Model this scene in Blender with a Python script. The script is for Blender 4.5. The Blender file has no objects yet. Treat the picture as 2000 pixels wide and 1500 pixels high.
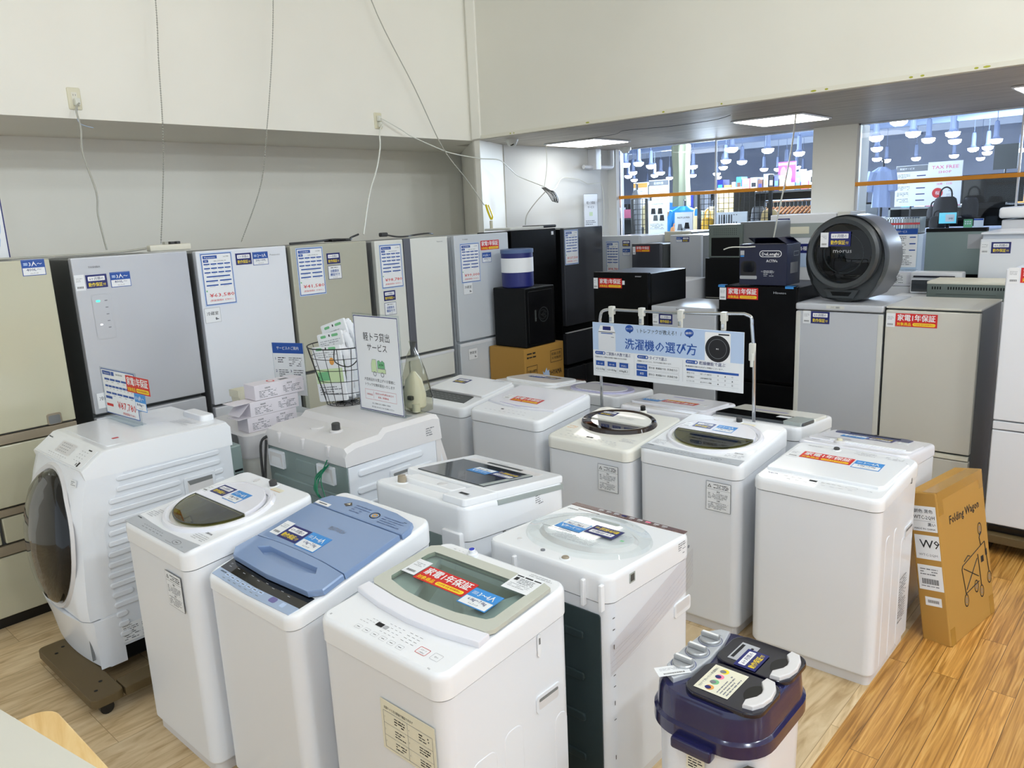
import bpy, bmesh, math, random
from mathutils import Vector, Matrix
random.seed(7)
PI = math.pi
S = bpy.context.scene
COL = S.collection

# ---------------------------------------------------------------- camera, view, light
cam_d = bpy.data.cameras.new('camera'); cam = bpy.data.objects.new('camera', cam_d); COL.objects.link(cam)
cam_d.sensor_width = 36.0; cam_d.lens = 1512.3/2000*36; cam_d.clip_start = 0.02; cam_d.clip_end = 200
pitch, roll, yaw = 0.21390186, -0.04563359, 0.74040569
fw = Vector((-math.sin(yaw)*math.cos(pitch), math.cos(yaw)*math.cos(pitch), -math.sin(pitch)))
r0 = Vector((math.cos(yaw), math.sin(yaw), 0)); u0 = r0.cross(fw)
rr_ = math.cos(roll)*r0 + math.sin(roll)*u0; uu_ = -math.sin(roll)*r0 + math.cos(roll)*u0
cam.matrix_world = Matrix(((rr_.x, uu_.x, -fw.x, 0), (rr_.y, uu_.y, -fw.y, 0), (rr_.z, uu_.z, -fw.z, 1.95), (0, 0, 0, 1)))
S.camera = cam
S.view_settings.view_transform = 'Standard'; S.view_settings.look = 'None'
S.view_settings.exposure = 0.1; S.view_settings.gamma = 1.0
try: S.view_settings.use_curve_mapping = False
except Exception: pass
w = bpy.data.worlds.new('world'); S.world = w; w.use_nodes = True
w.node_tree.nodes['Background'].inputs[0].default_value = (0.82, 0.915, 1.0, 1); w.node_tree.nodes['Background'].inputs[1].default_value = 1.0

def area(x, y, z, sx, sy, power, col=(0.97, 0.985, 1.0), rot=(0, 0, 0)):
    l = bpy.data.lights.new('panel_light', 'AREA'); l.shape = 'RECTANGLE'; l.size = sx; l.size_y = sy
    l.energy = power; l.color = col
    o = bpy.data.objects.new('panel_light', l); o.location = (x, y, z); o.rotation_euler = rot; COL.objects.link(o)
def lamp(x, y, z, power, r, col):
    l = bpy.data.lights.new('room_and_fill_lamp', 'POINT'); l.energy = power; l.shadow_soft_size = r; l.color = col
    o = bpy.data.objects.new('room_and_fill_lamp', l); o.location = (x, y, z); COL.objects.link(o)
HALL_AND_FILL_LIGHTS = [(1.5, 4.2), (1.5, 2.6), (1.5, 1.0), (1.5, -0.8), (4.3, 3.4), (4.3, 0.4), (-1.0, 2.6), (-1.0, -0.2), (10.5, 4.0), (10.5, 0.5)]  # far pair and overhead pair: unseen fill added for recess wall and machine tops
for (x, y) in HALL_AND_FILL_LIGHTS:
    lamp(x, y, 3.98, 78 if 0 < x < 2 else (235 if x > 9 else 28), 0.1, (0.83, 0.925, 1.0))
for (x, y) in [(-4, 12), (-9, 16), (-13, 22), (-3.5, 20), (0, 14), (-5, 9.5)]:
    lamp(x, y, 2.7, 700, 0.3, (0.8, 0.88, 1.0))  # unseen fill points added to brighten the shop hall and its ceiling

# ---------------------------------------------------------------- materials
def lin(c):
    return tuple(((x/255)/12.92 if x/255 <= 0.04045 else ((x/255+0.055)/1.055)**2.4) for x in c)
MATS = {}
def mat(name, rgb, rough=0.5, metal=0.0, emit=0.0, coat=0.0, trans=0.0, spec=0.5, alpha=1.0):
    if name in MATS: return MATS[name]
    m = bpy.data.materials.new(name); m.use_nodes = True
    b = m.node_tree.nodes['Principled BSDF']; c = lin(rgb)+(1,)
    b.inputs['Base Color'].default_value = c; b.inputs['Roughness'].default_value = rough
    b.inputs['Metallic'].default_value = metal; b.inputs['Coat Weight'].default_value = coat
    b.inputs['Specular IOR Level'].default_value = spec
    b.inputs['Transmission Weight'].default_value = trans
    if alpha < 1: b.inputs['Alpha'].default_value = alpha
    if emit:
        b.inputs['Emission Color'].default_value = c; b.inputs['Emission Strength'].default_value = emit
    if rough > 0.2 and not emit and metal < 0.5 and alpha == 1 and not name.startswith('ink'):
        n = m.node_tree.nodes; l = m.node_tree.links
        tc = n.new('ShaderNodeTexCoord'); no = n.new('ShaderNodeTexNoise'); no.inputs['Scale'].default_value = 9
        no.inputs['Detail'].default_value = 3
        mr = n.new('ShaderNodeMapRange'); mr.inputs['To Min'].default_value = rough*0.97; mr.inputs['To Max'].default_value = min(1, rough*1.03)
        l.new(tc.outputs['Object'], no.inputs['Vector']); l.new(no.outputs['Fac'], mr.inputs['Value']); l.new(mr.outputs['Result'], b.inputs['Roughness'])
    MATS[name] = m; return m
mat('white', (232, 235, 240), 0.28, coat=0.25)
mat('white_top', (241, 243, 246), 0.22, coat=0.3)
mat('white_lilac', (236, 236, 243), 0.2, coat=0.3)
mat('warm_white', (240, 239, 230), 0.2, coat=0.4)
mat('ivory', (226, 222, 205), 0.4)
mat('side_white', (224, 228, 234), 0.3, coat=0.1)
mat('cover_grey', (216, 214, 214), 0.35)
mat('rear_grey', (138, 154, 151), 0.38, metal=0.35)
mat('rear_dark', (52, 66, 68), 0.35, metal=0.3)
mat('dark', (11, 12, 13), 0.45, spec=0.2)
mat('black_plastic', (12, 12, 14), 0.3)
mat('black_gloss', (7, 8, 10), 0.08, coat=0.2, spec=0.4)
mat('fridge_black', (5, 5, 6), 0.25, spec=0.15)
mat('film', (240, 238, 220), 0.2)
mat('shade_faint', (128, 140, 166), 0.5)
mat('grey_door', (64, 66, 72), 0.16, coat=0.5)
mat('silver_panel', (188, 192, 197), 0.35, metal=0.2)
mat('silver_knob', (176, 178, 180), 0.3, metal=0.4)
mat('fridge_silver', (196, 198, 203), 0.26, metal=0.2, coat=0.5)
mat('fridge_silver2', (198, 201, 206), 0.36, metal=0.15)
mat('fridge_cream', (196, 193, 168), 0.16, coat=0.5)
mat('fridge_champ', (188, 187, 170), 0.22, metal=0.1, coat=0.4)
mat('fridge_white', (229, 232, 238), 0.2, coat=0.3)
mat('fridge_pearl', (226, 227, 220), 0.22, coat=0.4)
mat('fridge_ice', (206, 211, 216), 0.3, coat=0.2)
mat('fridge_beige', (206, 203, 192), 0.35)
mat('fridge_side', (120, 122, 122), 0.45)
mat('fridge_side_dark', (66, 70, 70), 0.45)
mat('bronze', (160, 148, 128), 0.35, metal=0.3)
mat('strip_grey', (112, 114, 122), 0.3, metal=0.3)
mat('chrome', (205, 208, 212), 0.12, metal=1.0)
mat('lid_blue', (128, 152, 190), 0.16, coat=0.4)
mat('lid_blue_dark', (84, 106, 146), 0.3)
mat('panel_blue', (160, 178, 204), 0.35)
mat('navy_plastic', (27, 27, 70), 0.16, coat=0.5)
mat('navy_lid', (12, 13, 34), 0.12, coat=0.5)
mat('navy_print', (38, 50, 100), 0.25)
mat('lilac', (196, 194, 226), 0.25, coat=0.3)
mat('purple', (110, 104, 160), 0.3)
mat('brown_panel', (104, 72, 62), 0.22, coat=0.4)
mat('brown_glass', (38, 24, 16), 0.07, coat=0.5)
mat('olive_glass', (92, 90, 62), 0.08, coat=0.5)
mat('grey_glass', (58, 62, 66), 0.08, coat=0.5)
mat('inner_grey', (160, 168, 165), 0.4)
mat('inner_dark', (40, 42, 42), 0.4)
mat('frost_frame', (196, 198, 186), 0.15, coat=0.5)
mat('kraft', (178, 134, 60), 0.7)
mat('kraft_side', (160, 120, 56), 0.7)
mat('kraft_top', (205, 170, 100), 0.6)
mat('kraft_tape', (168, 126, 52), 0.25)
mat('carton_white', (232, 226, 232), 0.5)
mat('carton_navy', (20, 24, 52), 0.35)
mat('pine', (226, 186, 120), 0.4)
mat('dolly_wood', (92, 76, 46), 0.6)
mat('paper', (236, 238, 240), 0.45)
mat('ink', (20, 20, 24), 0.6); mat('ink_grey', (120, 122, 126), 0.6); mat('ink_light', (176, 178, 182), 0.6)
mat('ink_red', (206, 44, 44), 0.5); mat('ink_white', (240, 240, 240), 0.5); mat('ink_lilac', (176, 172, 214), 0.5)
mat('red', (206, 32, 30), 0.4); mat('yellow', (250, 222, 40), 0.4)
mat('ink_navy', (24, 32, 104), 0.4); mat('ink_blue', (28, 78, 160), 0.4); mat('ink_sky', (58, 142, 214), 0.4); mat('ink_pale', (186, 206, 234), 0.45)
mat('ink_green', (120, 190, 135), 0.4); mat('ink_palegreen', (206, 226, 178), 0.5); mat('ink_orange', (226, 160, 80), 0.5)
mat('ink_pink', (240, 130, 160), 0.5); mat('ink_magenta', (170, 70, 170), 0.5); mat('ink_cream', (232, 228, 206), 0.5)
mat('cord_grey', (176, 174, 162), 0.5); mat('cord_dark', (58, 58, 58), 0.5); mat('cord_white', (226, 226, 214), 0.5)
mat('cord_green', (20, 120, 84), 0.4); mat('cord_yellow', (170, 170, 50), 0.4); mat('blue_tie', (40, 60, 190), 0.4)
mat('outlet', (222, 216, 188), 0.4)
mat('yellow_tie', (232, 210, 30), 0.3)
mat('orange', (232, 148, 22), 0.4)
mat('wire_black', (14, 14, 14), 0.45)
mat('morus_grey', (58, 62, 64), 0.35); mat('morus_side', (104, 106, 110), 0.35)
mat('case_grey', (112, 122, 116), 0.4, metal=0.3)
mat('tan', (196, 168, 112), 0.6); mat('tee_blue', (30, 130, 196), 0.7); mat('olive_cloth', (120, 122, 100), 0.8)
mat('dress_blue', (160, 176, 214), 0.8); mat('cream_cloth', (222, 206, 160), 0.8); mat('mustard', (216, 164, 44), 0.7)
mat('wood_hanger', (184, 124, 66), 0.5); mat('cloth_black', (22, 22, 26), 0.8); mat('cloth_grey', (110, 110, 112), 0.8)
mat('screen_cyan', (110, 196, 214), 0.3, emit=0.7); mat('led_green', (60, 240, 170), 0.3, emit=2.0); mat('led_white', (240, 250, 255), 0.3, emit=2.0)
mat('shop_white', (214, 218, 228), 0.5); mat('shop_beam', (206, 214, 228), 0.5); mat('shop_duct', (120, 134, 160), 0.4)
mat('lamp_glow', (250, 250, 255), 0.5, emit=30.0); mat('lamp_warm', (255, 190, 90), 0.5, emit=10.0)
mat('panel_glow', (255, 252, 244), 0.5, emit=5.5)
mat('shade_white', (226, 228, 232), 0.4)
mat('camera_white', (214, 214, 206), 0.4)
mat('grey_top', (206, 203, 190), 0.4); mat('slipcover', (216, 214, 196), 0.3)

def glassmat(name, tint, refl_rough=0.02, clear=1.0):
    m = bpy.data.materials.new(name); m.use_nodes = True; n = m.node_tree.nodes; l = m.node_tree.links
    n.remove(n['Principled BSDF']); out = n['Material Output']
    t = n.new('ShaderNodeBsdfTransparent'); t.inputs[0].default_value = lin(tint)+(1,)
    g = n.new('ShaderNodeBsdfGlossy'); g.inputs['Roughness'].default_value = refl_rough
    f = n.new('ShaderNodeFresnel'); f.inputs[0].default_value = 1.5
    ge = n.new('ShaderNodeNewGeometry'); mm = n.new('ShaderNodeMath'); mm.operation = 'SUBTRACT'; mm.use_clamp = True
    l.new(f.outputs[0], mm.inputs[0]); l.new(ge.outputs['Backfacing'], mm.inputs[1])
    mx = n.new('ShaderNodeMixShader'); l.new(mm.outputs[0], mx.inputs[0]); l.new(t.outputs[0], mx.inputs[1]); l.new(g.outputs[0], mx.inputs[2])
    l.new(mx.outputs[0], out.inputs[0]); MATS[name] = m; return m
glassmat('pane', (236, 242, 246)); glassmat('lid_clear', (224, 232, 229)); glassmat('lid_smoke', (190, 188, 152)); glassmat('acrylic', (240, 244, 246))
glassmat('bag_film', (232, 232, 222), 0.15); glassmat('lid_faint', (247, 250, 250)); glassmat('wrap', (252, 252, 253), 0.12); glassmat('door_smoke', (120, 126, 130))

def nodes_mat(name):
    m = bpy.data.materials.new(name); m.use_nodes = True; MATS[name] = m
    return m, m.node_tree.nodes, m.node_tree.links, m.node_tree.nodes['Principled BSDF']
def ramp(n, stops):
    r = n.new('ShaderNodeValToRGB'); e = r.color_ramp.elements
    while len(e) < len(stops): e.new(0.5)
    for i, (p, c) in enumerate(stops): e[i].position = p; e[i].color = lin(c)+(1,)
    return r
def wall_mat(name, c, var=4, rough=0.6):
    m, n, l, b = nodes_mat(name); tc = n.new('ShaderNodeTexCoord'); no = n.new('ShaderNodeTexNoise'); no.inputs['Scale'].default_value = 0.8
    no.inputs['Detail'].default_value = 4
    r = ramp(n, [(0.3, tuple(x-var for x in c)), (0.7, tuple(min(255, x+var) for x in c))])
    l.new(tc.outputs['Object'], no.inputs['Vector']); l.new(no.outputs['Fac'], r.inputs[0]); l.new(r.outputs[0], b.inputs['Base Color'])
    b.inputs['Roughness'].default_value = rough
    n2 = n.new('ShaderNodeTexNoise'); n2.inputs['Scale'].default_value = 160; bp = n.new('ShaderNodeBump'); bp.inputs['Strength'].default_value = 0.04
    l.new(tc.outputs['Object'], n2.inputs['Vector']); l.new(n2.outputs['Fac'], bp.inputs['Height']); l.new(bp.outputs[0], b.inputs['Normal'])
wall_mat('wall_paint', (243, 240, 229)); wall_mat('wall_bulkhead', (230, 227, 214)); wall_mat('wall_white', (232, 232, 228)); wall_mat('ceiling_paint', (235, 235, 230))
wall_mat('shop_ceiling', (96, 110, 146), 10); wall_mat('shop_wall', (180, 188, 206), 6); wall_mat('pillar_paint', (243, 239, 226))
def wood_mat(name, cols, plank_l, plank_w, rot, grain, rough=0.35, joint=0.75):
    m, n, l, b = nodes_mat(name); tc = n.new('ShaderNodeTexCoord'); mp = n.new('ShaderNodeMapping'); mp.inputs['Rotation'].default_value = (0, 0, rot)
    br = n.new('ShaderNodeTexBrick'); br.inputs['Scale'].default_value = 1.0; br.inputs['Brick Width'].default_value = plank_l; br.inputs['Row Height'].default_value = plank_w
    br.inputs['Mortar Size'].default_value = 0.0012; br.inputs['Color1'].default_value = (0, 0, 0, 1); br.inputs['Color2'].default_value = (1, 1, 1, 1)
    br.inputs['Mortar'].default_value = (0.5, 0.5, 0.5, 1); br.offset = 0.37
    l.new(tc.outputs['Object'], mp.inputs[0]); l.new(mp.outputs[0], br.inputs['Vector'])
    sc = n.new('ShaderNodeMapping'); sc.inputs['Scale'].default_value = grain
    ad = n.new('ShaderNodeVectorMath'); ad.operation = 'MULTIPLY_ADD'; ad.inputs[1].default_value = (3.1, 5.7, 1.3)
    l.new(br.outputs['Color'], ad.inputs[0]); l.new(mp.outputs[0], ad.inputs[2]); l.new(ad.outputs[0], sc.inputs[0])
    no = n.new('ShaderNodeTexNoise'); no.inputs['Scale'].default_value = 2.2; no.inputs['Detail'].default_value = 6; no.inputs['Distortion'].default_value = 1.6
    l.new(sc.outputs[0], no.inputs['Vector'])
    r = ramp(n, cols); l.new(no.outputs['Fac'], r.inputs[0])
    tone = n.new('ShaderNodeMapRange'); tone.inputs['To Min'].default_value = 0.84; tone.inputs['To Max'].default_value = 1.08; l.new(br.outputs['Color'], tone.inputs['Value'])
    hsv = n.new('ShaderNodeHueSaturation'); l.new(tone.outputs[0], hsv.inputs['Value']); l.new(r.outputs[0], hsv.inputs['Color'])
    mx = n.new('ShaderNodeMix'); mx.data_type = 'RGBA'; l.new(br.outputs['Fac'], mx.inputs[0]); l.new(hsv.outputs[0], mx.inputs[6])
    mx.inputs[7].default_value = lin(tuple(int(c*joint) for c in cols[0][1]))+(1,); l.new(mx.outputs[2], b.inputs['Base Color'])
    b.inputs['Roughness'].default_value = rough
wood_mat('floor_light', [(0.3, (180, 150, 106)), (0.5, (212, 186, 144)), (0.72, (228, 206, 168))], 0.9, 0.3, PI/2, (1.4, 8, 1), 0.35, 0.85)
wood_mat('floor_oak', [(0.25, (132, 88, 34)), (0.42, (176, 124, 56)), (0.55, (204, 150, 76)), (0.68, (220, 172, 100)), (0.85, (190, 138, 66))], 1.1, 0.1, PI/2, (0.9, 22, 1), 0.28)
wood_mat('pine_board', [(0.3, (226, 182, 112)), (0.5, (238, 200, 134)), (0.75, (246, 216, 156))], 3, 3, 0.3, (1.2, 12, 1), 0.35)
wood_mat('low_ceiling', [(0.25, (158, 150, 138)), (0.5, (184, 176, 163)), (0.75, (206, 199, 186))], 4, 4, 0, (0.6, 9, 1), 0.5)

# ---------------------------------------------------------------- mesh helpers
class Fr:
    def __init__(s, o, u, v, n=None):
        s.o = Vector(o); s.u = Vector(u).normalized(); s.v = Vector(v).normalized(); s.n = Vector(n).normalized() if n else s.u.cross(s.v)
    def p(s, a, b, h=0.0): return s.o + s.u*a + s.v*b + s.n*h
    def sub(s, a, b, ang=0.0, h=0.0):
        c, q = math.cos(ang), math.sin(ang)
        return Fr(s.p(a, b, h), s.u*c+s.v*q, s.v*c-s.u*q, s.n)
FLAT = Fr((0, 0, 0), (1, 0, 0), (0, 1, 0))
def rrect(cx, cy, w, h, r=0.0, n=4):
    if r <= 0: return [(cx-w/2, cy-h/2), (cx+w/2, cy-h/2), (cx+w/2, cy+h/2), (cx-w/2, cy+h/2)]
    o = []
    for (sx, sy, a0) in ((-1, -1, PI), (1, -1, 1.5*PI), (1, 1, 0), (-1, 1, PI/2)):
        for i in range(n+1):
            a = a0+PI/2*i/n; o.append((cx+sx*(w/2-r)+r*math.cos(a), cy+sy*(h/2-r)+r*math.sin(a)))
    return o
def ell(cx, cy, rx, ry, n=32, a0=0, a1=2*PI):
    full = abs(a1-a0) >= 2*PI-1e-6; k = n if full else n+1
    return [(cx+rx*math.cos(a0+(a1-a0)*i/n), cy+ry*math.sin(a0+(a1-a0)*i/n)) for i in range(k)]
def inset(pts, d):
    k = len(pts); o = []
    ar = sum(pts[i][0]*pts[(i+1) % k][1]-pts[(i+1) % k][0]*pts[i][1] for i in range(k)); sg = 1 if ar > 0 else -1
    for i in range(k):
        a, b, c = Vector(pts[i-1]), Vector(pts[i]), Vector(pts[(i+1) % k])
        e1 = (b-a); e2 = (c-b)
        if e1.length < 1e-9 or e2.length < 1e-9: o.append(tuple(b)); continue
        e1.normalize(); e2.normalize(); n1 = Vector((-e1.y, e1.x))*sg; n2 = Vector((-e2.y, e2.x))*sg
        m = n1+n2
        if m.length < 1e-6: m = n1
        m.normalize(); q = max(0.5, m.dot(n1)); o.append((b.x+m.x*d/q, b.y+m.y*d/q))
    return o
TXT = {}
def text_geo(s, bold):
    bold = 0; k = (s, bold)
    if k in TXT: return TXT[k]
    c = bpy.data.curves.new('t', 'FONT'); c.body = s; c.size = 1; c.resolution_u = 1; c.offset = 0.0
    o = bpy.data.objects.new('t', c); COL.objects.link(o)
    dg = bpy.context.evaluated_depsgraph_get(); m = bpy.data.meshes.new_from_object(o.evaluated_get(dg))
    vs = [(v.co.x, v.co.y) for v in m.vertices]; fs = [tuple(p.vertices) for p in m.polygons]
    bpy.data.objects.remove(o); bpy.data.curves.remove(c); bpy.data.meshes.remove(m)
    if vs:
        x0, x1 = min(v[0] for v in vs), max(v[0] for v in vs); y0, y1 = min(v[1] for v in vs), max(v[1] for v in vs)
    else: x0 = x1 = y0 = y1 = 0
    TXT[k] = (vs, fs, x0, x1, y0, y1); return TXT[k]
class MB:
    def __init__(s): s.v = []; s.f = []; s.fm = []; s.mats = []
    def mi(s, m):
        if m not in s.mats: s.mats.append(m)
        return s.mats.index(m)
    def add(s, vs, fs, m):
        k = len(s.v); s.v += [tuple(v) for v in vs]; i = s.mi(m)
        for f in fs: s.f.append(tuple(a+k for a in f)); s.fm.append(i)
        return s
    def box(s, x0, x1, y0, y1, z0, z1, m, bev=0.0, seg=2, F=None):
        if bev <= 0:
            vs = [(x, y, z) for z in (z0, z1) for y in (y0, y1) for x in (x0, x1)]
            fs = [(0, 2, 3, 1), (4, 5, 7, 6), (0, 1, 5, 4), (2, 6, 7, 3), (0, 4, 6, 2), (1, 3, 7, 5)]
        else:
            b = bmesh.new(); bmesh.ops.create_cube(b, size=1)
            bmesh.ops.scale(b, vec=(abs(x1-x0), abs(y1-y0), abs(z1-z0)), verts=b.verts)
            bmesh.ops.translate(b, vec=((x0+x1)/2, (y0+y1)/2, (z0+z1)/2), verts=b.verts)
            bmesh.ops.bevel(b, geom=list(b.edges), offset=bev, segments=seg, affect='EDGES', profile=0.5)
            b.verts.index_update(); vs = [tuple(v.co) for v in b.verts]; fs = [tuple(v.index for v in f.verts) for f in b.faces]; b.free()
        if F: vs = [F.p(*v) for v in vs]
        return s.add(vs, fs, m)
    def loft(s, rings, m, cap0=True, cap1=True, capm=None):
        k = len(rings[0]); vs = [p for r in rings for p in r]; fs = []
        for i in range(len(rings)-1):
            for j in range(k):
                a, b = i*k+j, i*k+(j+1) % k; fs.append((a, b, b+k, a+k))
        s.add(vs, fs, m)
        if cap0: s.add(rings[0], [tuple(reversed(range(k)))], m)
        if cap1: s.add(rings[-1], [tuple(range(k))], capm or m)
        return s
    def slab(s, F, pts, h0, h1, m, bev=0.0, capm=None):
        ar = sum(pts[i][0]*pts[(i+1) % len(pts)][1]-pts[(i+1) % len(pts)][0]*pts[i][1] for i in range(len(pts)))
        if ar < 0: pts = list(reversed(pts))
        R = [[F.p(a, b, h0) for a, b in pts]]
        if bev > 0:
            R.append([F.p(a, b, h1-bev) for a, b in pts]); q = inset(pts, bev*0.3); R.append([F.p(a, b, h1-bev*0.3) for a, b in q])
            q = inset(pts, bev); R.append([F.p(a, b, h1) for a, b in q])
        else: R.append([F.p(a, b, h1) for a, b in pts])
        return s.loft(R, m, True, True, capm)
    def poly(s, F, pts, m, lvl=1):
        ar = sum(pts[i][0]*pts[(i+1) % len(pts)][1]-pts[(i+1) % len(pts)][0]*pts[i][1] for i in range(len(pts)))
        if ar < 0: pts = list(reversed(pts))
        return s.add([F.p(a, b, lvl*0.0004) for a, b in pts], [tuple(range(len(pts)))], m)
    def rect(s, F, cx, cy, w, h, m, lvl=1): return s.poly(F, rrect(cx, cy, w, h), m, lvl)
    def ring(s, F, outer, inner, h, m):
        k = len(outer); return s.add([F.p(a, b, h) for a, b in outer]+[F.p(a, b, h) for a, b in inner], [(i, (i+1) % k, k+(i+1) % k, k+i) for i in range(k)], m)
    def frame(s, F, cx, cy, w, h, t, m, lvl=1): return s.ring(F, rrect(cx, cy, w, h), rrect(cx, cy, w-2*t, h-2*t), lvl*0.0004, m)
    def tube(s, pts, r, m, n=6, closed=False):
        pts = [Vector(p) for p in pts]; k = len(pts); rings = []; up = None
        for i, p in enumerate(pts):
            if closed: d = pts[(i+1) % k]-pts[i-1]
            else: d = pts[min(i+1, k-1)]-pts[max(i-1, 0)]
            if d.length < 1e-9: d = Vector((0, 0, 1))
            d.normalize()
            if up is None: up = Vector((0, 0, 1)) if abs(d.z) < 0.9 else Vector((1, 0, 0))
            a = (up-d*up.dot(d))
            if a.length < 1e-6: a = d.orthogonal()
            a.normalize(); up = a; b = d.cross(a); rad = r[i] if isinstance(r, (list, tuple)) else r
            rings.append([p+a*rad*math.cos(2*PI*j/n)+b*rad*math.sin(2*PI*j/n) for j in range(n)])
        if closed: rings.append(rings[0]); return s.loft(rings, m, False, False)
        return s.loft(rings, m)
    def cyl(s, F, cx, cy, r, h0, h1, m, n=24, r1=None, bev=0.0, capm=None):
        r1 = r if r1 is None else r1
        R = [[F.p(a, b, h0) for a, b in ell(cx, cy, r, r, n)]]
        if bev: R += [[F.p(a, b, h1-bev) for a, b in ell(cx, cy, r1, r1, n)], [F.p(a, b, h1) for a, b in ell(cx, cy, r1-bev, r1-bev, n)]]
        else: R.append([F.p(a, b, h1) for a, b in ell(cx, cy, r1, r1, n)])
        return s.loft(R, m, True, True, capm)
    def lathe(s, F, prof, m, n=24, cap=True, rx=1.0, ry=1.0, cx=0, cy=0):
        return s.loft([[F.p(a, b, h) for a, b in ell(cx, cy, r*rx, r*ry, n)] for r, h in prof], m, cap, cap)
    def text(s, F, t, cx, cy, size, m, lvl=2, bold=0.0, width=None, al='C', ang=0.0):
        vs, fs, x0, x1, y0, y1 = text_geo(t, bold)
        if not vs: return s
        k = size/0.93 if size else 1; kx = k
        if width: kx = width/max(1e-6, x1-x0)
        ox = {'C': (x0+x1)/2, 'L': x0, 'R': x1}[al]; oy = 0.38
        if ang: F = F.sub(cx, cy, ang); cx = cy = 0
        for q in ((0, 0, 0),) if bold < 0.004 else ((-bold, 0, 0), (bold, 0, 0.00008)) if bold < 0.018 else ((-bold, -bold*0.6, 0), (bold, bold*0.6, 0.00007), (bold, -bold*0.6, 0.00014), (-bold, bold*0.6, 0.00021)):
            s.add([F.p(cx+(x-ox+q[0]*0.6)*kx, cy+(y-oy+q[1]*0.6)*k, lvl*0.0004+q[2]) for x, y in vs], fs, m)
        return s
    def lines(s, F, x0, y1, wid, rows, pitch, m, lvl=2, th=None, fill=0.85, seed=1):
        rnd = random.Random(seed); th = th or pitch*0.45
        for r in range(rows):
            x = x0; y = y1-pitch*(r+0.5)
            end = x0+wid*(rnd.uniform(0.6, 1) if r % 3 == 2 else rnd.uniform(0.88, 1))
            while x < end:
                ww = rnd.uniform(0.6, 2.4)*pitch
                if rnd.random() < fill: s.rect(F, x+min(ww, end-x)/2, y, min(ww, end-x)*0.92, th*rnd.uniform(0.7, 1.1), m, lvl)
                x += ww*1.1
        return s
    def build(s, name, parent=None, smooth=True, wn=True, ang=35):
        me = bpy.data.meshes.new(name); me.from_pydata(s.v, [], s.f)
        for m in s.mats: me.materials.append(MATS[m])
        me.polygons.foreach_set('material_index', s.fm)
        if smooth:
            me.polygons.foreach_set('use_smooth', [True]*len(s.f)); me.update()
            me.set_sharp_from_angle(angle=math.radians(ang))
        me.update()
        o = bpy.data.objects.new(name, me); COL.objects.link(o)
        if parent: o.parent = parent
        if smooth and wn:
            md = o.modifiers.new('normals', 'WEIGHTED_NORMAL'); md.keep_sharp = True
        return o
def thing(name, label, cat, loc=(0, 0, 0), rz=0.0, group=None):
    o = bpy.data.objects.new(name, None); o.empty_display_size = 0.1; COL.objects.link(o); o.location = loc; o.rotation_euler = (0, 0, rz)
    return tag(o, label, cat, group)
def tag(o, label, cat, group=None):
    o['label'] = label; o['category'] = cat
    if group: o['group'] = group
    return o
def struct(o): o['kind'] = 'structure'; return o
def rad_poly(pts, c, ang):
    d = Vector((math.cos(ang), math.sin(ang))); best = None
    for i in range(len(pts)):
        a = Vector(pts[i])-c; b = Vector(pts[(i+1) % len(pts)])-c; e = b-a; den = d.x*e.y-d.y*e.x
        if abs(den) < 1e-12: continue
        t = (a.x*e.y-a.y*e.x)/den; q = (a.x*d.y-a.y*d.x)/den
        if t > 0 and -1e-6 <= q <= 1+1e-6 and (best is None or t > best): best = t
    return c+d*(best or 0.01)

# ---------------------------------------------------------------- printed stickers and tags (each a thin card of its own)
def card(w, h, F, m='paper', r=0.0, t=0.0008):
    b = MB(); b.slab(F, rrect(0, 0, w, h, r), 0.0002, t, m); return b, F.sub(0, 0, 0, t)
def st_blue(P, F, a, b, ang=0, w=0.11, name='warranty_sticker'):
    F = F.sub(a, b, ang); h = w*0.66; m, G = card(w, h, F, 'ink_navy')
    m.poly(G, rrect(0, h*0.2, w*0.8, h*0.33, h*0.05), 'ink_white', 1)
    m.text(G, '6ヶ月間の', 0, h*0.2, h*0.22, 'ink_navy', 2, 0.01, w*0.66)
    m.text(G, '動作保証', -w*0.07, -h*0.24, h*0.3, 'yellow', 1, 0.02, w*0.66); m.text(G, '付', w*0.35, -h*0.26, h*0.2, 'yellow', 1, 0.01)
    return m.build(name, P, False)
def st_red(P, F, a, b, ang=0, w=0.222, name='warranty_sticker'):
    F = F.sub(a, b, ang); h = w*0.345; m, G = card(w, h, F, 'red')
    m.text(G, '家電1年保証', 0, h*0.18, h*0.5, 'ink_white', 1, 0.035, w*0.9)
    m.text(G, '対象商品', -w*0.29, -h*0.31, h*0.25, 'yellow', 1, 0.02, w*0.34)
    m.poly(G, rrect(w*0.19, -h*0.31, w*0.54, h*0.24, h*0.11), 'yellow', 1)
    m.text(G, '中古家電 家電 販売業界No.1', w*0.19, -h*0.31, h*0.13, 'ink_red', 2, 0.01, w*0.48)
    return m.build(name, P, False)
def st_cap(P, F, a, b, t1, t2, ang=0, w=0.105, top='ink_blue', name='capacity_sticker'):
    F = F.sub(a, b, ang); h = w*0.76; m, G = card(w, h, F, top)
    m.rect(G, 0, 0, w*0.94, h*0.92, 'paper', 1); m.rect(G, 0, h*0.22, w*0.94, h*0.47, top, 2)
    m.text(G, t1, w*0.09, h*0.22, h*0.3, 'ink_white', 3, 0.02, w*0.56); m.rect(G, -w*0.33, h*0.22, w*0.18, h*0.16, 'ink_pale', 3)
    m.text(G, '目安', -w*0.33, h*0.22, h*0.12, top, 4)
    m.text(G, t2, 0, -h*0.13, h*0.2, 'ink_navy', 3, 0.01, w*0.64); m.text(G, 'トレファク', 0, -h*0.36, h*0.1, 'ink', 3, 0.01, w*0.32)
    return m.build(name, P, False)
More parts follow.
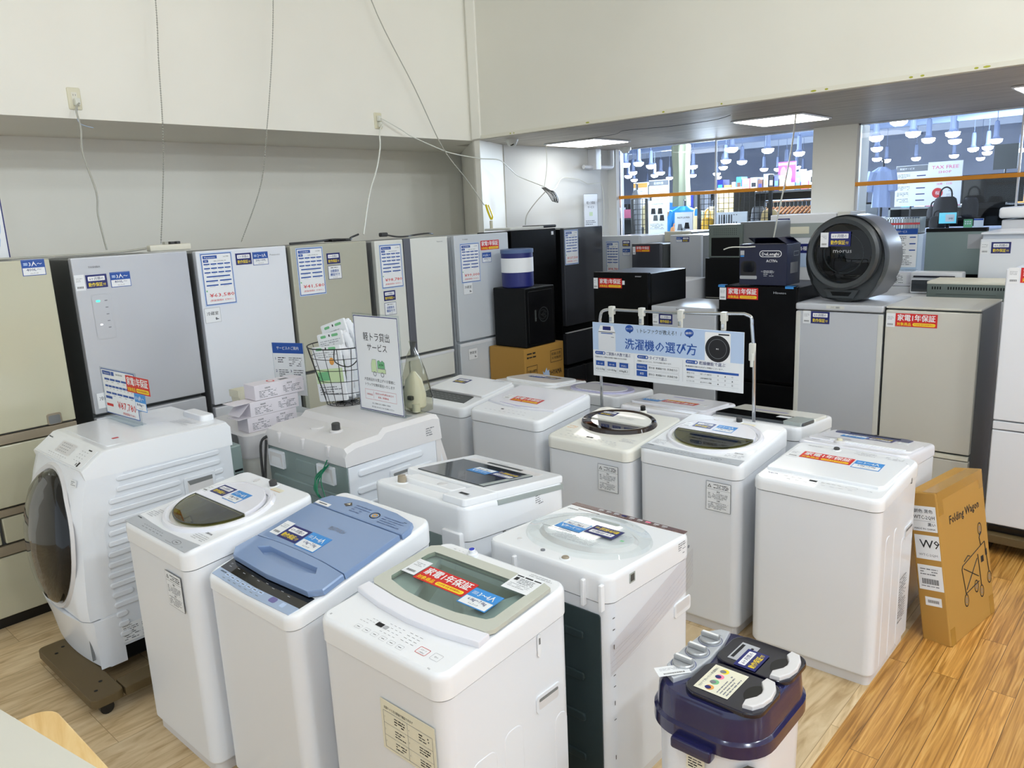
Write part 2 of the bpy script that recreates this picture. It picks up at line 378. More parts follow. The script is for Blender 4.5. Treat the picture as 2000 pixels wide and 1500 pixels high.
def st_func(P, F, a, b, ang=0, w=0.107):
    F = F.sub(a, b, ang); h = w*0.84; m, G = card(w, h, F, 'ink_navy'); m.rect(G, 0, 0, w*0.95, h*0.94, 'paper', 1)
    m.lines(G, -w*0.3, h*0.42, w*0.6, 1, h*0.16, 'ink_grey', 2, seed=3)
    m.text(G, '自動製氷', 0, h*0.1, h*0.22, 'ink_blue', 2, 0.02, w*0.62); m.text(G, '機能付き', 0, -h*0.16, h*0.22, 'ink_blue', 2, 0.02, w*0.7)
    m.text(G, 'トレファク', 0, -h*0.38, h*0.1, 'ink', 2, 0.01, w*0.3); return m.build('function_sticker', P, False)
def st_bar(P, F, a, b, ang=0, w=0.048, h=0.082, seed=1, horiz=False):
    F = F.sub(a, b, ang); m, G = card(w, h, F, 'paper')
    m.lines(G, -w*0.38, h*0.3, w*0.76, 3, h*0.09, 'ink_light', 1, seed=seed); rnd = random.Random(seed)
    x = -w*0.32
    while x < w*0.32: q = rnd.uniform(0.0008, 0.002); m.rect(G, x, -h*0.3, q, h*0.13, 'ink', 1); x += q*2.1
    return m.build('barcode_tag', P, False)
def st_price(P, F, a, b, price, sub, brand, model='', ang=0, w=0.205, h=0.31):
    F = F.sub(a, b, ang); m, G = card(w, h, F, 'ink_pale', t=0.0012)
    m.rect(G, 0, 0, w*0.95, h*0.965, 'ink_blue', 1); m.rect(G, 0, 0, w*0.91, h*0.935, 'paper', 2)
    m.rect(G, -w*0.2, h*0.415, w*0.44, h*0.06, 'ink_blue', 3); m.text(G, brand, -w*0.2, h*0.415, h*0.036, 'ink_white', 4, 0.01, w*0.33)
    m.text(G, '2021年製', w*0.3, h*0.415, h*0.025, 'ink', 3, 0, w*0.17); m.rect(G, -w*0.34, h*0.345, w*0.16, h*0.05, 'ink_blue', 3); m.text(G, '型番', -w*0.34, h*0.345, h*0.022, 'ink_white', 4)
    m.text(G, model, w*0.1, h*0.34, h*0.026, 'ink', 3, 0, w*0.38)
    y = h*0.285
    for r, (cells) in enumerate(((4, 0.9), (4, 0.9), (4, 0.9), (1, 1), (2, 1), (2, 1))):
        k = cells[0]
        for i in range(k):
            ww = w*0.86/k; m.rect(G, -w*0.43+ww*(i+0.5), y, ww*0.86, h*0.024, 'ink_blue', 3)
            m.rect(G, -w*0.43+ww*(i+0.5), y-h*0.026, ww*0.4, h*0.006, 'ink_light', 3)
        y -= h*(0.078 if r < 3 else 0.082)
    m.text(G, price, w*0.05, -h*0.3, h*0.088, 'ink_red', 3, 0.012, w*0.78); m.text(G, '(税抜価格¥  %s )' % sub, w*0.02, -h*0.4, h*0.04, 'ink_red', 3, 0.0, w*0.72)
    m.rect(G, -w*0.41, -h*0.215, w*0.04, h*0.03, 'ink_green', 3)
    return m.build('price_tag', P, False)
def st_note(P, F, a, b, t, w=0.1, ang=0):
    F = F.sub(a, b, ang); h = w*0.88; m, G = card(w, h, F, 'ink_light'); m.rect(G, 0, 0, w*0.95, h*0.95, 'paper', 1)
    m.text(G, t, 0, h*0.12, h*0.24, 'ink', 2, 0.01, w*0.72); m.poly(G, ell(w*0.2, -h*0.25, w*0.06, h*0.1, 8), 'ink_grey', 2)
    m.rect(G, w*0.28, -h*0.28, w*0.14, h*0.05, 'ink', 2); return m.build('compartment_label', P, False)
def st_caution(P, F, a, b, w=0.12, h=0.135, ang=0, seed=4, col='ink_grey'):
    F = F.sub(a, b, ang); m, G = card(w, h, F, 'ink_grey'); m.rect(G, 0, 0, w*0.97, h*0.975, 'paper', 1)
    m.rect(G, 0, h*0.24, w*0.97, h*0.008, 'ink_grey', 2); m.poly(G, [(-w*0.44, h*0.3), (-w*0.28, h*0.3), (-w*0.36, h*0.42)], 'ink', 2)
    m.poly(G, [(-w*0.405, h*0.315), (-w*0.315, h*0.315), (-w*0.36, h*0.385)], 'paper', 3); m.text(G, '!', -w*0.36, h*0.34, h*0.05, 'ink', 4)
    m.lines(G, -w*0.2, h*0.44, w*0.64, 3, h*0.055, 'ink', 2, seed=seed)
    m.text(G, '警告', 0, h*0.17, h*0.055, 'ink', 2, 0.01); m.lines(G, -w*0.42, h*0.12, w*0.84, 5, h*0.042, col, 2, seed=seed+1)
    m.text(G, '注意', 0, -h*0.14, h*0.055, 'ink', 2, 0.01); m.lines(G, -w*0.42, -h*0.19, w*0.84, 6, h*0.042, col, 2, seed=seed+2)
    return m.build('caution_label', P, False)
# ---------------------------------------------------------------- the room
b = MB(); b.box(-8, -0.87, -3.5, 7.52, -0.1, 0, 'floor_light'); b.box(-0.87, 14, -3.5, 7.52, -0.1, 0, 'floor_oak'); struct(b.build('floor', None, False))
def wallbox(name, *a, m='wall_paint'):
    b = MB(); b.box(*a, m); return struct(b.build(name, None, False))
wallbox('wall_left', -6.2, -6.0, -3.5, 7.6, 0, 2.61)
b = MB(); b.box(-6.2, -5.0, -3.5, 5.10, 2.61, 4.1, 'wall_paint'); b.box(-6.2, -5.002, 5.10, 5.98, 2.616, 4.1, 'wall_paint'); b.box(-6.2, -5.0, 5.1, 5.28, 2.61, 2.616, 'wall_paint'); b.box(-6.2, -5.4, 5.28, 5.98, 2.61, 2.616, 'wall_paint'); struct(b.build('wall_left_upper', None, False))
b = MB(); pl = [(-5.98, 5.92), (-4.997, 5.10), (-4.965, 5.085), (-4.90, 5.085), (-5.16, 5.67), (-5.16, 7.5), (-5.98, 7.5)]
b.slab(FLAT, pl, 0, 2.61, 'wall_paint'); b.slab(FLAT, [(-5.98, 5.92), (-4.985, 5.095), (-4.965, 5.06), (-4.87, 5.06), (-4.87, 5.5), (-5.98, 7.5)], 2.616, 4.1, 'wall_paint'); struct(b.build('wall_corner', None, False))
b = MB(); b.box(-5.0, 6, 5.08, 5.28, 2.61, 4.1, 'wall_bulkhead')
b.box(-4.865, 6, 5.068, 5.08, 2.612, 2.64, 'ivory'); struct(b.build('wall_bulkhead', None, False))
b = MB(); b.box(-5.4, 6, 5.28, 7.5, 2.61, 2.614, 'low_ceiling'); b.box(-5.0, 6, 5.082, 5.28, 2.606, 2.61, 'low_ceiling')
struct(b.build('ceiling_low', None, False))
wallbox('ceiling', -6.2, 14, -3.5, 5.28, 4.1, 4.2, m='ceiling_paint')
wallbox('wall_left_alcove', -5.35, -5.15, 5.67, 7.6, 0, 2.61, m='wall_white')
wallbox('wall_pillar', -2.885, -2.495, 7.42, 7.75, 0, 2.61, m='pillar_paint')
wallbox('wall_window_base', -5.15, 6, 7.44, 7.54, 0, 0.35, m='wall_white')
wallbox('wall_window_head', -8, 8, 7.44, 7.6, 2.61, 4.4, m='wall_white')
wallbox('wall_corner_return', -5.15, -5.04, 7.38, 7.44, 0, 2.61, m='wall_white')
# windows into the shop hall
def window(n, x0, x1, mull):
    r = bpy.data.objects.new('window_%d' % n, None); COL.objects.link(r); struct(r); r.location = ((x0+x1)/2, 7.48, 0.35)
    c = (x0+x1)/2; h = 2.26; b = MB()
    for x in (x0+0.008, x1-0.008): b.box(x-c-0.008, x-c+0.008, -0.02, 0.02, 0, h, 'shade_white')
    b.box(x0-c, x1-c, -0.02, 0.02, h-0.012, h, 'shade_white'); b.box(x0-c, x1-c, -0.02, 0.02, 0, 0.02, 'shade_white')
    for x in mull: b.box(x-c-0.007, x-c+0.007, -0.012, 0.012, 0.02, h-0.012, 'shade_white')
    b.build('window_frame', r, False)
    xs = [x0+0.016]+mull+[x1-0.016]
    for i in range(len(xs)-1):
        b = MB(); b.box(xs[i]-c, xs[i+1]-c, -0.004, 0.004, 0.02, h-0.012, 'pane'); b.build('window_pane', r, False)
window(1, -5.04, -2.885, [-3.89]); window(2, -2.495, 6, [-1.25, 0.2, 2.0, 4.0])
b = MB(); b.box(-5.04, -2.885, 7.425, 7.46, 2.075, 2.11, 'orange', 0.004); struct(b.build('trim_1', None))
b = MB(); b.box(-2.5, 6, 7.425, 7.46, 2.07, 2.105, 'orange', 0.004); struct(b.build('trim_2', None))
# yellowed glue spots along the bulkhead edge belong to the trim
b = MB(); G = Fr((0, 5.068, 2.612), (1, 0, 0), (0, 0, 1), (0, -1, 0))
for x, w_ in ((-4.52, .02), (-4.48, .015), (-3.72, .05), (-3.05, .03), (-2.6, .02), (-1.98, .05), (-1.9, .03), (-1.42, .03), (-1.36, .03), (-1.09, .03), (-1.04, .05)):
    b.poly(G, ell(x, 0.012, w_/2.6, 0.006, 7), 'cord_yellow', 1)
struct(b.build('trim_3', None, False))

# ceiling lights of the low area
def panel_light(x0, x1, y0, y1, z, label, group='flat ceiling light panels'):
    t = thing('ceiling_light', label, 'light', ((x0+x1)/2, (y0+y1)/2, z), 0, group); a, c = (x1-x0)/2, (y1-y0)/2
    b = MB(); b.box(-a, a, -c, c, -0.012, 0, 'shade_white', 0.004); b.build('frame', t)
    b = MB(); b.box(-a+0.02, a-0.02, -c+0.02, c-0.02, -0.017, -0.010, 'panel_glow'); b.build('diffuser', t, False)
panel_light(-4.93, -4.33, 6.0, 6.6, 2.608, 'square glowing ceiling panel near the security camera')
panel_light(-3.0, -2.42, 6.0, 6.6, 2.608, 'square glowing ceiling panel in front of the wall pillar')
panel_light(-1.09, -0.5, 6.0, 6.6, 2.608, 'square glowing ceiling panel cut off by the right edge of the photo')
for (x, y) in HALL_AND_FILL_LIGHTS:  # plates above the hall lamps and above the added fill pairs
    t = thing('hall_and_fill_lamp', 'round white ceiling lamp among the hall lamps and added fills, unseen above the frame', 'light', (x, y, 4.1), 0, 'round hall ceiling lamps')
    b = MB(); b.lathe(FLAT, [(0.005, 0), (0.2, 0.0), (0.2, -0.02), (0.005, -0.02)], 'shade_white', 24); b.build('base_plate', t)
# security camera, smoke detector
t = thing('security_camera', 'white dome security camera with black eye under the bulkhead', 'camera', (-4.74, 5.33, 2.61))
b = MB(); b.lathe(FLAT, [(0.0, 0), (0.055, 0), (0.055, -0.02), (0.045, -0.035)], 'camera_white', 20, False); b.build('housing', t)
b = MB(); G = Fr((0, 0, -0.03), (1, 0, 0), (0, 1, 0))
b.lathe(G, [(0.045, 0.0), (0.042, -0.015), (0.03, -0.03), (0.01, -0.036)], 'camera_white', 20)
b.lathe(Fr((0.01, -0.012, -0.034), (1, 0, 0), (0, 0.8, 0.6)), [(0.03, -0.002), (0.028, -0.012), (0.015, -0.02), (0.002, -0.022)], 'black_gloss', 16); b.build('eye_dome', t)
t = thing('smoke_detector', 'small round white detector on the low ceiling before the window', 'detector', (-4.83, 7.25, 2.61))
b = MB(); b.lathe(FLAT, [(0.06, 0), (0.06, -0.03), (0.04, -0.045), (0.035, -0.06), (0.005, -0.062)], 'camera_white', 20); b.build('housing', t)
# outlets
def outlet(y, label):
    t = thing('wall_outlet', label, 'outlet', (-5.0, y, 2.72)); F = Fr((0.0, 0, 0), (0, 1, 0), (0, 0, 1), (1, 0, 0))
    b = MB(); b.slab(F, rrect(0, 0, 0.072, 0.122, 0.008), 0, 0.008, 'outlet', 0.004); b.poly(F.sub(0, 0, 0, 0.008), rrect(0, 0, 0.03, 0.07, 0.003), 'ivory', 1); b.build('cover_plate', t)
    b = MB()
    for q in (0.02, -0.02):
        for s_ in (-0.006, 0.006): b.rect(F.sub(0, 0, 0, 0.0088), s_, q, 0.002, 0.009, 'ink', 1)
    b.build('socket', t, False); return t
outlet(1.845, 'beige wall socket above the silver refrigerator with a plug in it'); outlet(4.055, 'beige wall socket with two cords near the room corner')
def plug(loc, label, m='cord_white'):
    b = MB(); b.box(0, 0.03, -0.014, 0.014, -0.02, 0.02, m, 0.004); o = b.build('plug', None); o.location = loc; return tag(o, label, 'plug')
plug((-4.99, 1.85, 2.70), 'white plug in the left wall socket'); plug((-4.99, 4.05, 2.735), 'upper white plug in the socket near the corner'); plug((-4.99, 4.06, 2.69), 'lower white plug in the socket near the corner')
def smooth(pts, k=6):
    P = [Vector(p) for p in pts]; o = []
    for i in range(len(P)-1):
        a, b_, c, d = P[max(i-1, 0)], P[i], P[i+1], P[min(i+2, len(P)-1)]
        for j in range(k):
            t = j/k; o.append(0.5*((2*b_)+(c-a)*t+(2*a-5*b_+4*c-d)*t*t+(3*b_-a-3*c+d)*t**3))
    o.append(P[-1]); return o
def cable(name, label, cat, pts, r, m, k=6, parent=None, **kw):
    b = MB(); b.tube(smooth(pts, k), r, m, 6); o = b.build(name, parent, True, False); return o if parent else tag(o, label, cat)
def chain(label, pts):
    b = MB(); P = smooth(pts, 10); acc = 0
    b.tube(P, 0.0012, 'cord_dark', 5)
    for i in range(len(P)-1):
        L = (P[i+1]-P[i]).length; n = max(1, int(L/0.012))
        for j in range(n):
            c = P[i].lerp(P[i+1], j/n); b.lathe(Fr(c, (1, 0, 0), (0, 1, 0)), [(0.0015, -0.005), (0.0052, 0), (0.0015, 0.005)], 'cord_grey', 6, False)
    return tag(b.build('ball_chain', None, True, False), label, 'chain')
chain('doubled grey bead chain hanging down between the silver and white refrigerators', [(-4.83, 2.36, 4.1), (-4.85, 2.33, 3.29), (-4.85, 2.30, 2.95), (-4.85, 2.27, 2.56), (-4.85, 2.23, 2.26), (-4.8, 2.14, 1.88)])
chain('bead chain hanging onto the white three-door refrigerator', [(-4.85, 3.2, 4.1), (-4.85, 3.13, 3.42), (-4.85, 3.07, 3.03), (-4.85, 2.98, 2.59), (-4.85, 2.89, 2.23), (-4.8, 2.67, 1.86)])
cable('extension_cable', 'pale cord dropping from the left wall socket to the refrigerator tops', 'cord', [(-4.95, 1.85, 2.69), (-4.93, 1.82, 2.65), (-4.93, 1.83, 2.55), (-4.93, 1.82, 2.41), (-4.9, 1.85, 2.19), (-4.9, 1.84, 2.06), (-4.85, 1.84, 1.86)], 0.0055, 'cord_grey')
cable('earth_wire', 'thin bluish wire curling under the left wall socket', 'wire', [(-4.96, 1.84, 2.67), (-4.93, 1.82, 2.60), (-4.93, 1.84, 2.57), (-4.93, 1.90, 2.555)], 0.0022, 'panel_blue')
cable('extension_cable', 'pale cord dropping from the socket near the corner to the champagne refrigerator', 'cord', [(-4.95, 4.06, 2.69), (-4.93, 4.01, 2.63), (-4.93, 4.00, 2.51), (-4.93, 3.95, 2.35), (-4.93, 3.86, 2.16), (-4.85, 3.71, 1.86)], 0.0055, 'cord_white')
cable('extension_cable', 'white cord strung from the corner socket across the column to a hanging bundle', 'cord', [(-4.95, 4.05, 2.735), (-4.93, 4.22, 2.66), (-4.93, 4.33, 2.61), (-4.93, 4.60, 2.53), (-4.93, 4.77, 2.49), (-4.88, 5.05, 2.45), (-4.86, 5.28, 2.44), (-4.9, 5.45, 2.38), (-5.0, 5.7, 2.31), (-4.95, 5.9, 2.24), (-4.9, 5.98, 2.2)], 0.0045, 'cord_white')
cable('hanging_cord', 'long thin cord slanting down to a yellow tie near the corner', 'cord', [(-4.9, 3.9, 4.1), (-4.9, 4.00, 3.57), (-4.9, 4.37, 2.98), (-4.9, 4.64, 2.53), (-4.86, 4.86, 2.27), (-4.8, 5.0, 2.05)], 0.004, 'cord_grey')
t = thing('pull_switch', 'yellow taped loop and beige pull switch hanging above the white refrigerator', 'switch', (-4.8, 5.02, 2.05))
b = MB(); b.tube(smooth([(0, 0, 0.005), (0, 0.02, -0.05), (0, 0.045, -0.1), (0, 0.06, -0.125)]), [0.009]*18+[0.006], 'yellow_tie', 8); b.tube(smooth([(0.01, 0.02, 0.0), (0.012, 0.045, -0.05), (0.012, 0.065, -0.1), (0, 0.065, -0.125)]), 0.007, 'yellow_tie', 8); b.build('yellow_loop', t)
b = MB(); b.box(-0.01, 0.01, 0.045, 0.07, -0.21, -0.135, 'outlet', 0.004); b.build('switch_body', t)
t = thing('cord_bundle', 'tied bundle of grey cords hanging from the low ceiling', 'cord', (-4.9, 6.0, 2.6))
b = MB(); b.tube(smooth([(0, 0, 0), (0.01, -0.01, -0.2), (0, -0.05, -0.4)]), 0.003, 'cord_white', 5)
for k in range(5):
    q = 0.012*k; b.tube(smooth([(0.01*k-0.02, -0.06, -0.40), (0.01*k-0.02, 0.03+q, -0.46), (0.01*k-0.02, 0.1+q*0.5, -0.53-q*0.3), (0.01*k-0.02, 0.13, -0.50), (0.01*k-0.02, 0.07, -0.44), (0, -0.02, -0.42)]), 0.004, 'cord_grey' if k % 2 else 'cord_dark', 5)
b.build('coil', t)
cable('extension_cable', 'grey cord curving from the hanging bundle down to the black refrigerator', 'cord', [(-4.9, 5.98, 2.17), (-4.9, 5.81, 2.06), (-4.9, 5.68, 1.95), (-4.88, 5.63, 1.86)], 0.005, 'cord_grey')
cable('extension_cable', 'white cord rising from the bundle along the alcove wall to the pipe', 'cord', [(-4.9, 6.02, 2.17), (-5.0, 6.25, 2.2), (-5.1, 6.46, 2.29), (-5.12, 6.59, 2.31), (-5.12, 6.81, 2.29), (-5.12, 6.95, 2.25), (-5.1, 7.04, 2.25), (-5.1, 7.18, 2.24), (-5.08, 7.19, 2.02), (-5.08, 7.17, 1.7)], 0.004, 'cord_white')
b = MB(); b.tube(smooth([(-5.1, 6.86, 2.42), (-5.08, 7.1, 2.42), (-5.06, 7.3, 2.42), (-5.06, 7.33, 2.46), (-5.06, 7.33, 2.6)], 5), 0.022, 'shade_white', 10); b.box(-5.15, -5.04, 7.0, 7.1, 2.39, 2.61, 'shade_white', 0.01)
tag(b.build('wall_pipe', None), 'white pipe elbow and boxing high on the alcove wall', 'pipe')
cable('hanging_cord', 'white extension cord hanging from the low ceiling before the white range hood', 'cord', [(-2.47, 6.0, 2.6), (-2.49, 6.0, 2.4), (-2.53, 6.0, 2.15), (-2.58, 6.0, 1.9), (-2.63, 6.0, 1.62)], 0.006, 'cord_white')
cable('ceiling_wire', 'thin dark wire tacked along the low ceiling', 'wire', [(-4.6, 6.3, 2.606), (-4.4, 6.0, 2.603), (-4.0, 5.85, 2.6), (-3.8, 5.7, 2.603), (-3.5, 5.78, 2.602), (-3.3, 5.8, 2.603), (-3.0, 5.75, 2.604), (-2.8, 5.6, 2.606)], 0.002, 'cord_dark')

# ---------------------------------------------------------------- refrigerators
def fridge(label, x, y, rz, w, d, h, col, side, doors, z0=0.0, group=None, name='refrigerator', handles=(), doort=0.045, base=0.05, feet=True, gap=0.006, topm=None):
    """front plane at local y=0; doors = (x0,x1,z0,z1,part name)"""
    t = thing(name, label, 'refrigerator', (x, y, z0), rz, group)
    b = MB(); b.box(0.004, w-0.004, doort+0.006, d, base, h-0.012, side, 0.006); b.build('cabinet', t)
    if topm: b = MB(); b.box(0.0, w, 0.01, d, h-0.014, h, topm, 0.006); b.build('top_panel', t)
    b = MB(); b.box(0.02, w-0.02, 0.03, d-0.02, 0.0, base, 'black_plastic', 0.003); b.build('plinth', t)
    for (x0, x1, z0_, z1, nm) in doors:
        b = MB(); b.box(x0+gap/2, x1-gap/2, 0, doort, z0_+gap/2, z1-gap/2, col, 0.007, 3); b.build(nm, t)
    F = Fr((0, -0.0005, 0), (1, 0, 0), (0, 0, 1), (0, -1, 0))
    for (x0, x1, z0_, z1, m) in handles:
        b = MB(); b.box(x0, x1, -0.004, 0.02, z0_, z1, m, 0.002); b.build('handle_strip', t)
    return t, F
X0 = -4.39; R90 = PI/2
t, F = fridge('cream glass-door refrigerator cut by the left edge of the photo', X0, 0.75, R90, 0.635, 0.66, 1.845, 'fridge_cream', 'fridge_side', [(0, 0.635, 1.0, 1.845, 'door'), (0, 0.635, 0.625, 0.945, 'drawer'), (0, 0.205, 0.44, 0.58, 'drawer'), (0.215, 0.635, 0.44, 0.58, 'drawer'), (0, 0.635, 0.06, 0.38, 'drawer')], handles=[(0.004, 0.63, 0.95, 0.995, 'bronze'), (0.004, 0.63, 0.585, 0.62, 'bronze'), (0.004, 0.63, 0.385, 0.435, 'bronze')])
st_cap(t, F, 0.555, 1.804, '3人〜', '400L〜')
b = MB(); b.slab(F, rrect(0.53, 1.03, 0.07, 0.06, 0.012), 0, 0.003, 'bronze', 0.001); b.poly(F, rrect(0.53, 1.026, 0.055, 0.045, 0.008), 'fridge_side', 9); b.build('door_grip', t)
t, F = fridge('silver three-door refrigerator with a lit touch panel', X0, 1.477, R90, 0.625, 0.66, 1.84, 'fridge_silver', 'fridge_side_dark', [(0, 0.625, 1.0, 1.84, 'door'), (0, 0.625, 0.62, 0.985, 'drawer'), (0, 0.625, 0.06, 0.61, 'drawer')])
st_bar(t, F, 0.030, 1.708); st_blue(t, F, 0.113, 1.710, w=0.106); st_cap(t, F, 0.235, 1.709, '3人〜', '400L〜'); st_note(t, F, 0.07, 1.075, '冷蔵室')
b = MB(); G = F.sub(0.122, 1.52); b.poly(G, rrect(0, 0, 0.098, 0.24, 0.014), 'silver_knob', 1); b.poly(G, rrect(0, 0, 0.094, 0.236, 0.013), 'fridge_silver', 2)
for i in range(5): b.rect(G, 0.022, 0.085-0.036*i, 0.014, 0.005, 'ink_grey', 3)
b.poly(G, rrect(-0.018, 0.085, 0.02, 0.01, 0.004), 'led_green', 3); b.poly(G, rrect(-0.018, -0.04, 0.013, 0.007, 0.003), 'led_white', 3); b.build('touch_panel', t, False)
b = MB(); b.text(F, 'TOSHIBA', 0.111, 1.785, 0.013, 'ink_grey', 1, 0.03, 0.06); b.build('brand_lettering', t, False)
t, F = fridge('white refrigerator tagged 63,580 yen between the silver and the champagne ones', X0, 2.145, R90, 0.60, 0.64, 1.832, 'fridge_white', 'fridge_side', [(0, 0.60, 0.91, 1.832, 'door'), (0, 0.60, 0.52, 0.90, 'drawer'), (0, 0.60, 0.06, 0.51, 'drawer')])
st_price(t, F, 0.124, 1.662, '¥63,580', '57800', 'Panasonic', 'NR-C370GAL-W', w=0.2); st_blue(t, F, 0.299, 1.767, w=0.104); st_cap(t, F, 0.412, 1.762, '2〜3人', '200L〜399L'); st_note(t, F, 0.06, 1.453, '冷蔵室')
b = MB(); b.text(F, 'Panasonic', 0.514, 1.78, 0.014, 'ink_grey', 1, 0.01, 0.07); b.build('brand_lettering', t, False)
t, F = fridge('champagne grey refrigerator tagged 41,580 yen behind the wire basket', X0, 2.77, R90, 0.61, 0.64, 1.828, 'fridge_champ', 'fridge_side', [(0, 0.61, 1.0, 1.828, 'door'), (0, 0.61, 0.62, 0.985, 'drawer'), (0, 0.61, 0.06, 0.61, 'drawer')])
st_price(t, F, 0.141, 1.653, '¥41,580', '37,800', 'TOSHIBA', 'GR-F43G', w=0.205); st_blue(t, F, 0.323, 1.725, w=0.106); st_func(t, F, 0.325, 1.633)
t, F = fridge('pearl white french-door refrigerator with a grey centre strip', X0, 3.445, R90, 0.705, 0.66, 1.822, 'fridge_pearl', 'fridge_side', [(0, 0.262, 0.965, 1.822, 'door'), (0.325, 0.705, 0.965, 1.822, 'door'), (0, 0.24, 0.745, 0.95, 'drawer'), (0.245, 0.705, 0.745, 0.95, 'drawer'), (0, 0.705, 0.42, 0.725, 'drawer'), (0, 0.705, 0.06, 0.41, 'drawer')], handles=[(0.262, 0.325, 0.968, 1.82, 'strip_grey'), (0.006, 0.7, 0.925, 0.945, 'shade_white'), (0.006, 0.7, 0.70, 0.72, 'shade_white')])
st_price(t, F, 0.137, 1.635, '¥98,780', '89800', 'Panasonic', 'NR-F472XPV', w=0.2); st_blue(t, F, 0.1, 1.429, w=0.106); st_func(t, F, 0.1, 1.335)
b = MB(); b.text(F, 'Panasonic', 0.62, 1.785, 0.013, 'ink_grey', 1, 0.01, 0.06); b.build('brand_lettering', t, False)
t, F = fridge('ice white refrigerator with red warranty sticker beside the room corner', X0, 4.215, R90, 0.625, 0.62, 1.822, 'fridge_ice', 'fridge_ice', [(0, 0.625, 0.985, 1.822, 'door'), (0, 0.625, 0.6, 0.975, 'drawer'), (0, 0.625, 0.06, 0.59, 'drawer')], handles=[(0.006, 0.62, 0.945, 0.968, 'shade_white')])
st_price(t, F, 0.165, 1.6, '¥99,000', '90,000', 'TOSHIBA', 'GR-S41GXV', w=0.215); st_red(t, F, 0.398, 1.727, w=0.214); st_cap(t, F, 0.355, 1.63, '3人〜', '400L〜'); st_note(t, F, 0.124, 1.402, '冷蔵室', 0.105); st_note(t, F, 0.14, 0.873, '野菜室', 0.105)
b = MB(); b.text(F, 'TOSHIBA', 0.12, 1.785, 0.012, 'ink_grey', 1, 0.02, 0.06); b.build('brand_lettering', t, False)
t, F = fridge('tall black refrigerator behind the black safe and the blue canister', X0, 4.875, R90, 0.60, 0.40, 1.83, 'fridge_black', 'dark', [(0, 0.60, 0.98, 1.83, 'door'), (0, 0.60, 0.5, 0.97, 'drawer'), (0, 0.60, 0.06, 0.49, 'drawer')])
b = MB(); b.slab(F, rrect(0.545, 1.785, 0.03, 0.03), 0, 0.001, 'paper'); b.build('energy_sticker', t, False)
t, F = fridge('dark grey glass refrigerator tagged 137,500 yen', X0+0.02, 5.556, R90, 0.60, 0.62, 1.822, 'grey_door', 'dark', [(0, 0.60, 0.93, 1.822, 'door'), (0, 0.60, 0.57, 0.865, 'drawer'), (0, 0.27, 0.3, 0.54, 'drawer'), (0.28, 0.60, 0.3, 0.54, 'drawer'), (0, 0.60, 0.06, 0.29, 'drawer')], handles=[(0.004, 0.596, 0.866, 0.874, 'shade_white')])
st_price(t, F, 0.11, 1.646, '¥137,500', '125000', 'TOSHIBA', 'GR-U510FZ', w=0.2)
# things on top of the left row
b = MB(); b.box(-0.025, 0.025, -0.12, 0.12, 0, 0.035, 'ivory', 0.006)
for k in range(3): b.box(-0.018, 0.018, -0.03+k*0.035, -0.008+k*0.035, 0.034, 0.05, 'cord_dark' if k else 'cord_grey', 0.003)
o = b.build('power_strip', None); o.location = (-4.5, 2.05, 1.842); tag(o, 'beige power strip with plugs on top of the silver refrigerator', 'power strip')
cable('extension_cable', 'grey cord lying along the tops of the cream and silver refrigerators', 'cord', [(-4.45, 0.9, 1.853), (-4.45, 1.2, 1.853), (-4.46, 1.34, 1.852), (-4.47, 1.5, 1.85), (-4.48, 1.75, 1.85), (-4.5, 1.92, 1.862)], 0.006, 'cord_grey')
cable('extension_cable', 'dark tangled cord on top of the champagne refrigerator', 'cord', [(-4.5, 2.84, 1.836), (-4.46, 3.0, 1.84), (-4.5, 3.18, 1.845), (-4.44, 3.28, 1.84), (-4.5, 3.33, 1.85), (-4.5, 3.4, 1.87)], 0.007, 'cord_dark')
b = MB(); b.box(-0.05, 0.05, -0.08, 0.08, 0, 0.018, 'black_plastic', 0.005); o = b.build('adapter', None); o.location = (-4.5, 3.22, 1.83); tag(o, 'flat black adapter on top of the champagne refrigerator', 'adapter')
cable('extension_cable', 'dark cord with a loose plug on the french-door refrigerator', 'cord', [(-4.5, 3.62, 1.86), (-4.45, 3.7, 1.838), (-4.44, 3.8, 1.836), (-4.5, 3.9, 1.84), (-4.45, 4.0, 1.848), (-4.5, 4.1, 1.84)], 0.006, 'cord_dark')
b = MB(); b.box(-0.02, 0.02, -0.03, 0.03, 0, 0.03, 'cord_dark', 0.008); o = b.build('plug', None); o.location = (-4.5, 3.62, 1.842); tag(o, 'dark grey loose plug on the french-door refrigerator', 'plug')
b = MB(); b.box(-0.15, 0.15, -0.22, 0.22, 0, 0.018, 'camera_white', 0.006); o = b.build('document_pouch', None); o.location = (-4.55, 5.1, 1.832); tag(o, 'grey plastic pouch lying on the tall black refrigerator', 'pouch')
b = MB(); b.box(-0.1, 0.1, -0.12, 0.12, 0, 0.025, 'black_plastic', 0.008); o = b.build('hinge_tray', None); o.location = (-4.52, 5.4, 1.832); tag(o, 'flat black tray on the right end of the tall black refrigerator', 'tray')
# poster stand at the left edge
t = thing('poster_stand', 'framed poster standing on the cream refrigerator at the left edge', 'sign', (-4.6, 1.06, 1.845)); F2 = Fr((0, 0, 0), (0, 1, -0.0), (0, 0, 1), (1, 0, 0))
b = MB(); b.slab(F2, rrect(0, 0.21, 0.42, 0.42), 0, 0.006, 'paper'); b.build('sheet', t, False)
b = MB(); G = F2.sub(0, 0, 0, 0.006); b.frame(G, 0, 0.21, 0.42, 0.42, 0.006, 'ink_navy', 1); b.poly(G, ell(0.1, 0.1, 0.08, 0.08, 16), 'ink_pale', 1); b.poly(G, ell(0.14, 0.17, 0.05, 0.08, 16), 'ink_pale', 2); b.build('border', t, False)

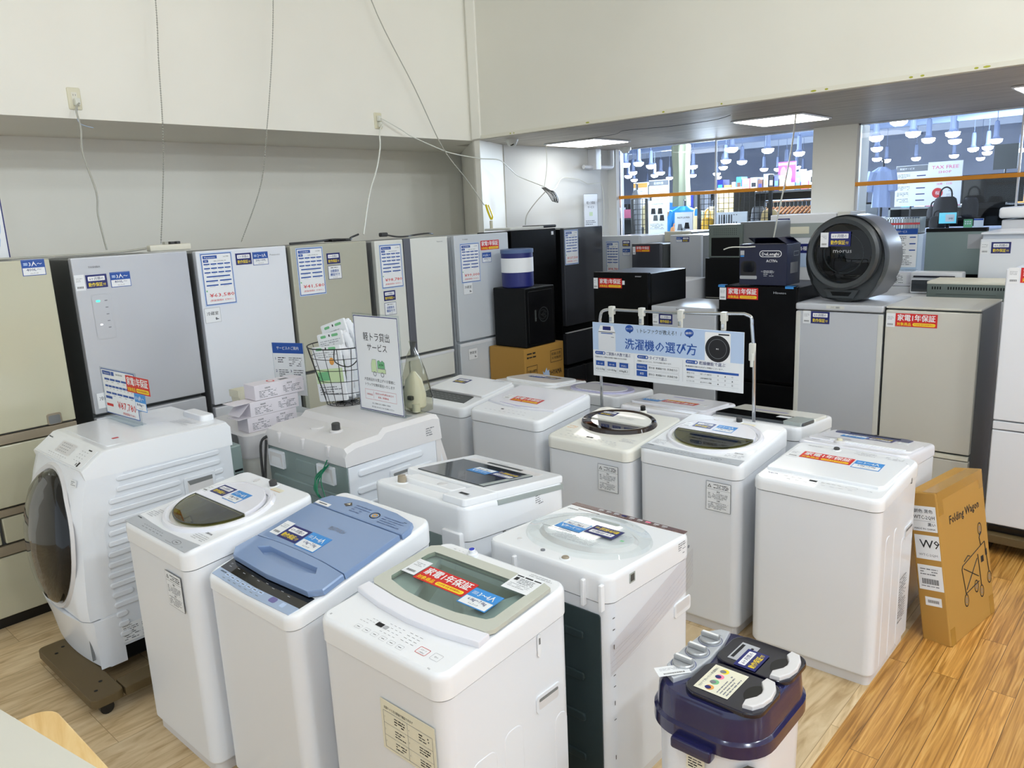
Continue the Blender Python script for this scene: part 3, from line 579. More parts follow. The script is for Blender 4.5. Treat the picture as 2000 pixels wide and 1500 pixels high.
# stack by the corner: carton, safe, canister
def box_thing(name, label, cat, loc, rz, sx, sy, sz, m, bev=0.004, top=None, group=None):
    t = thing(name, label, cat, loc, rz, group); b = MB(); b.box(-sx/2, sx/2, -sy/2, sy/2, 0, sz, m, bev); b.build('body', t); return t
t = thing('carton', 'brown cardboard carton under the black safe by the corner', 'carton', (-4.185, 4.78, 0))
b = MB(); b.box(-0.19, 0.19, -0.25, 0.25, 0, 0.91, 'kraft', 0.005); b.build('body', t)
b = MB(); G = Fr((0.191, 0, 0), (0, 1, 0), (0, 0, 1), (1, 0, 0))
b.text(G, 'OHYAMA', 0.13, 0.67, 0.055, 'ink', 1, 0.03, 0.17); b.text(G, '28kg', -0.13, 0.63, 0.045, 'ink', 1, 0.02)
b.frame(G, 0.15, 0.8, 0.15, 0.1, 0.004, 'ink', 1); b.text(G, '取扱注意', 0.15, 0.82, 0.025, 'ink', 1, 0.01, 0.12); b.text(G, '天地無用', 0.15, 0.785, 0.025, 'ink', 1, 0.01, 0.12)
b.frame(G, -0.16, 0.72, 0.13, 0.09, 0.004, 'ink', 1); b.text(G, '下積み厳禁', -0.16, 0.72, 0.025, 'ink', 1, 0.01, 0.11); b.lines(G, -0.22, 0.88, 0.12, 2, 0.03, 'ink', 1)
b.poly(G, [(-0.02, 0.64), (0.06, 0.63), (0.05, 0.7), (0.03, 0.69), (0.02, 0.72), (-0.01, 0.68), (-0.03, 0.7)], 'ink_pale', 2); b.build('printing', t, False)
t = thing('safe', 'small black safe with an embossed round emblem on the carton', 'safe', (-4.17, 4.74, 0.912))
b = MB(); b.box(-0.17, 0.17, -0.17, 0.2, 0, 0.475, 'dark', 0.01, 3); b.build('body', t)
b = MB(); G = Fr((0.171, 0.015, 0), (0, 1, 0), (0, 0, 1), (1, 0, 0)); b.slab(G, rrect(0, 0.237, 0.31, 0.42, 0.012), 0, 0.006, 'black_plastic', 0.002); G2 = G.sub(0.03, 0.25, 0, 0.006)
b.ring(G2, ell(0, 0, 0.06, 0.06), ell(0, 0, 0.056, 0.056), 0.0005, 'fridge_side_dark')
for a in (0, 60, 120): b.ring(G2, ell(0.018*math.cos(math.radians(a*2)), 0.018*math.sin(math.radians(a*2)), 0.035, 0.022, 20), ell(0.018*math.cos(math.radians(a*2)), 0.018*math.sin(math.radians(a*2)), 0.033, 0.02, 20), 0.0006, 'fridge_side_dark')
b.rect(G2, -0.1, 0, 0.02, 0.09, 'fridge_side_dark', 1); b.build('door', t)
t = thing('canister', 'wrapped blue canister with a white paper band on the black safe', 'canister', (-4.17, 4.69, 1.388))
b = MB(); b.lathe(FLAT, [(0.12, 0.0), (0.128, 0.01), (0.128, 0.28), (0.124, 0.292), (0.0, 0.293)], 'ink_navy', 32); b.build('body', t)
b = MB(); b.lathe(FLAT, [(0.129, 0.12), (0.130, 0.121), (0.130, 0.232), (0.129, 0.233)], 'paper', 32, False); b.build('paper_band', t)
b = MB(); b.lathe(FLAT, [(0.132, 0.27), (0.133, 0.275), (0.133, 0.3), (0.125, 0.302), (0.0, 0.302)], 'lid_blue_dark', 32); b.build('lid', t)

# ---------------------------------------------------------------- back rows of refrigerators
t, F = fridge('white refrigerator tagged 98,780 yen far behind the dark grey one', -4.5, 6.3, 0, 0.445, 0.6, 1.72, 'fridge_ice', 'fridge_white', [(0, 0.445, 0.8, 1.72, 'door'), (0, 0.445, 0.06, 0.79, 'drawer')])
st_price(t, F, 0.14, 1.5, '¥98,780', '89800', 'TOSHIBA', 'GR-T', w=0.15, h=0.33); st_blue(t, F, 0.3, 1.643, w=0.085); st_cap(t, F, 0.3, 1.561, '2人〜', '200L', w=0.085)
t, F = fridge('small charcoal refrigerator with red warranty sticker in the back row', -4.045, 6.15, 0, 0.31, 0.5, 1.65, 'grey_door', 'fridge_side_dark', [(0, 0.31, 0.7, 1.65, 'door'), (0, 0.31, 0.06, 0.69, 'door')])
st_bar(t, F, 0.03, 1.584, w=0.03, h=0.07); st_red(t, F, 0.125, 1.598, w=0.15)
t, F = fridge('pale champagne refrigerator top showing behind the small charcoal one', -4.03, 6.7, 0, 0.28, 0.6, 1.735, 'fridge_champ', 'fridge_side', [(0, 0.28, 0.7, 1.735, 'door'), (0, 0.28, 0.06, 0.69, 'door')])
t, F = fridge('silver refrigerator with two little stickers before the shop window', -3.73, 6.3, 0, 0.32, 0.6, 1.715, 'fridge_silver2', 'fridge_side', [(0, 0.32, 0.75, 1.715, 'door'), (0, 0.32, 0.06, 0.74, 'door')])
st_cap(t, F, 0.1, 1.672, '2人〜', '200L', w=0.06); st_blue(t, F, 0.165, 1.672, w=0.07)
t, F = fridge('black refrigerator with red warranty sticker behind the banner, left of the small grey one', -3.577, 4.9, 0, 0.495, 0.56, 1.5, 'fridge_black', 'dark', [(0, 0.495, 0.93, 1.5, 'door'), (0, 0.495, 0.1, 0.92, 'door')])
st_bar(t, F, 0.025, 1.411, w=0.04, seed=5); st_red(t, F, 0.16, 1.415, w=0.212)
b = MB(); b.text(F, 'SHARP', 0.411, 1.469, 0.011, 'ink_light', 1, 0.03, 0.055); b.rect(F, 0.28, 1.42, 0.022, 0.03, 'paper', 1); b.build('brand_lettering', t, False)
t, F = fridge('small pale grey two-door refrigerator behind the banner', -3.05, 4.9, 0, 0.515, 0.5, 1.262, 'fridge_silver2', 'fridge_side', [(0, 0.515, 0.72, 1.215, 'door'), (0, 0.515, 0.08, 0.71, 'door')], topm='fridge_silver2')
b = MB(); b.box(0.0, 0.515, -0.012, 0.03, 1.222, 1.262, 'fridge_silver2', 0.008); b.text(Fr((0, -0.0125, 0), (1, 0, 0), (0, 0, 1), (0, -1, 0)), 'Panasonic', 0.24, 1.244, 0.013, 'ink', 1, 0.02, 0.062); b.build('top_trim', t)
st_bar(t, F, 0.03, 1.165); st_blue(t, F, 0.115, 1.165, w=0.112)
t, F = fridge('black refrigerator carrying the coffee maker carton', -2.521, 4.9, 0, 0.54, 0.6, 1.424, 'fridge_black', 'dark', [(0, 0.55, 0.78, 1.424, 'door'), (0, 0.55, 0.08, 0.77, 'door')])
st_bar(t, F, 0.034, 1.365, seed=6); st_red(t, F, 0.176, 1.37, w=0.222)
b = MB(); b.text(F, 'Hisense', 0.435, 1.383, 0.02, 'ink_light', 1, 0.0, 0.085); b.build('brand_lettering', t, False)
for (x_, w_) in ((0.025, 0.05), (0.497, 0.056)):
    b = MB(); b.slab(F, rrect(x_, 1.416, w_, 0.012), 0.0, 0.001, 'ink_sky'); b.slab(Fr((x_, 0.02, 1.424), (1, 0, 0), (0, 1, 0)), rrect(0, 0, w_, 0.042), 0.0, 0.001, 'ink_sky'); b.build('blue_tape', t, False)
t, F = fridge('silver refrigerator carrying the round black dryer', -1.975, 4.9, 0, 0.53, 0.56, 1.325, 'fridge_silver2', 'fridge_side', [(0, 0.53, 0.5, 1.278, 'door'), (0, 0.53, 0.08, 0.49, 'door')], topm='fridge_silver2')
b = MB(); b.box(0.0, 0.53, -0.014, 0.03, 1.282, 1.325, 'fridge_silver2', 0.01, 3); b.slab(Fr((0, -0.0145, 0), (1, 0, 0), (0, 0, 1), (0, -1, 0)), rrect(0.25, 1.305, 0.11, 0.02), 0, 0.001, 'camera_white')
G = Fr((0, -0.016, 0), (1, 0, 0), (0, 0, 1), (0, -1, 0)); b.text(G, '三菱', 0.25, 1.305, 0.012, 'ink_grey', 1, 0.0, 0.06); b.build('top_trim', t)
st_bar(t, F, 0.07, 1.235, seed=7); st_blue(t, F, 0.155, 1.235, w=0.116)
b = MB(); b.box(0.0, 0.03, -0.002, 0.01, 0.505, 1.27, 'camera_white', 0.004); b.box(0.5, 0.53, -0.002, 0.01, 0.505, 1.27, 'camera_white', 0.004); b.build('side_trim', t)
t, F = fridge('beige refrigerator with red warranty sticker right of the silver one', -1.436, 4.9, 0, 0.5, 0.56, 1.325, 'fridge_beige', 'fridge_side', [(0, 0.5, 0.475, 1.305, 'door'), (0, 0.5, 0.08, 0.44, 'door')], topm='fridge_beige', handles=[(0.005, 0.495, 0.443, 0.468, 'ivory')])
st_bar(t, F, 0.033, 1.243, seed=8); st_red(t, F, 0.172, 1.247, w=0.225)
t, F = fridge('white two-door refrigerator on a wooden pallet at the right edge', -0.805, 4.7, 0, 0.58, 0.6, 1.45, 'white', 'side_white', [(0, 0.58, 0.64, 1.45, 'door'), (0, 0.58, 0.05, 0.59, 'door')], z0=0.12, base=0.035, handles=[(0.006, 0.574, 0.595, 0.636, 'shade_white')])
st_bar(t, F, 0.038, 1.413, seed=9); st_red(t, F, 0.18, 1.416, w=0.222)
t = thing('wooden_pallet', 'dark wooden skid under the white refrigerator at the right edge', 'pallet', (-0.5, 5.0, 0))
b = MB(); b.box(-0.35, 0.35, -0.32, -0.2, 0.07, 0.118, 'dolly_wood', 0.006); b.box(-0.35, 0.35, 0.15, 0.28, 0.07, 0.118, 'dolly_wood', 0.006); b.build('board', t)
for x_ in (-0.3, 0.3):
    b = MB(); b.box(x_-0.03, x_+0.03, -0.3, 0.28, 0, 0.07, 'black_plastic', 0.004); b.build('runner', t)
t, F = fridge('white refrigerator far right behind the vented oven', -1.19, 6.0, 0, 0.62, 0.6, 1.7, 'white', 'side_white', [(0, 0.62, 0.6, 1.66, 'door'), (0, 0.62, 0.06, 0.59, 'door')], topm='white')
st_bar(t, F, 0.033, 1.6, seed=10); st_blue(t, F, 0.125, 1.6, w=0.112)
# ---------------------------------------------------------------- top loading washing machines
class W: pass
def washer(label, x, y, flip, w, d, hf, hb, body='white', cover='white_top', r=0.045, seam=0.07, cabz=0.045, hole=None, th=0.0, group=None, sidehandle=True, ribs=False, covside=None):
    o = W(); o.w, o.d, o.hf, o.hb = w, d, hf, hb
    o.t = t = thing('washing_machine', label, 'washing machine', (x, y, 0), (PI if flip else 0)+th, group)
    g = (hb-hf)/d; al = math.atan(g); o.L = d/math.cos(al)
    o.F = Fr((-w/2, -d/2, hf), (1, 0, 0), (0, math.cos(al), math.sin(al)))
    o.front = Fr((-w/2, -d/2, 0), (1, 0, 0), (0, 0, 1), (0, -1, 0)); o.right = Fr((w/2, -d/2, 0), (0, 1, 0), (0, 0, 1), (1, 0, 0))
    o.left = Fr((-w/2, d/2, 0), (0, -1, 0), (0, 0, 1), (-1, 0, 0)); o.rear = Fr((w/2, d/2, 0), (-1, 0, 0), (0, 0, 1), (0, 1, 0))
    zs = lambda yy: hf+g*(yy+d/2)
    zseam = hf-seam
    sl = lambda yy: zseam+g*0.75*(yy+d/2)
    P = rrect(0, 0, w, d, r, 6)
    b = MB(); q = inset(P, 0.004); q2 = inset(P, 0.012)
    b.loft([[(a, c, cabz) for a, c in q2], [(a, c, cabz+0.012) for a, c in q], [(a, c, sl(c)-0.005) for a, c in q]], body, True, True); g2 = inset(P, 0.009); b.loft([[(a, c, sl(c)-0.006) for a, c in g2], [(a, c, sl(c)+0.001) for a, c in g2]], 'fridge_side', False, False); b.build('cabinet', t)
    b = MB(); q = inset(P, 0.02); b.loft([[(a, c, 0) for a, c in q], [(a, c, cabz) for a, c in q]], 'cover_grey'); b.build('base', t)
    b = MB(); rings = [[(a, c, sl(c)) for a, c in P], [(a, c, zs(c)-0.02) for a, c in P], [(a, c, zs(c)-0.008) for a, c in inset(P, 0.002)], [(a, c, zs(c)-0.002) for a, c in inset(P, 0.007)], [(a, c, zs(c)) for a, c in inset(P, 0.014)]]
    if hole is None: b.loft(rings, cover, True, True)
    else:
        b.loft(rings, cover, True, False); out = inset(P, 0.014); hp = [(a-w/2, c*math.cos(al)-d/2) for a, c in hole]
        cx = sum(p[0] for p in hp)/len(hp); cy = sum(p[1] for p in hp)/len(hp); c0 = Vector((cx, cy))
        inner = [rad_poly(hp, c0, math.atan2(p[1]-cy, p[0]-cx)) for p in out]; k = len(out)
        b.add([(p[0], p[1], zs(p[1])) for p in out]+[(p[0], p[1], zs(p[1])) for p in inner], [(i, (i+1) % k, k+(i+1) % k, k+i) for i in range(k)], cover)
        b.add([(p[0], p[1], zs(p[1])) for p in inner]+[(p[0], p[1], zs(p[1])-0.02) for p in inner], [(i, (i+1) % k, k+(i+1) % k, k+i) for i in range(k)], cover)
    b.build('top_cover', t)
    if hole is not None:
        b = MB(); cc = Vector((cx, cy))
        R0 = [(p[0], p[1], zs(p[1])-0.02) for p in inner]; R1 = [tuple(cc+(Vector((p[0], p[1]))-cc)*0.94)+(hf-0.075,) for p in inner]; rd = 0.15
        R2 = [(cx+rd*math.cos(math.atan2(p[1]-cy, p[0]-cx)), cy+rd*math.sin(math.atan2(p[1]-cy, p[0]-cx)), hf-0.085) for p in inner]
        R3 = [(a, c, hf-0.34) for a, c, _ in R2]
        b.loft([R0, R1], 'camera_white', False, False); b.loft([R1, R2], 'camera_white', False, False); b.loft([R2, R3], 'rear_grey', False, True); b.build('wash_tub', t)
    if sidehandle:
        for G, uu in ((o.right, d*0.78),):
            b = MB(); G2 = G.sub(uu, 0.56, 0, -0.004); b.ring(G2, rrect(0, 0, 0.11, 0.055, 0.012), rrect(0, 0, 0.098, 0.043, 0.01), 0.0045, body); b.slab(G2, rrect(0, 0, 0.11, 0.055, 0.012), 0, 0.004, body); b.poly(G2, rrect(0, 0.0, 0.09, 0.036, 0.008), 'cover_grey', 11); b.poly(G2, rrect(0, 0.012, 0.086, 0.01, 0.004), 'fridge_side', 12); b.build('side_handle', t)
    return o
def keys(b, G, u0, v0, n, du, w_, h_, m='ink_light', lvl=2, lab='ink_grey', frame=False):
    for i in range(n):
        if frame: b.ring(G, rrect(u0+du*i, v0, w_, h_, 0.003), rrect(u0+du*i, v0, w_-0.0016, h_-0.0016, 0.003), lvl*0.0004, m)
        else: b.rect(G, u0+du*i, v0, w_, h_*0.25, m, lvl)
        if lab: b.rect(G, u0+du*i, v0, w_*0.5, h_*0.14, lab, lvl)
def knob(o, u, v, m='ink_grey', r=0.016, name='water_inlet', h=0.014):
    b = MB(); b.cyl(o.F, u, v, r*1.5, 0, 0.003, 'white_top', 20, bev=0.001); b.cyl(o.F, u, v, r, 0.003, h, m, 20, bev=0.003); b.build(name, o.t)

# --- silver-panel machines with a smoked half-oval window (two of the same make)
def oval_lid_washer(o, cap, seed):
    F, t, w, d = o.F, o.t, o.w, o.L
    b = MB(); pts = [(0.012, 0.008), (w-0.012, 0.008), (w-0.012, 0.066), (w*0.72, 0.056), (w*0.5, 0.052), (w*0.28, 0.056), (0.012, 0.066)]
    b.slab(F, pts, 0, 0.0015, 'silver_panel'); G = F.sub(0, 0, 0, 0.0015); b.text(G, 'TOSHIBA', 0.045, 0.054, 0.008, 'ink', 1, 0.03, 0.035)
    for i in range(6): b.rect(G, 0.14+0.03*i, 0.024, 0.018, 0.0022, 'ink_grey', 1)
    for i in range(9): b.rect(G, 0.13+0.018*i, 0.036, 0.011, 0.0018, 'ink_grey', 1); b.rect(G, 0.13+0.018*i, 0.043, 0.001, 0.012, 'ink_light', 1)
    b.ring(G, ell(0.4, 0.03, 0.025, 0.012, 20), ell(0.4, 0.03, 0.0235, 0.0108, 20), 0.0004, 'ink'); b.rect(G, 0.4, 0.03, 0.02, 0.004, 'ink_grey', 1)
    for i in range(4): b.rect(G, 0.345+0.012*i, 0.016, 0.008, 0.002, 'ink_grey', 1)
    b.text(G, '7.0', w-0.06, 0.022, 0.01, 'ink_grey', 1); b.build('control_panel', t, False)
    b = MB(); b.lines(F, 0.03, 0.135, 0.07, 6, 0.009, 'ink_light', 1, seed=seed); b.lines(F, w-0.12, 0.115, 0.09, 4, 0.009, 'ink_light', 1, seed=seed+1); b.text(F, 'ZABOON', w-0.07, 0.13, 0.012, 'ink', 1, 0.02, 0.04); b.build('printed_notes', t, False)
    cx, cy, rx = w/2, 0.27, w/2-0.03
    full = ell(cx, cy, rx, 0.205, 48); ring = [(a, min(c, 0.455)) for a, c in full]
    b = MB(); k = inset(ring, 0.028); b.loft([[F.p(a, c, 0) for a, c in ring], [F.p(a, c, 0.012) for a, c in inset(ring, 0.006)], [F.p(a, c, 0.014) for a, c in inset(ring, 0.016)], [F.p(a, c, 0.006) for a, c in k], [F.p(a, c, 0.0) for a, c in k]], 'white_lilac', False, False); b.build('lid_surround', t)
    rx2, ry2 = rx-0.036, 0.165
    gl = ell(cx, cy+0.002, rx2, ry2, 24, PI, 2*PI)
    b = MB(); b.slab(F, gl, 0.008, 0.016, 'lid_smoke'); b.build('lid_window', t)
    b = MB(); b.loft([[F.p(a, c, 0.0165) for a, c in gl], [F.p(a, c, 0.018) for a, c in inset(gl, 0.002)], [F.p(a, c, 0.0165) for a, c in inset(gl, 0.005)]], 'fridge_side_dark', False, False); b.build('window_rim', t)
    bk = ell(cx, cy, rx2, 0.17, 24, 0, PI)
    b = MB(); b.slab(F, bk, 0.004, 0.02, 'white_lilac', 0.004); b.build('lid', t)
    G = F.sub(0, 0, 0, 0.0202)
    st_bar(t, G, cx-0.17, cy+0.05, w=0.04, h=0.05, seed=seed); st_blue(t, G, cx-0.09, cy+0.07, w=0.1); st_cap(t, G, cx+0.025, cy+0.065, '3〜4人', cap, w=0.1, top='ink_sky')
    knob(o, cx+0.02, 0.495, 'cord_dark', 0.015, h=0.024)
    b = MB(); b.rect(F, cx+0.075, 0.478, 0.075, 0.022, 'ink_cream', 1); b.rect(F, cx+0.075, 0.468, 0.07, 0.002, 'ink_orange', 2); b.cyl(F, cx-0.1, 0.49, 0.015, 0, 0.002, 'cover_grey', 20); b.build('inlet_note', t, False)
def tub_hole(o_w, cy=0.27): return ell(o_w/2, cy, o_w/2-0.075, 0.15, 40)
o = washer('silver-panelled machine with smoked half-oval window, right of the big front-loader', -2.745, 1.305, 0, 0.515, 0.53, 0.88, 0.935, hole=[(a, c) for a, c in tub_hole(0.515)], seam=0.07)
oval_lid_washer(o, '6.0kg〜7.0kg', 11); st_caution(o.t, o.front, 0.4, 0.71, 0.12, 0.135)
o = washer('silver-panelled machine with smoked window, left of the large plain machine', -1.712, 3.301, 0, 0.53, 0.53, 0.834, 0.892, hole=[(a, c) for a, c in tub_hole(0.53)], seam=0.07)
oval_lid_washer(o, '6.0kg〜7.0kg', 21); st_caution(o.t, o.front, 0.427, 0.672, 0.12, 0.137)
# --- blue lidded machine
o = washer('washing machine with a dusty blue lid, second from left in the front row', -2.2, 1.385, 0, 0.53, 0.59, 0.80, 0.925, seam=0.045, sidehandle=False); F, t, w, L = o.F, o.t, o.w, o.L
b = MB(); b.slab(F, [(0.03, 0.014), (w*0.5, 0.006), (w-0.03, 0.014), (w-0.025, 0.05), (w*0.5, 0.043), (0.025, 0.05)], 0, 0.002, 'panel_blue'); b.slab(F, [(0.025, 0.05), (w*0.5, 0.043), (w-0.025, 0.05), (w-0.02, 0.105), (0.02, 0.105)], 0, 0.002, 'black_gloss'); G = F.sub(0, 0, 0, 0.002)
b.text(G, 'HITACHI', 0.065, 0.04, 0.007, 'ink', 1, 0.02, 0.035)
for i in range(7): b.poly(G, rrect(0.1+0.035*i, 0.036-0.0012*(3-abs(i-3)), 0.026, 0.012, 0.003), 'ink_pale', 1); b.rect(G, 0.1+0.035*i, 0.036-0.0012*(3-abs(i-3)), 0.015, 0.004, 'ink_grey', 2); b.rect(G, 0.1+0.035*i, 0.02, 0.016, 0.002, 'ink_grey', 1)
for i in range(9): b.rect(G, 0.06+0.045*i, 0.07+0.006*(i % 2), 0.014, 0.002, 'ink_light', 1)
b.text(G, '電源', 0.05, 0.082, 0.006, 'ink_light', 1)
b.poly(G, rrect(0.385, 0.034, 0.036, 0.022, 0.009), 'purple', 1); b.poly(G, rrect(0.44, 0.034, 0.022, 0.018, 0.004), 'ink_pale', 1); b.build('control_panel', t, False)
b = MB(); fl = [(-0.004, 0.1), (w*0.5, 0.088), (w+0.004, 0.1), (w-0.004, 0.215), (w*0.75, 0.225), (w*0.5, 0.228), (w*0.25, 0.225), (0.004, 0.215)]
inn = [(0.075, 0.195), (0.09, 0.16), (w*0.5, 0.145), (w-0.105, 0.16), (w-0.09, 0.195), (w*0.5, 0.192)]
c0 = Vector((w/2, 0.172)); N = 40; outer = [tuple(rad_poly(fl, c0, 2*PI*i/N)) for i in range(N)]; hole = [tuple(rad_poly(inn, c0, 2*PI*i/N)) for i in range(N)]
b.loft([[F.p(a, c, 0.006) for a, c in outer], [F.p(a, c, 0.022) for a, c in outer], [F.p(a, c, 0.027) for a, c in [tuple(c0+(Vector(p)-c0)*0.985) for p in outer]], [F.p(a, c, 0.026) for a, c in [tuple(c0+(Vector(p)-c0)*1.04) for p in hole]], [F.p(a, c, 0.023) for a, c in hole], [F.p(a, c, 0.002) for a, c in [tuple(c0+(Vector(p)-c0)*0.9) for p in hole]]], 'lid_blue', True, True); b.build('lid_grip', t)
b = MB(); b.slab(F, [(0.004, 0.217), (w*0.25, 0.227), (w*0.5, 0.23), (w*0.75, 0.227), (w-0.004, 0.217), (w-0.008, 0.455), (0.008, 0.455)], 0.004, 0.026, 'lid_blue', 0.004); G = F.sub(0, 0, 0, 0.0262); b.text(G, 'BEATWASH', w*0.53, 0.375, 0.026, 'ink_grey', 1, 0.0, 0.085); b.build('lid', t)
st_bar(t, G, 0.06, 0.29, w=0.05, h=0.08, seed=12); st_blue(t, G, 0.145, 0.285, w=0.115); st_cap(t, G, 0.262, 0.283, '3〜4人', '6.0kg〜7.0kg', w=0.112, top='ink_sky')
b = MB(); pts = [(0.004, 0.462), (w-0.004, 0.462), (w-0.006, 0.5), (w-0.03, 0.535), (w*0.75, 0.555), (w*0.4, 0.56), (0.1, 0.55), (0.03, 0.535), (0.006, 0.5)]
b.slab(F, pts, 0.002, 0.022, 'lid_blue', 0.006); G2 = F.sub(0, 0, 0, 0.0222); b.rect(G2, 0.055, 0.475, 0.085, 0.018, 'ink_white', 1); b.rect(G2, 0.055, 0.475, 0.05, 0.006, 'ink_grey', 2); b.lines(G2, 0.2, 0.53, 0.1, 4, 0.012, 'lid_blue_dark', 1, seed=3); b.lines(G2, 0.37, 0.52, 0.12, 4, 0.011, 'lid_blue_dark', 1, seed=4)
b.poly(G2, [(0.14, 0.51), (0.165, 0.53), (0.185, 0.515), (0.165, 0.5)], 'brown_glass', 1); b.poly(G2, [(0.152, 0.512), (0.165, 0.524), (0.172, 0.514)], 'ivory', 2)
b.ring(G2, ell(0.33, 0.505, 0.024, 0.018, 20), ell(0.33, 0.505, 0.02, 0.014, 20), 0.0006, 'ink'); b.ring(G2, ell(0.33, 0.505, 0.012, 0.01, 16), ell(0.33, 0.505, 0.008, 0.006, 16), 0.0006, 'mustard'); b.rect(G2, 0.48, 0.52, 0.015, 0.002, 'ink', 1); b.build('hinge_cover', t)
# --- big glass lidded machine in the foreground
hw = 0.535
hole = [(0.045, 0.205), (hw*0.3, 0.198), (hw*0.5, 0.196), (hw*0.7, 0.198), (hw-0.045, 0.205), (hw-0.045, 0.43), (0.045, 0.43)]
o = washer('white washing machine with a large glass lid and red sticker in the foreground', -1.588, 1.395, 0, 0.535, 0.53, 0.83, 0.878, seam=0.072, hole=hole); F, t, w, L = o.F, o.t, o.w, o.L
b = MB(); G = F; b.rect(G, 0.035, 0.03, 0.007, 0.007, 'ink_light', 1); b.rect(G, 0.209, 0.074, 0.028, 0.016, 'ink', 2); b.rect(G, 0.234, 0.074, 0.018, 0.014, 'silver_panel', 1)
keys(b, G, 0.16, 0.035, 6, 0.036, 0.024, 0.017, 'ink_light', 1, 'ink_grey', True)
for i in range(3): keys(b, G, 0.14+0.015*i, 0.06+0.012*i, 3, 0.014, 0.01, 0.006, 'ink_light', 1)
for r_ in range(4): keys(b, G, 0.235, 0.055+0.013*r_, 4, 0.018, 0.01, 0.006, 'ink_light', 1)
for r_ in range(4): keys(b, G, 0.32, 0.06+0.012*r_, 3, 0.02, 0.013, 0.007, 'ink_light', 1)
b.ring(G, rrect(0.407, 0.058, 0.04, 0.027, 0.004), rrect(0.407, 0.058, 0.037, 0.024, 0.003), 0.0006, 'ink_red'); b.text(G, 'スタート', 0.407, 0.062, 0.006, 'ink_grey', 1, 0, 0.022); b.text(G, '一時停止', 0.407, 0.052, 0.005, 'ink_grey', 1, 0, 0.022)
b.ring(G, rrect(0.458, 0.06, 0.032, 0.027, 0.004), rrect(0.458, 0.06, 0.03, 0.025, 0.003), 0.0006, 'ink_light'); b.text(G, '切/入', 0.458, 0.06, 0.006, 'ink_grey', 1)
b.text(G, '6kg', 0.475, 0.018, 0.007, 'ink_grey', 1); b.build('control_panel', t, False)
# lid: plastic front lip, frosted glass border and clear window
b = MB(); lip = [(0.008, 0.15), (w*0.25, 0.128), (w*0.5, 0.12), (w*0.75, 0.128), (w-0.008, 0.15), (w-0.012, 0.195), (w*0.7, 0.178), (w*0.5, 0.174), (w*0.3, 0.178), (0.012, 0.195)]
b.slab(F, lip, 0.0005, 0.02, 'white_lilac', 0.005); b.build('lid_lip', t)
fr = [(0.012, 0.196), (w*0.3, 0.18), (w*0.5, 0.176), (w*0.7, 0.18), (w-0.012, 0.196), (w-0.014, 0.47), (0.014, 0.47)]
win = [(0.05, 0.24), (w*0.3, 0.216), (w*0.5, 0.21), (w*0.7, 0.216), (w-0.05, 0.24), (w-0.05, 0.42), (w-0.06, 0.43), (0.06, 0.43), (0.05, 0.42)]
c0 = Vector((w/2, 0.32)); N = 64; A = [tuple(rad_poly(fr, c0, 2*PI*i/N+0.01)) for i in range(N)]; B_ = [tuple(rad_poly(win, c0, 2*PI*i/N+0.01)) for i in range(N)]
b = MB(); b.loft([[F.p(a, c, 0.006) for a, c in A], [F.p(a, c, 0.019) for a, c in A], [F.p(a, c, 0.02) for a, c in inset(A, 0.002)], [F.p(a, c, 0.02) for a, c in B_], [F.p(a, c, 0.006) for a, c in B_]], 'frost_frame', False, False); b.build('lid_frame', t)
b = MB(); b.slab(F, B_, 0.012, 0.019, 'lid_clear'); b.build('lid_glass', t, False)
G = F.sub(0, 0, 0, 0.0202); st_bar(t, G, 0.083, 0.33, w=0.06, h=0.082, seed=31); st_red(t, G, 0.225, 0.318, w=0.215); st_cap(t, G, 0.39, 0.3, '3〜4人', '6.0kg〜7.0kg', w=0.112, top='ink_sky')
b, G3 = card(0.1, 0.085, G.sub(0.44, 0.43), 'paper'); b.rect(G3, 0, 0.03, 0.03, 0.006, 'ink', 1)
for s_ in (-0.033, 0.033): b.rect(G3, s_, 0.03, 0.026, 0.005, 'ink', 1)
b.rect(G3, -0.035, 0.014, 0.014, 0.016, 'ink', 1); b.lines(G3, -0.022, 0.022, 0.06, 4, 0.007, 'ink_grey', 1, seed=8); b.lines(G3, -0.04, -0.008, 0.08, 3, 0.007, 'ink_light', 1, seed=9); b.build('paper_label', t, False)
b = MB(); b.cyl(F, 0.16, 0.5, 0.018, 0, 0.012, 'white_top', 20, bev=0.002); b.cyl(F, 0.16, 0.5, 0.011, 0.012, 0.024, 'white_top', 20); b.cyl(F, 0.16, 0.5, 0.009, 0.024, 0.025, 'blue_tie', 16); b.build('water_inlet', t)
b = MB(); b.lines(F, 0.4, 0.515, 0.09, 3, 0.008, 'ink_light', 1, seed=4); b.lines(F, 0.07, 0.505, 0.05, 1, 0.006, 'ink_light', 1, seed=5); b.build('printed_notes', t, False)
b = MB(); G = o.front.sub(0.39, 0.6); b.slab(G, rrect(0, 0, 0.22, 0.155), 0, 0.0008, 'ink_cream'); G = G.sub(0, -0.012, 0, 0.0008); b.frame(G, 0, 0, 0.2, 0.115, 0.0012, 'ink_grey', 1); b.text(G, 'お困りのときは動画で確認できます', -0.035, 0.068, 0.009, 'ink', 1, 0.01, 0.12)
for r_ in (-0.019, 0.019): b.rect(G, 0, r_, 0.2, 0.0009, 'ink_grey', 1)
b.rect(G, 0, 0, 0.001, 0.115, 'ink_grey', 1)
for c_ in (0, 1):
    for r_ in range(3): b.text(G, str(1+r_+3*c_), -0.095+0.1*c_, 0.038-0.038*r_, 0.007, 'ink_grey', 1); b.lines(G, -0.055+0.1*c_, 0.05-0.038*r_, 0.046, 3, 0.008, 'ink', 1, seed=r_+c_*5)
b.build('instruction_label', t, False)
b = MB()   # embossing of the steel side
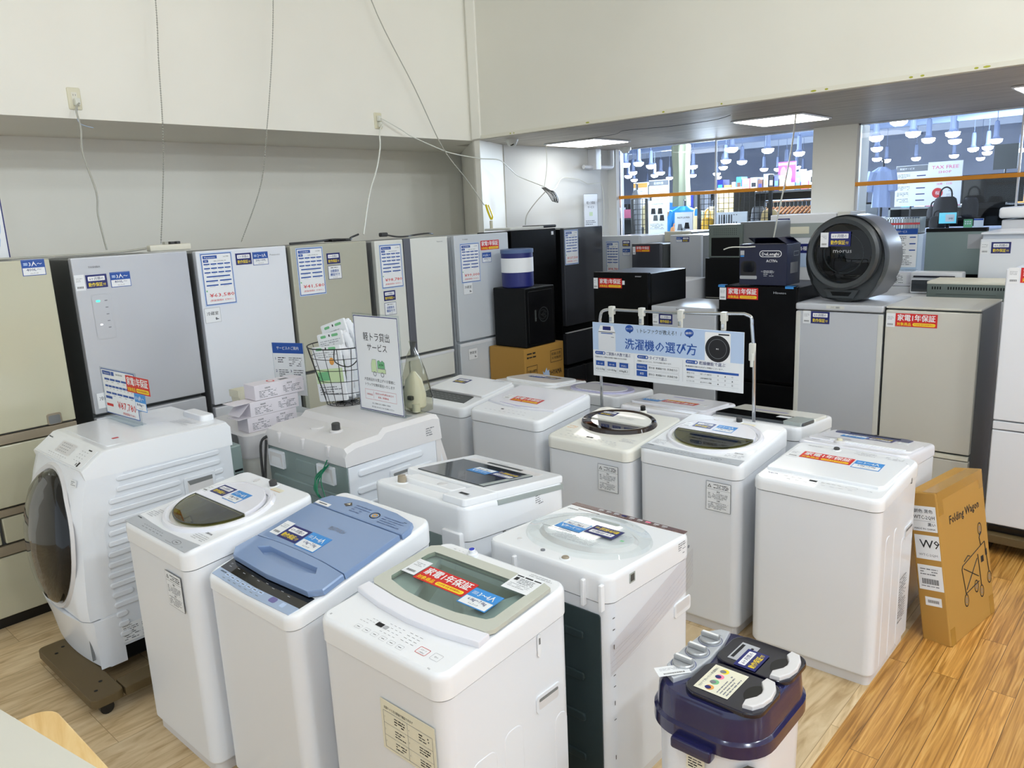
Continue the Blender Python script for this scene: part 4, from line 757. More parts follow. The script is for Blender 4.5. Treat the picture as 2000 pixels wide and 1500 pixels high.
for (y_, z_, w_, h_) in ((0.14, 0.3, 0.1, 0.45), (0.26, 0.31, 0.08, 0.47), (0.47, 0.28, 0.06, 0.4)): b.slab(o.right.sub(0, 0, 0, -0.006), rrect(y_, z_, w_, h_, 0.03), 0, 0.0035, 'white', 0.003)
b.build('embossed_side', t)
b = MB(); b.slab(o.right, rrect(0.38, 0.745, 0.014, 0.07, 0.007), -0.002, 0.002, 'white_top', 0.001); b.rect(o.right.sub(0, 0, 0, 0.002), 0.38, 0.76, 0.007, 0.02, 'fridge_side', 1); b.build('side_clip', t)
# --- large glass machine seen from behind
def rear_parts(o, m='rear_grey', cord=True, z1=None):
    w, d = o.w, o.d; z1 = z1 or o.hb-0.13
    b = MB(); G = o.rear.sub(0, 0, 0, -0.003); b.slab(G, rrect(w/2, z1/2+0.02, w-0.07, z1-0.06, 0.01), 0, 0.005, m, 0.001)
    for k in range(4): b.slab(G, rrect(w/2, z1-0.1-0.15*k, w*0.62, 0.03, 0.012), 0.004, 0.011, m, 0.004)
    b.build('rear_panel', o.t)
o = washer('white washing machine with dark glass lid, turned away behind the blue-lidded one', -2.216, 2.138, 1, 0.54, 0.60, 0.84, 0.915, cover='white_top', seam=0.12, body='white', sidehandle=False); F, t, w, L = o.F, o.t, o.w, o.L
b = MB(); lidp = [(0.012, 0.004), (w-0.012, 0.004), (w-0.012, 0.42), (0.012, 0.42)]; b.slab(F, rrect(w/2, 0.215, w-0.012, 0.425, 0.02), 0.0, 0.028, 'white_top', 0.008); b.slab(F, rrect(0.07, 0.5, 0.125, 0.19, 0.015), 0, 0.026, 'white_top', 0.006); b.build('lid', t)
G = F.sub(0, 0, 0, 0.0284); b = MB(); gl = [(0.075, 0.13), (w-0.055, 0.13), (w-0.065, 0.41), (0.09, 0.41)]; b.slab(G, gl, 0, 0.004, 'grey_glass', 0.001); b.slab(G, [(0.075, 0.128), (0.1, 0.128), (0.115, 0.41), (0.09, 0.41)], 0.004, 0.005, 'inner_grey'); b.build('lid_window', t)
b = MB(); b.slab(G, rrect(w/2, 0.09, w-0.13, 0.05, 0.01), 0, 0.001, 'cover_grey'); b.slab(G, rrect(w/2, 0.088, 0.2, 0.02, 0.004), 0.001, 0.002, 'fridge_side_dark'); b.text(G, 'HITACHI', 0.3, 0.06, 0.009, 'ink_grey', 2, 0.01, 0.05); b.build('lid_grip', t)
b = MB(); b.slab(Fr((-w/2-0.0, -o.d/2, 0), (0, 1, 0), (0, 0, 1), (-1, 0, 0)), [(0.02, 0.815), (0.42, 0.868), (0.42, 0.888), (0.02, 0.836)], -0.004, 0.002, 'inner_grey'); b.build('side_groove', t)
G4 = F.sub(0, 0, 0, 0.0326); st_cap(t, G4, 0.268, 0.232, '3〜4人', '6.0kg〜8.0kg', w=0.11, top='ink_sky', ang=0); st_blue(t, G4, 0.15, 0.215, w=0.12)
b = MB(); G5 = F.sub(0, 0, 0, 0.0268); b.rect(G5, 0.075, 0.53, 0.045, 0.018, 'ink', 1); b.lines(G5, 0.03, 0.55, 0.04, 2, 0.008, 'ink_light', 1); b.build('rating_print', t, False)
b = MB(); b.slab(F, rrect(0.3, 0.475, 0.3, 0.09, 0.02), 0, 0.02, 'white_top', 0.008); b.cyl(F, 0.25, 0.48, 0.02, 0.02, 0.0215, 'cover_grey', 24); b.build('rear_step', t)
knob(o, 0.43, 0.535, 'bronze', 0.018, h=0.03)
b = MB(); b.slab(o.left.sub(0, 0, 0, -0.0035), rrect(0.21, 0.74, 0.013, 0.028, 0.003), 0, 0.005, 'fridge_side'); b.lines(o.left, 0.4, 0.84, 0.05, 5, 0.009, 'ink_grey', 1); b.build('side_slot', t, False)
for a_, c_ in ((w/2-0.14, w/2-0.02), (-w/2+0.02, -w/2+0.12)): b = MB(); b.box(a_, c_, o.d/2-0.02, o.d/2+0.012, 0.13, 0.81, 'white_top', 0.006); b.build('rear_rib', t)
rear_parts(o)
# --- clear domed lid, brown panel
o = washer('white washing machine with brown control strip, domed lid and plastic wrap on its side', -1.546, 2.061, 1, 0.525, 0.515, 0.82, 0.845, seam=0.085, sidehandle=False, cover='white_top'); F, t, w, L = o.F, o.t, o.w, o.L
b = MB(); b.slab(F, [(0.015, 0.006), (w-0.015, 0.006), (w-0.012, 0.035), (w*0.5, 0.042), (0.012, 0.035)], 0, 0.002, 'brown_panel'); G = F.sub(0, 0, 0, 0.002)
for i in range(9): b.poly(G, rrect(0.1+0.035*i, 0.018, 0.022, 0.012, 0.003), 'ink_pink' if i == 2 else ('ink_navy' if i == 5 else 'ink_light'), 1); b.rect(G, 0.1+0.035*i, 0.031, 0.014, 0.003, 'ink_light', 1)
b.build('control_panel', t, False)
b = MB(); b.text(F, 'SHARP', w-0.05, 0.075, 0.01, 'ink', 1, 0.04, 0.05); b.rect(F, w*0.78, 0.06, 0.1, 0.006, 'brown_panel', 1); b.build('brand_lettering', t, False)
cx, cy = w/2, 0.265; oo = [(a, min(c, 0.45)) for a, c in ell(cx, cy, w/2-0.025, 0.195, 48)]
b = MB(); b.loft([[F.p(a, c, 0) for a, c in oo], [F.p(a, c, 0.012) for a, c in inset(oo, 0.006)], [F.p(a, c, 0.015) for a, c in inset(oo, 0.03)], [F.p(a, c, 0.02) for a, c in inset(oo, 0.05)], [F.p(a, c, 0.021) for a, c in inset(oo, 0.07)]], 'lid_faint', False, True); b.build('lid', t)
G = F.sub(0, 0, 0, 0.0215); b = MB(); b.loft([[F.p(a, c, 0.0003) for a, c in ell(cx, cy, w/2-0.07, 0.135, 40)], [F.p(a, c, 0.012) for a, c in ell(cx, cy, w/2-0.085, 0.12, 40)]], 'cover_grey', False, True, 'white_top'); b.build('inner_lid', t)
st_cap(t, G, cx+0.065, cy+0.0, '3〜4人', '5.0kg〜7.0kg', w=0.11, top='ink_sky'); st_blue(t, G, cx-0.055, cy-0.02, w=0.12)
b = MB(); b.lines(G, cx-0.1, cy+0.12, 0.2, 6, 0.009, 'ink_light', 1, seed=2); b.rect(G, cx+0.1, cy+0.055, 0.13, 0.002, 'ink', 1); b.rect(G, cx-0.15, cy+0.01, 0.014, 0.012, 'ink_green', 1); b.lines(G, cx-0.16, cy-0.02, 0.04, 2, 0.01, 'ink_light', 1, seed=7)
b.poly(G, rrect(cx, cy-0.105, 0.12, 0.02, 0.008), 'inner_grey', 1); b.build('lid_print', t, False)
knob(o, 0.2, 0.475, 'bronze', 0.013, h=0.008)
b = MB(); b.cyl(F, 0.3, 0.47, 0.008, 0, 0.004, 'ink_grey', 12); b.cyl(F, 0.43, 0.44, 0.009, 0, 0.002, 'cover_grey', 16); b.build('cap_plug', t)
rear_parts(o, 'rear_dark', z1=0.72)
b = MB(); G = o.left; b.slab(G.sub(0, 0, 0, -0.0035), rrect(0.13, 0.8, 0.032, 0.034, 0.003), 0, 0.005, 'inner_grey'); b.rect(G, 0.13, 0.8, 0.022, 0.024, 'fridge_side_dark', 4); b.lines(G, 0.42, 0.81, 0.05, 6, 0.008, 'ink_grey', 1, seed=3); b.cyl(G, 0.49, 0.775, 0.006, 0, 0.001, 'ink_grey', 10); b.build('side_port', t, False)
b = MB(); G2 = G.sub(0.45, 0.56, 0, -0.004); b.slab(G2, rrect(0, 0, 0.11, 0.055, 0.012), 0, 0.0055, 'white_top', 0.001); b.poly(G2, rrect(0, 0.006, 0.09, 0.034, 0.008), 'cover_grey', 15); b.build('side_handle', t)
b = MB(); Gs = G.sub(0, 0, 0, -0.0035)
for z_ in (0.70, 0.66, 0.60, 0.5, 0.46, 0.4, 0.34, 0.2): b.rect(Gs, 0.028, z_, 0.004 if z_ in (.6, .4, .2) else 0.012, 0.016 if z_ in (.6, .4, .2) else 0.003, 'ink', 2)
b.build('steel_slots', t, False)
b = MB(); rnd = random.Random(4); strip = []
for k in range(5):
    y0 = -0.02+0.01*math.sin(k); b.tube(smooth([G.p(0.0+rnd.uniform(0, .02), 0.52+0.018*k, 0.001), G.p(0.15, 0.545+0.018*k+rnd.uniform(-.01, .01), 0.003), G.p(0.3, 0.58+0.018*k, 0.003), G.p(0.46, 0.63+0.018*k, 0.003), G.p(0.52, 0.66+0.018*k, 0.0)], 5), 0.0012, 'wrap', 5)
b.slab(G.sub(0, 0, 0, 0.001), [(0, 0.51), (0.52, 0.62), (0.52, 0.76), (0, 0.62)], 0, 0.0008, 'wrap'); b.build('plastic_wrap', t)
R = o.rear
for x_ in (0.14, 0.43, 0.5): b = MB(); b.slab(R, rrect(x_, 0.775, 0.014, 0.09, 0.004), -0.002, 0.014, 'white_top', 0.003); b.build('rear_rib', t)
b = MB(); pc = lambda a, z_, h=0.02: R.p(a, z_, h)
b.tube(smooth([pc(0.12, 0.76), pc(0.03, 0.74), pc(0.02, 0.66), pc(0.05, 0.5), pc(0.045, 0.3), pc(0.03, 0.22), pc(0.06, 0.32), pc(0.07, 0.5), pc(0.09, 0.62), pc(0.06, 0.68), pc(0.03, 0.62), pc(0.055, 0.48), pc(0.1, 0.44), pc(0.06, 0.38), pc(0.03, 0.44), pc(0.06, 0.5), pc(0.14, 0.46), pc(0.2, 0.38)], 6), 0.005, 'cord_dark', 6)
b.tube(smooth([pc(0.055, 0.49), pc(0.0, 0.5, 0.05), pc(-0.02, 0.49, 0.06), pc(-0.035, 0.45, 0.05)], 6), 0.005, 'cord_grey', 6); b.build('power_cord', t, True, False)
b = MB(); G6 = Fr(pc(-0.038, 0.44, 0.05), (1, 0, 0), (0, 0, 1)); b.box(-0.012, 0.012, -0.02, 0.02, -0.01, 0.01, 'cord_dark', 0.004, 2, G6); b.box(-0.007, -0.005, -0.036, -0.02, -0.004, 0.004, 'chrome', 0, 2, G6); b.box(0.005, 0.007, -0.036, -0.02, -0.004, 0.004, 'chrome', 0, 2, G6); b.build('plug', t)
b = MB(); b.tube([pc(0.04, 0.49, 0.03), pc(0.07, 0.485, 0.03)], 0.013, 'blue_tie', 8); b.build('cord_tie', t)
# --- back left: dark panel
o = washer('white washing machine with dark printed panel, half hidden by the truck rental sign', -3.533, 3.375, 0, 0.535, 0.50, 0.83, 0.892, seam=0.06); F, t, w, L = o.F, o.t, o.w, o.L
b = MB(); b.slab(F, [(0.045, 0.08), (w-0.07, 0.08), (w-0.09, 0.19), (w-0.13, 0.205), (0.06, 0.205), (0.03, 0.19)], 0, 0.002, 'fridge_side_dark'); G = F.sub(0, 0, 0, 0.002)
for r_ in range(3): keys(b, G, 0.1, 0.105+0.03*r_, 8, 0.038, 0.022, 0.01, 'ink_light', 1, None)
b.build('control_panel', t, False); b = MB(); b.slab(F, rrect(w/2, 0.345, w-0.04, 0.29, 0.02), 0, 0.012, 'white_top', 0.005); b.slab(F, [(0.03, 0.196), (w-0.03, 0.196), (w-0.03, 0.2), (0.03, 0.2)], 0, 0.012, 'cover_grey'); b.build('lid', t)
st_blue(t, F.sub(0, 0, 0, 0.0122), 0.15, 0.385, w=0.115); b = MB(); b.lines(F, 0.36, 0.48, 0.1, 3, 0.009, 'ink_light', 32, seed=3); b.build('printed_notes', t, False)
# --- white, red sticker
o = washer('plain white machine with a red warranty sticker, left of the black-ringed machine', -2.886, 3.31, 0, 0.54, 0.50, 0.86, 0.915, seam=0.06, cover='white_top'); F, t, w, L = o.F, o.t, o.w, o.L
b = MB(); b.slab(F, [(0.02, 0.155), (w*0.3, 0.13), (w*0.5, 0.125), (w*0.7, 0.13), (w-0.02, 0.155), (w-0.02, 0.455), (0.02, 0.455)], 0, 0.012, 'white_lilac', 0.005); b.build('lid', t)
b = MB(); b.slab(F, [(w*0.22, 0.152), (w*0.5, 0.128), (w*0.78, 0.152), (w*0.5, 0.14)], 0.0005, 0.0135, 'lilac'); b.build('lid_grip', t)
b = MB(); b.rect(F, 0.2, 0.085, 0.02, 0.012, 'ink', 1); keys(b, F, 0.1, 0.05, 9, 0.036, 0.02, 0.012, 'ink_light', 1); keys(b, F, 0.25, 0.085, 5, 0.03, 0.014, 0.01, 'ink_light', 1); b.text(F, '6.0', 0.48, 0.03, 0.008, 'ink_grey', 1); b.build('control_panel', t, False)
st_red(t, F.sub(0, 0, 0, 0.0122), 0.26, 0.235, w=0.21); st_bar(t, F.sub(0, 0, 0, 0.0122), 0.11, 0.245, w=0.05, h=0.06)
# --- far row, facing away
o = washer('low white washing machine with brown far edge and blue stickers below the brown carton', -3.509, 4.145, 1, 0.51, 0.47, 0.77, 0.812, seam=0.06); F, t, w, L = o.F, o.t, o.w, o.L
b = MB(); b.slab(F, [(0.015, 0.006), (w-0.015, 0.006), (w-0.02, 0.04), (0.02, 0.04)], 0, 0.002, 'brown_panel'); b.build('control_panel', t)
b = MB(); b.slab(F, rrect(w/2, 0.23, w-0.06, 0.32, 0.06), 0, 0.014, 'white_top', 0.006); b.poly(F.sub(0, 0, 0, 0.014), rrect(w/2-0.02, 0.1, 0.18, 0.03, 0.01), 'cover_grey', 1); b.build('lid', t); G = F.sub(0, 0, 0, 0.0144); st_cap(t, G, 0.32, 0.19, '3〜4人', '5.0kg', w=0.11, top='ink_blue'); st_blue(t, G, 0.2, 0.18, w=0.12)
o = washer('white washing machine with a lilac oval lid behind the left banner pole', -2.95, 4.14, 1, 0.51, 0.47, 0.775, 0.812, seam=0.06); F, t, w, L = o.F, o.t, o.w, o.L
b = MB(); b.slab(F, [(a, min(c, 0.42)) for a, c in ell(w/2, 0.26, w/2-0.03, 0.19, 40)], 0, 0.01, 'lilac', 0.005); b.slab(F, [(a, min(c, 0.41)) for a, c in ell(w/2, 0.27, w/2-0.07, 0.15, 40)], 0.0095, 0.013, 'white_lilac', 0.001); b.build('lid', t)
b = MB(); b.poly(F.sub(0, 0, 0, 0.0132), rrect(w/2+0.02, 0.16, 0.16, 0.024, 0.006), 'purple', 1); b.build('lid_grip', t, False)
b = MB(); b.rect(F, w*0.4, 0.035, 0.17, 0.012, 'ink', 1); keys(b, F, 0.3, 0.05, 5, 0.03, 0.014, 0.01, 'ink_grey', 1); b.text(F, '5.0', 0.4, 0.03, 0.014, 'ink', 1); b.build('control_panel', t, False)
o = washer('white washing machine with upside-down red and blue stickers under the banner', -2.257, 3.905, 1, 0.515, 0.50, 0.812, 0.845, seam=0.055, body='white', cover='white_lilac'); F, t, w, L = o.F, o.t, o.w, o.L
b = MB(); b.slab(F, rrect(w/2, 0.23, w-0.03, 0.33, 0.03), 0, 0.012, 'white_lilac', 0.005); b.build('lid', t); G = F.sub(0, 0, 0, 0.0124)
b = MB(); b.poly(G, rrect(w/2, 0.125, 0.2, 0.03, 0.008), 'lilac', 1); b.build('lid_grip', t, False); st_cap(t, G, 0.405, 0.285, '3〜4人', '5.0kg', w=0.11, top='ink_sky'); st_red(t, G, 0.235, 0.265, w=0.21); st_bar(t, G, 0.09, 0.265, w=0.05, h=0.06)
b = MB(); b.rect(F, w/2, 0.03, 0.2, 0.014, 'ink', 1); keys(b, F, 0.08, 0.035, 2, 0.03, 0.015, 0.01, 'ink_grey', 1); b.lines(F, 0.1, 0.45, 0.2, 2, 0.01, 'ink_grey', 1); b.build('control_panel', t, False)
b = MB(); b.slab(F, rrect(w/2, 0.45, w-0.06, 0.07, 0.01), 0, 0.006, 'cover_grey', 0.002); b.build('rear_step', t)
o = washer('white washing machine with long black glass window behind the right banner pole', -1.741, 4.03, 1, 0.505, 0.50, 0.78, 0.825, seam=0.06, cover='white_top'); F, t, w, L = o.F, o.t, o.w, o.L
b = MB(); b.slab(F, rrect(w/2, 0.36, w-0.01, 0.18, 0.02), 0, 0.016, 'grey_glass', 0.005, 'black_gloss'); b.build('lid_window', t)
b = MB(); b.slab(F, rrect(w/2, 0.17, w-0.02, 0.19, 0.02), 0, 0.014, 'warm_white', 0.005); b.poly(F.sub(0, 0, 0, 0.0142), rrect(w/2+0.03, 0.2, 0.2, 0.03, 0.004), 'lilac', 1); b.build('lid', t)
b = MB(); b.slab(F, rrect(0.06, 0.36, 0.1, 0.182, 0.01), 0.001, 0.019, 'inner_grey', 0.004); b.build('window_end', t)
b = MB(); b.slab(F.sub(0, 0, 0, 0.0162), rrect(0.15, 0.33, 0.07, 0.05), 0, 0.0008, 'paper'); b.build('paper_label', t, False)
b = MB(); b.rect(F, w/2, 0.045, 0.07, 0.016, 'ink', 1); keys(b, F, 0.1, 0.045, 3, 0.03, 0.015, 0.01, 'ink_grey', 1); b.build('control_panel', t, False)
o = washer('low white washing machine with navy printed strip behind the large plain machine', -1.159, 3.79, 1, 0.495, 0.50, 0.775, 0.842, seam=0.05, cover='white_lilac', body='white'); F, t, w, L = o.F, o.t, o.w, o.L
b = MB(); b.slab(F, [(0.095, 0.045), (0.13, 0.02), (0.43, 0.02), (0.46, 0.05), (0.45, 0.1), (0.36, 0.105), (0.35, 0.13), (0.2, 0.13), (0.12, 0.16), (0.1, 0.12)], 0, 0.003, 'navy_print'); b.slab(F, rrect(0.27, 0.055, 0.24, 0.02, 0.006), 0.003, 0.006, 'navy_lid'); b.build('control_panel', t)
b = MB(); b.slab(F, rrect(w/2, 0.28, w-0.03, 0.26, 0.03), 0, 0.006, 'white_lilac', 0.003); b.lines(F.sub(0, 0, 0, 0.0061), 0.3, 0.34, 0.14, 3, 0.012, 'ink_light', 1, seed=6); b.build('lid', t)
b = MB(); b.slab(F, rrect(w/2-0.04, 0.385, 0.34, 0.03, 0.01), 0, 0.01, 'white_top', 0.003); b.cyl(F, 0.32, 0.42, 0.025, 0, 0.012, 'cover_grey', 20, bev=0.002); b.cyl(F, 0.32, 0.42, 0.012, 0.012, 0.022, 'outlet', 16); b.rect(F, 0.43, 0.42, 0.04, 0.007, 'ink', 1); b.build('water_inlet', t)
G = F.sub(0, 0, 0, 0.0064); st_cap(t, G, 0.325, 0.2, '3〜4人', '5.0kg', w=0.11, top='ink_sky'); st_blue(t, G, 0.205, 0.185, w=0.12); st_bar(t, G, 0.1, 0.19, w=0.05, h=0.06)
# --- black ring lid
o = washer('off-white washing machine with a black oval ring lid below the banner', -2.265, 3.265, 0, 0.525, 0.525, 0.815, 0.865, seam=0.06, cover='warm_white', body='white'); F, t, w, L = o.F, o.t, o.w, o.L
cx, cy = w/2-0.01, 0.315; ro = ell(cx, cy, w/2-0.045, 0.165, 48); ri = ell(cx+0.005, cy+0.015, w/2-0.085, 0.125, 48)
b = MB(); b.loft([[F.p(a, c, 0) for a, c in ro], [F.p(a, c, 0.018) for a, c in inset(ro, 0.006)], [F.p(a, c, 0.022) for a, c in inset(ro, 0.014)], [F.p(a, c, 0.014) for a, c in ri], [F.p(a, c, 0.0) for a, c in ri]], 'brown_glass', False, False); b.build('lid_ring', t)
b = MB(); b.slab(F, [p for p in ell(cx+0.005, cy+0.015, w/2-0.087, 0.123, 48) if p[1] > cy-0.03], 0.006, 0.016, 'warm_white', 0.003); b.build('lid', t)
b = MB(); b.slab(F, [p for p in ell(cx+0.005, cy+0.015, w/2-0.087, 0.123, 48) if p[1] <= cy-0.028], 0.004, 0.012, 'brown_glass', 0.001); b.build('lid_window', t)
G = F.sub(0, 0, 0, 0.0162); st_blue(t, G, cx-0.11, cy+0.07, w=0.1); b = MB(); b.lines(G, cx-0.02, cy+0.05, 0.1, 2, 0.012, 'ink_light', 1); b.build('lid_print', t, False)
b = MB(); b.cyl(F, 0.29, 0.5, 0.02, 0, 0.02, 'warm_white', 20, bev=0.004); b.cyl(F, 0.29, 0.5, 0.014, 0.02, 0.045, 'black_plastic', 20, bev=0.004); b.build('water_inlet', t)
b = MB(); b.rect(F, 0.225, 0.078, 0.02, 0.012, 'ink', 1); b.rect(F, 0.247, 0.078, 0.02, 0.012, 'ink', 1); keys(b, F, 0.07, 0.05, 11, 0.032, 0.016, 0.01, 'ink_light', 1); keys(b, F, 0.1, 0.075, 3, 0.03, 0.014, 0.01, 'ink_grey', 1); keys(b, F, 0.3, 0.07, 5, 0.024, 0.016, 0.012, 'ink_light', 1); b.ring(F, ell(0.4, 0.042, 0.022, 0.01, 20), ell(0.4, 0.042, 0.02, 0.0085, 20), 0.0005, 'ink_light'); b.text(F, 'TOSHIBA', 0.075, 0.11, 0.008, 'ink_grey', 1, 0.01, 0.04); b.lines(F, 0.4, 0.14, 0.09, 5, 0.009, 'ink_light', 1, seed=9); b.lines(F, 0.03, 0.185, 0.06, 3, 0.012, 'ink_orange', 1, seed=10); b.build('control_panel', t, False)
st_caution(t, o.front, 0.4, 0.655, 0.12, 0.137)
# --- large white machine on the right
o = washer('large plain white washing machine beside the folding wagon carton', -1.117, 3.263, 0, 0.53, 0.51, 0.812, 0.845, seam=0.05, cover='white_top', body='white'); F, t, w, L = o.F, o.t, o.w, o.L
b = MB(); b.slab(F, [(0.02, 0.11), (w-0.05, 0.11), (w-0.03, 0.13), (w-0.015, 0.4), (w-0.03, 0.42), (0.03, 0.42), (0.015, 0.13)], 0, 0.012, 'white_top', 0.006); b.build('lid', t); G = F.sub(0, 0, 0, 0.0124)
st_red(t, G, 0.2, 0.32, w=0.22); st_cap(t, G, 0.375, 0.31, '3〜4人', '6.0kg〜7.0kg', w=0.115, top='ink_sky'); st_bar(t, G, 0.062, 0.31, w=0.05, h=0.08)
b = MB(); b.rect(F, 0.235, 0.075, 0.032, 0.016, 'ink', 1); b.text(F, 'AQUA', 0.06, 0.08, 0.011, 'ink_navy', 1, 0.03, 0.045); keys(b, F, 0.12, 0.075, 3, 0.03, 0.02, 0.016, 'ink_light', 1); keys(b, F, 0.275, 0.075, 4, 0.022, 0.014, 0.012, 'ink_light', 1); keys(b, F, 0.14, 0.05, 8, 0.036, 0.018, 0.01, 'ink_light', 1); b.ring(F, ell(0.39, 0.075, 0.024, 0.012, 20), ell(0.39, 0.075, 0.0225, 0.0105, 20), 0.0005, 'ink_light'); b.text(F, '6.0kg', 0.46, 0.075, 0.008, 'ink_grey', 1); b.build('control_panel', t, False)
knob(o, 0.19, 0.468, 'cord_dark', 0.013, h=0.012); b = MB(); b.lines(F, 0.27, 0.485, 0.1, 4, 0.01, 'ink_light', 1); b.lines(F, 0.4, 0.48, 0.08, 3, 0.01, 'ink_light', 1, seed=5); b.lines(F, 0.06, 0.478, 0.07, 2, 0.008, 'ink_light', 1, seed=6); b.build('printed_notes', t, False)
b = MB()
for (y_, z_, w_, h_) in ((0.12, 0.34, 0.06, 0.58), (0.22, 0.34, 0.05, 0.58), (0.33, 0.3, 0.05, 0.5)): b.slab(o.right.sub(0, 0, 0, -0.006), rrect(y_, z_, w_, h_, 0.025), 0, 0.004, 'white', 0.003)
b.build('embossed_side', t); b = MB(); G = o.right.sub(0.36, 0.25); b.lines(G, -0.05, 0.12, 0.1, 18, 0.012, 'ink_grey', 1, seed=4); b.build('rating_print', t, False)
b = MB(); b.slab(o.right, rrect(0.39, 0.785, 0.012, 0.025, 0.005), -0.002, 0.001, 'fridge_side', 0.0005); b.build('side_clip', t)
# ---------------------------------------------------------------- front-loading drum machine, left
t = thing('drum_washing_machine', 'large white front-loading washing machine with black round door at the left', 'washing machine', (-3.70, 1.055, 0.0)); wd = 0.595; hx = wd/2
prof = [(-0.065, 0.10), (-0.062, 0.30), (-0.085, 0.34), (-0.083, 0.42), (-0.064, 0.665), (-0.034, 0.86), (0.004, 0.985), (0.092, 1.055), (0.30, 1.06), (0.655, 1.05)]
def prof_y(z):
    for i in range(len(prof)-1):
        (a, z0), (c, z1) = prof[i], prof[i+1]
        if z0 <= z <= z1: return a+(c-a)*(z-z0)/(z1-z0)
    return prof[-1][0]
b = MB()   # cabinet: side sheets with the front seam curving
sideprof = [(0.10, 0.17), (-0.0, 0.17), (-0.02, 0.33), (-0.02, 0.48), (0.01, 0.72), (0.05, 0.86), (0.10, 0.93), (0.17, 0.965), (0.66, 0.965), (0.66, 0.17)]
b.loft([[(-hx+0.002, a, z) for a, z in sideprof], [(hx-0.003, a, z) for a, z in sideprof]], 'side_white'); b.build('cabinet', t)
b = MB()   # front cover, bulging towards the middle
N = 16; zz = [0.335, 0.36, 0.42, 0.5, 0.6, 0.72, 0.82, 0.9, 0.95, 0.985]
R = []
for z in zz:
    ye = max(0.05, 0.05+(z-0.72)*0.5); hq = hx-0.0012; row = [(hq, ye, z)]
    for i in range(N+1):
        q = -1+2*i/N; bul = 0.03*(1-q*q)*math.sin(PI*min(1, max(0, (z-0.3)/0.72))); row.append((-q*hq, prof_y(z)-bul+(0.02 if abs(q) > 0.99 else 0), z))
    row.append((-hq, ye, z)); R.append(row)
b.loft(R, 'white', True, True); b.build('front_cover', t)
b = MB(); R = []
for z, y in ((0.10, -0.03), (0.2, -0.045), (0.33, -0.075)):
    R.append([(hx, 0.06, z)]+[(-(-1+2*i/N)*hx, y-0.03*(1-(-1+2*i/N)**2)+(0.02 if i in (0, N) else 0), z) for i in range(N+1)]+[(-hx, 0.06, z)])
b.loft(R, 'white', True, True); b.box(hx-0.002, hx+0.001, -0.05, 0.045, 0.105, 0.325, 'white'); b.box(hx-0.06, hx-0.057, -0.062, -0.05, 0.13, 0.29, 'fridge_side'); b.build('lower_panel', t)
b = MB(); b.box(-hx+0.02, hx-0.01, 0.05, 0.64, 0.10, 0.2, 'dark', 0.005); b.build('underframe', t)
b = MB(); pts = [(-hx, 0.03, 0.95), (-hx, 0.01, 0.985)]
sec = [(0.01, 0.95), (0.002, 0.985), (0.092, 1.05), (0.11, 1.054), (0.28, 1.058), (0.655, 1.05), (0.67, 1.03), (0.67, 0.94)]
b.loft([[(-hx, a, z) for a, z in sec], [(-hx+0.012, a, z+0.006 if 0 < i < 6 else z) for i, (a, z) in enumerate(sec)], [(hx-0.012, a, z+0.006 if 0 < i < 6 else z) for i, (a, z) in enumerate(sec)], [(hx, a, z) for a, z in sec]], 'white_top'); b.build('top_cover', t)
Fp = Fr((-hx, 0.002, 0.9925), (1, 0, 0), (0, 0.090, 0.065))   # slanted control panel
b = MB(); b.slab(Fp, rrect(hx, 0.055, wd-0.05, 0.1, 0.006), 0, 0.002, 'white_top'); G = Fp.sub(0, 0, 0, 0.002)
b.poly(G, rrect(0.29, 0.062, 0.17, 0.058, 0.003), 'cover_grey', 1)
for r_ in range(4): keys(b, G, 0.235, 0.082-0.013*r_, 5, 0.022, 0.012, 0.008, 'ink_grey', 2, None)
keys(b, G, 0.17, 0.022, 8, 0.028, 0.014, 0.009, 'ink_light', 1); keys(b, G, 0.18, 0.012, 6, 0.028, 0.01, 0.006, 'ink_light', 1)
for r_ in range(4): keys(b, G, 0.45, 0.08-0.016*r_, 3, 0.028, 0.014, 0.009, 'ink_light', 1)
b.text(G, 'Panasonic', 0.055, 0.086, 0.011, 'ink', 1, 0.03, 0.05); b.rect(G, 0.51, 0.094, 0.035, 0.006, 'ink', 1); b.rect(G, 0.52, 0.02, 0.016, 0.022, 'ink', 1); b.rect(G, 0.5, 0.018, 0.012, 0.012, 'ink_grey', 1); b.build('control_panel', t, False)
def door_row(cx, cz, rx, rz, off, n=40):
    o = []
    for i in range(n):
        a = 2*PI*i/n; x = cx+rx*math.cos(a); z = cz+rz*math.sin(a); q = x/hx
        bul = 0.03*(1-q*q)*math.sin(PI*min(1, max(0, (z-0.3)/0.72))); o.append((x, prof_y(min(max(z, 0.34), 0.98))-bul-off, z))
    return o
b = MB(); b.loft([door_row(0, .655, .283, .325, 0.0), door_row(0, .655, .275, .318, 0.012), door_row(0, .655, .255, .30, 0.004)], 'cover_grey', False, False); b.build('door_ring', t)
b = MB(); R = [door_row(0.0, .655, .255, .30, 0.004)]
for k, (s_, o_) in enumerate(((1.0, 0.008), (.985, 0.02), (.93, 0.03), (.8, 0.04), (.55, 0.048), (.25, 0.052), (.03, 0.053))): R.append(door_row(0.0, .655, .25*s_, .295*s_, o_))
b.loft(R, 'black_gloss', False, True); b.build('door', t)
b = MB(); R = []
for s_, o_ in ((.92, 0.0325), (.8, 0.042), (.55, 0.05), (.25, 0.054), (.03, 0.055)): R.append([(x-0.035, y, z) for x, y, z in door_row(0.035, .655, .25*s_*0.8, .295*s_, o_)])
b.loft(R, 'grey_glass', False, True); b.build('door_glass', t)
b = MB(); G = Fr((hx, 0, 0), (0, 1, 0), (0, 0, 1), (1, 0, 0)).sub(0, 0, 0, -0.002)
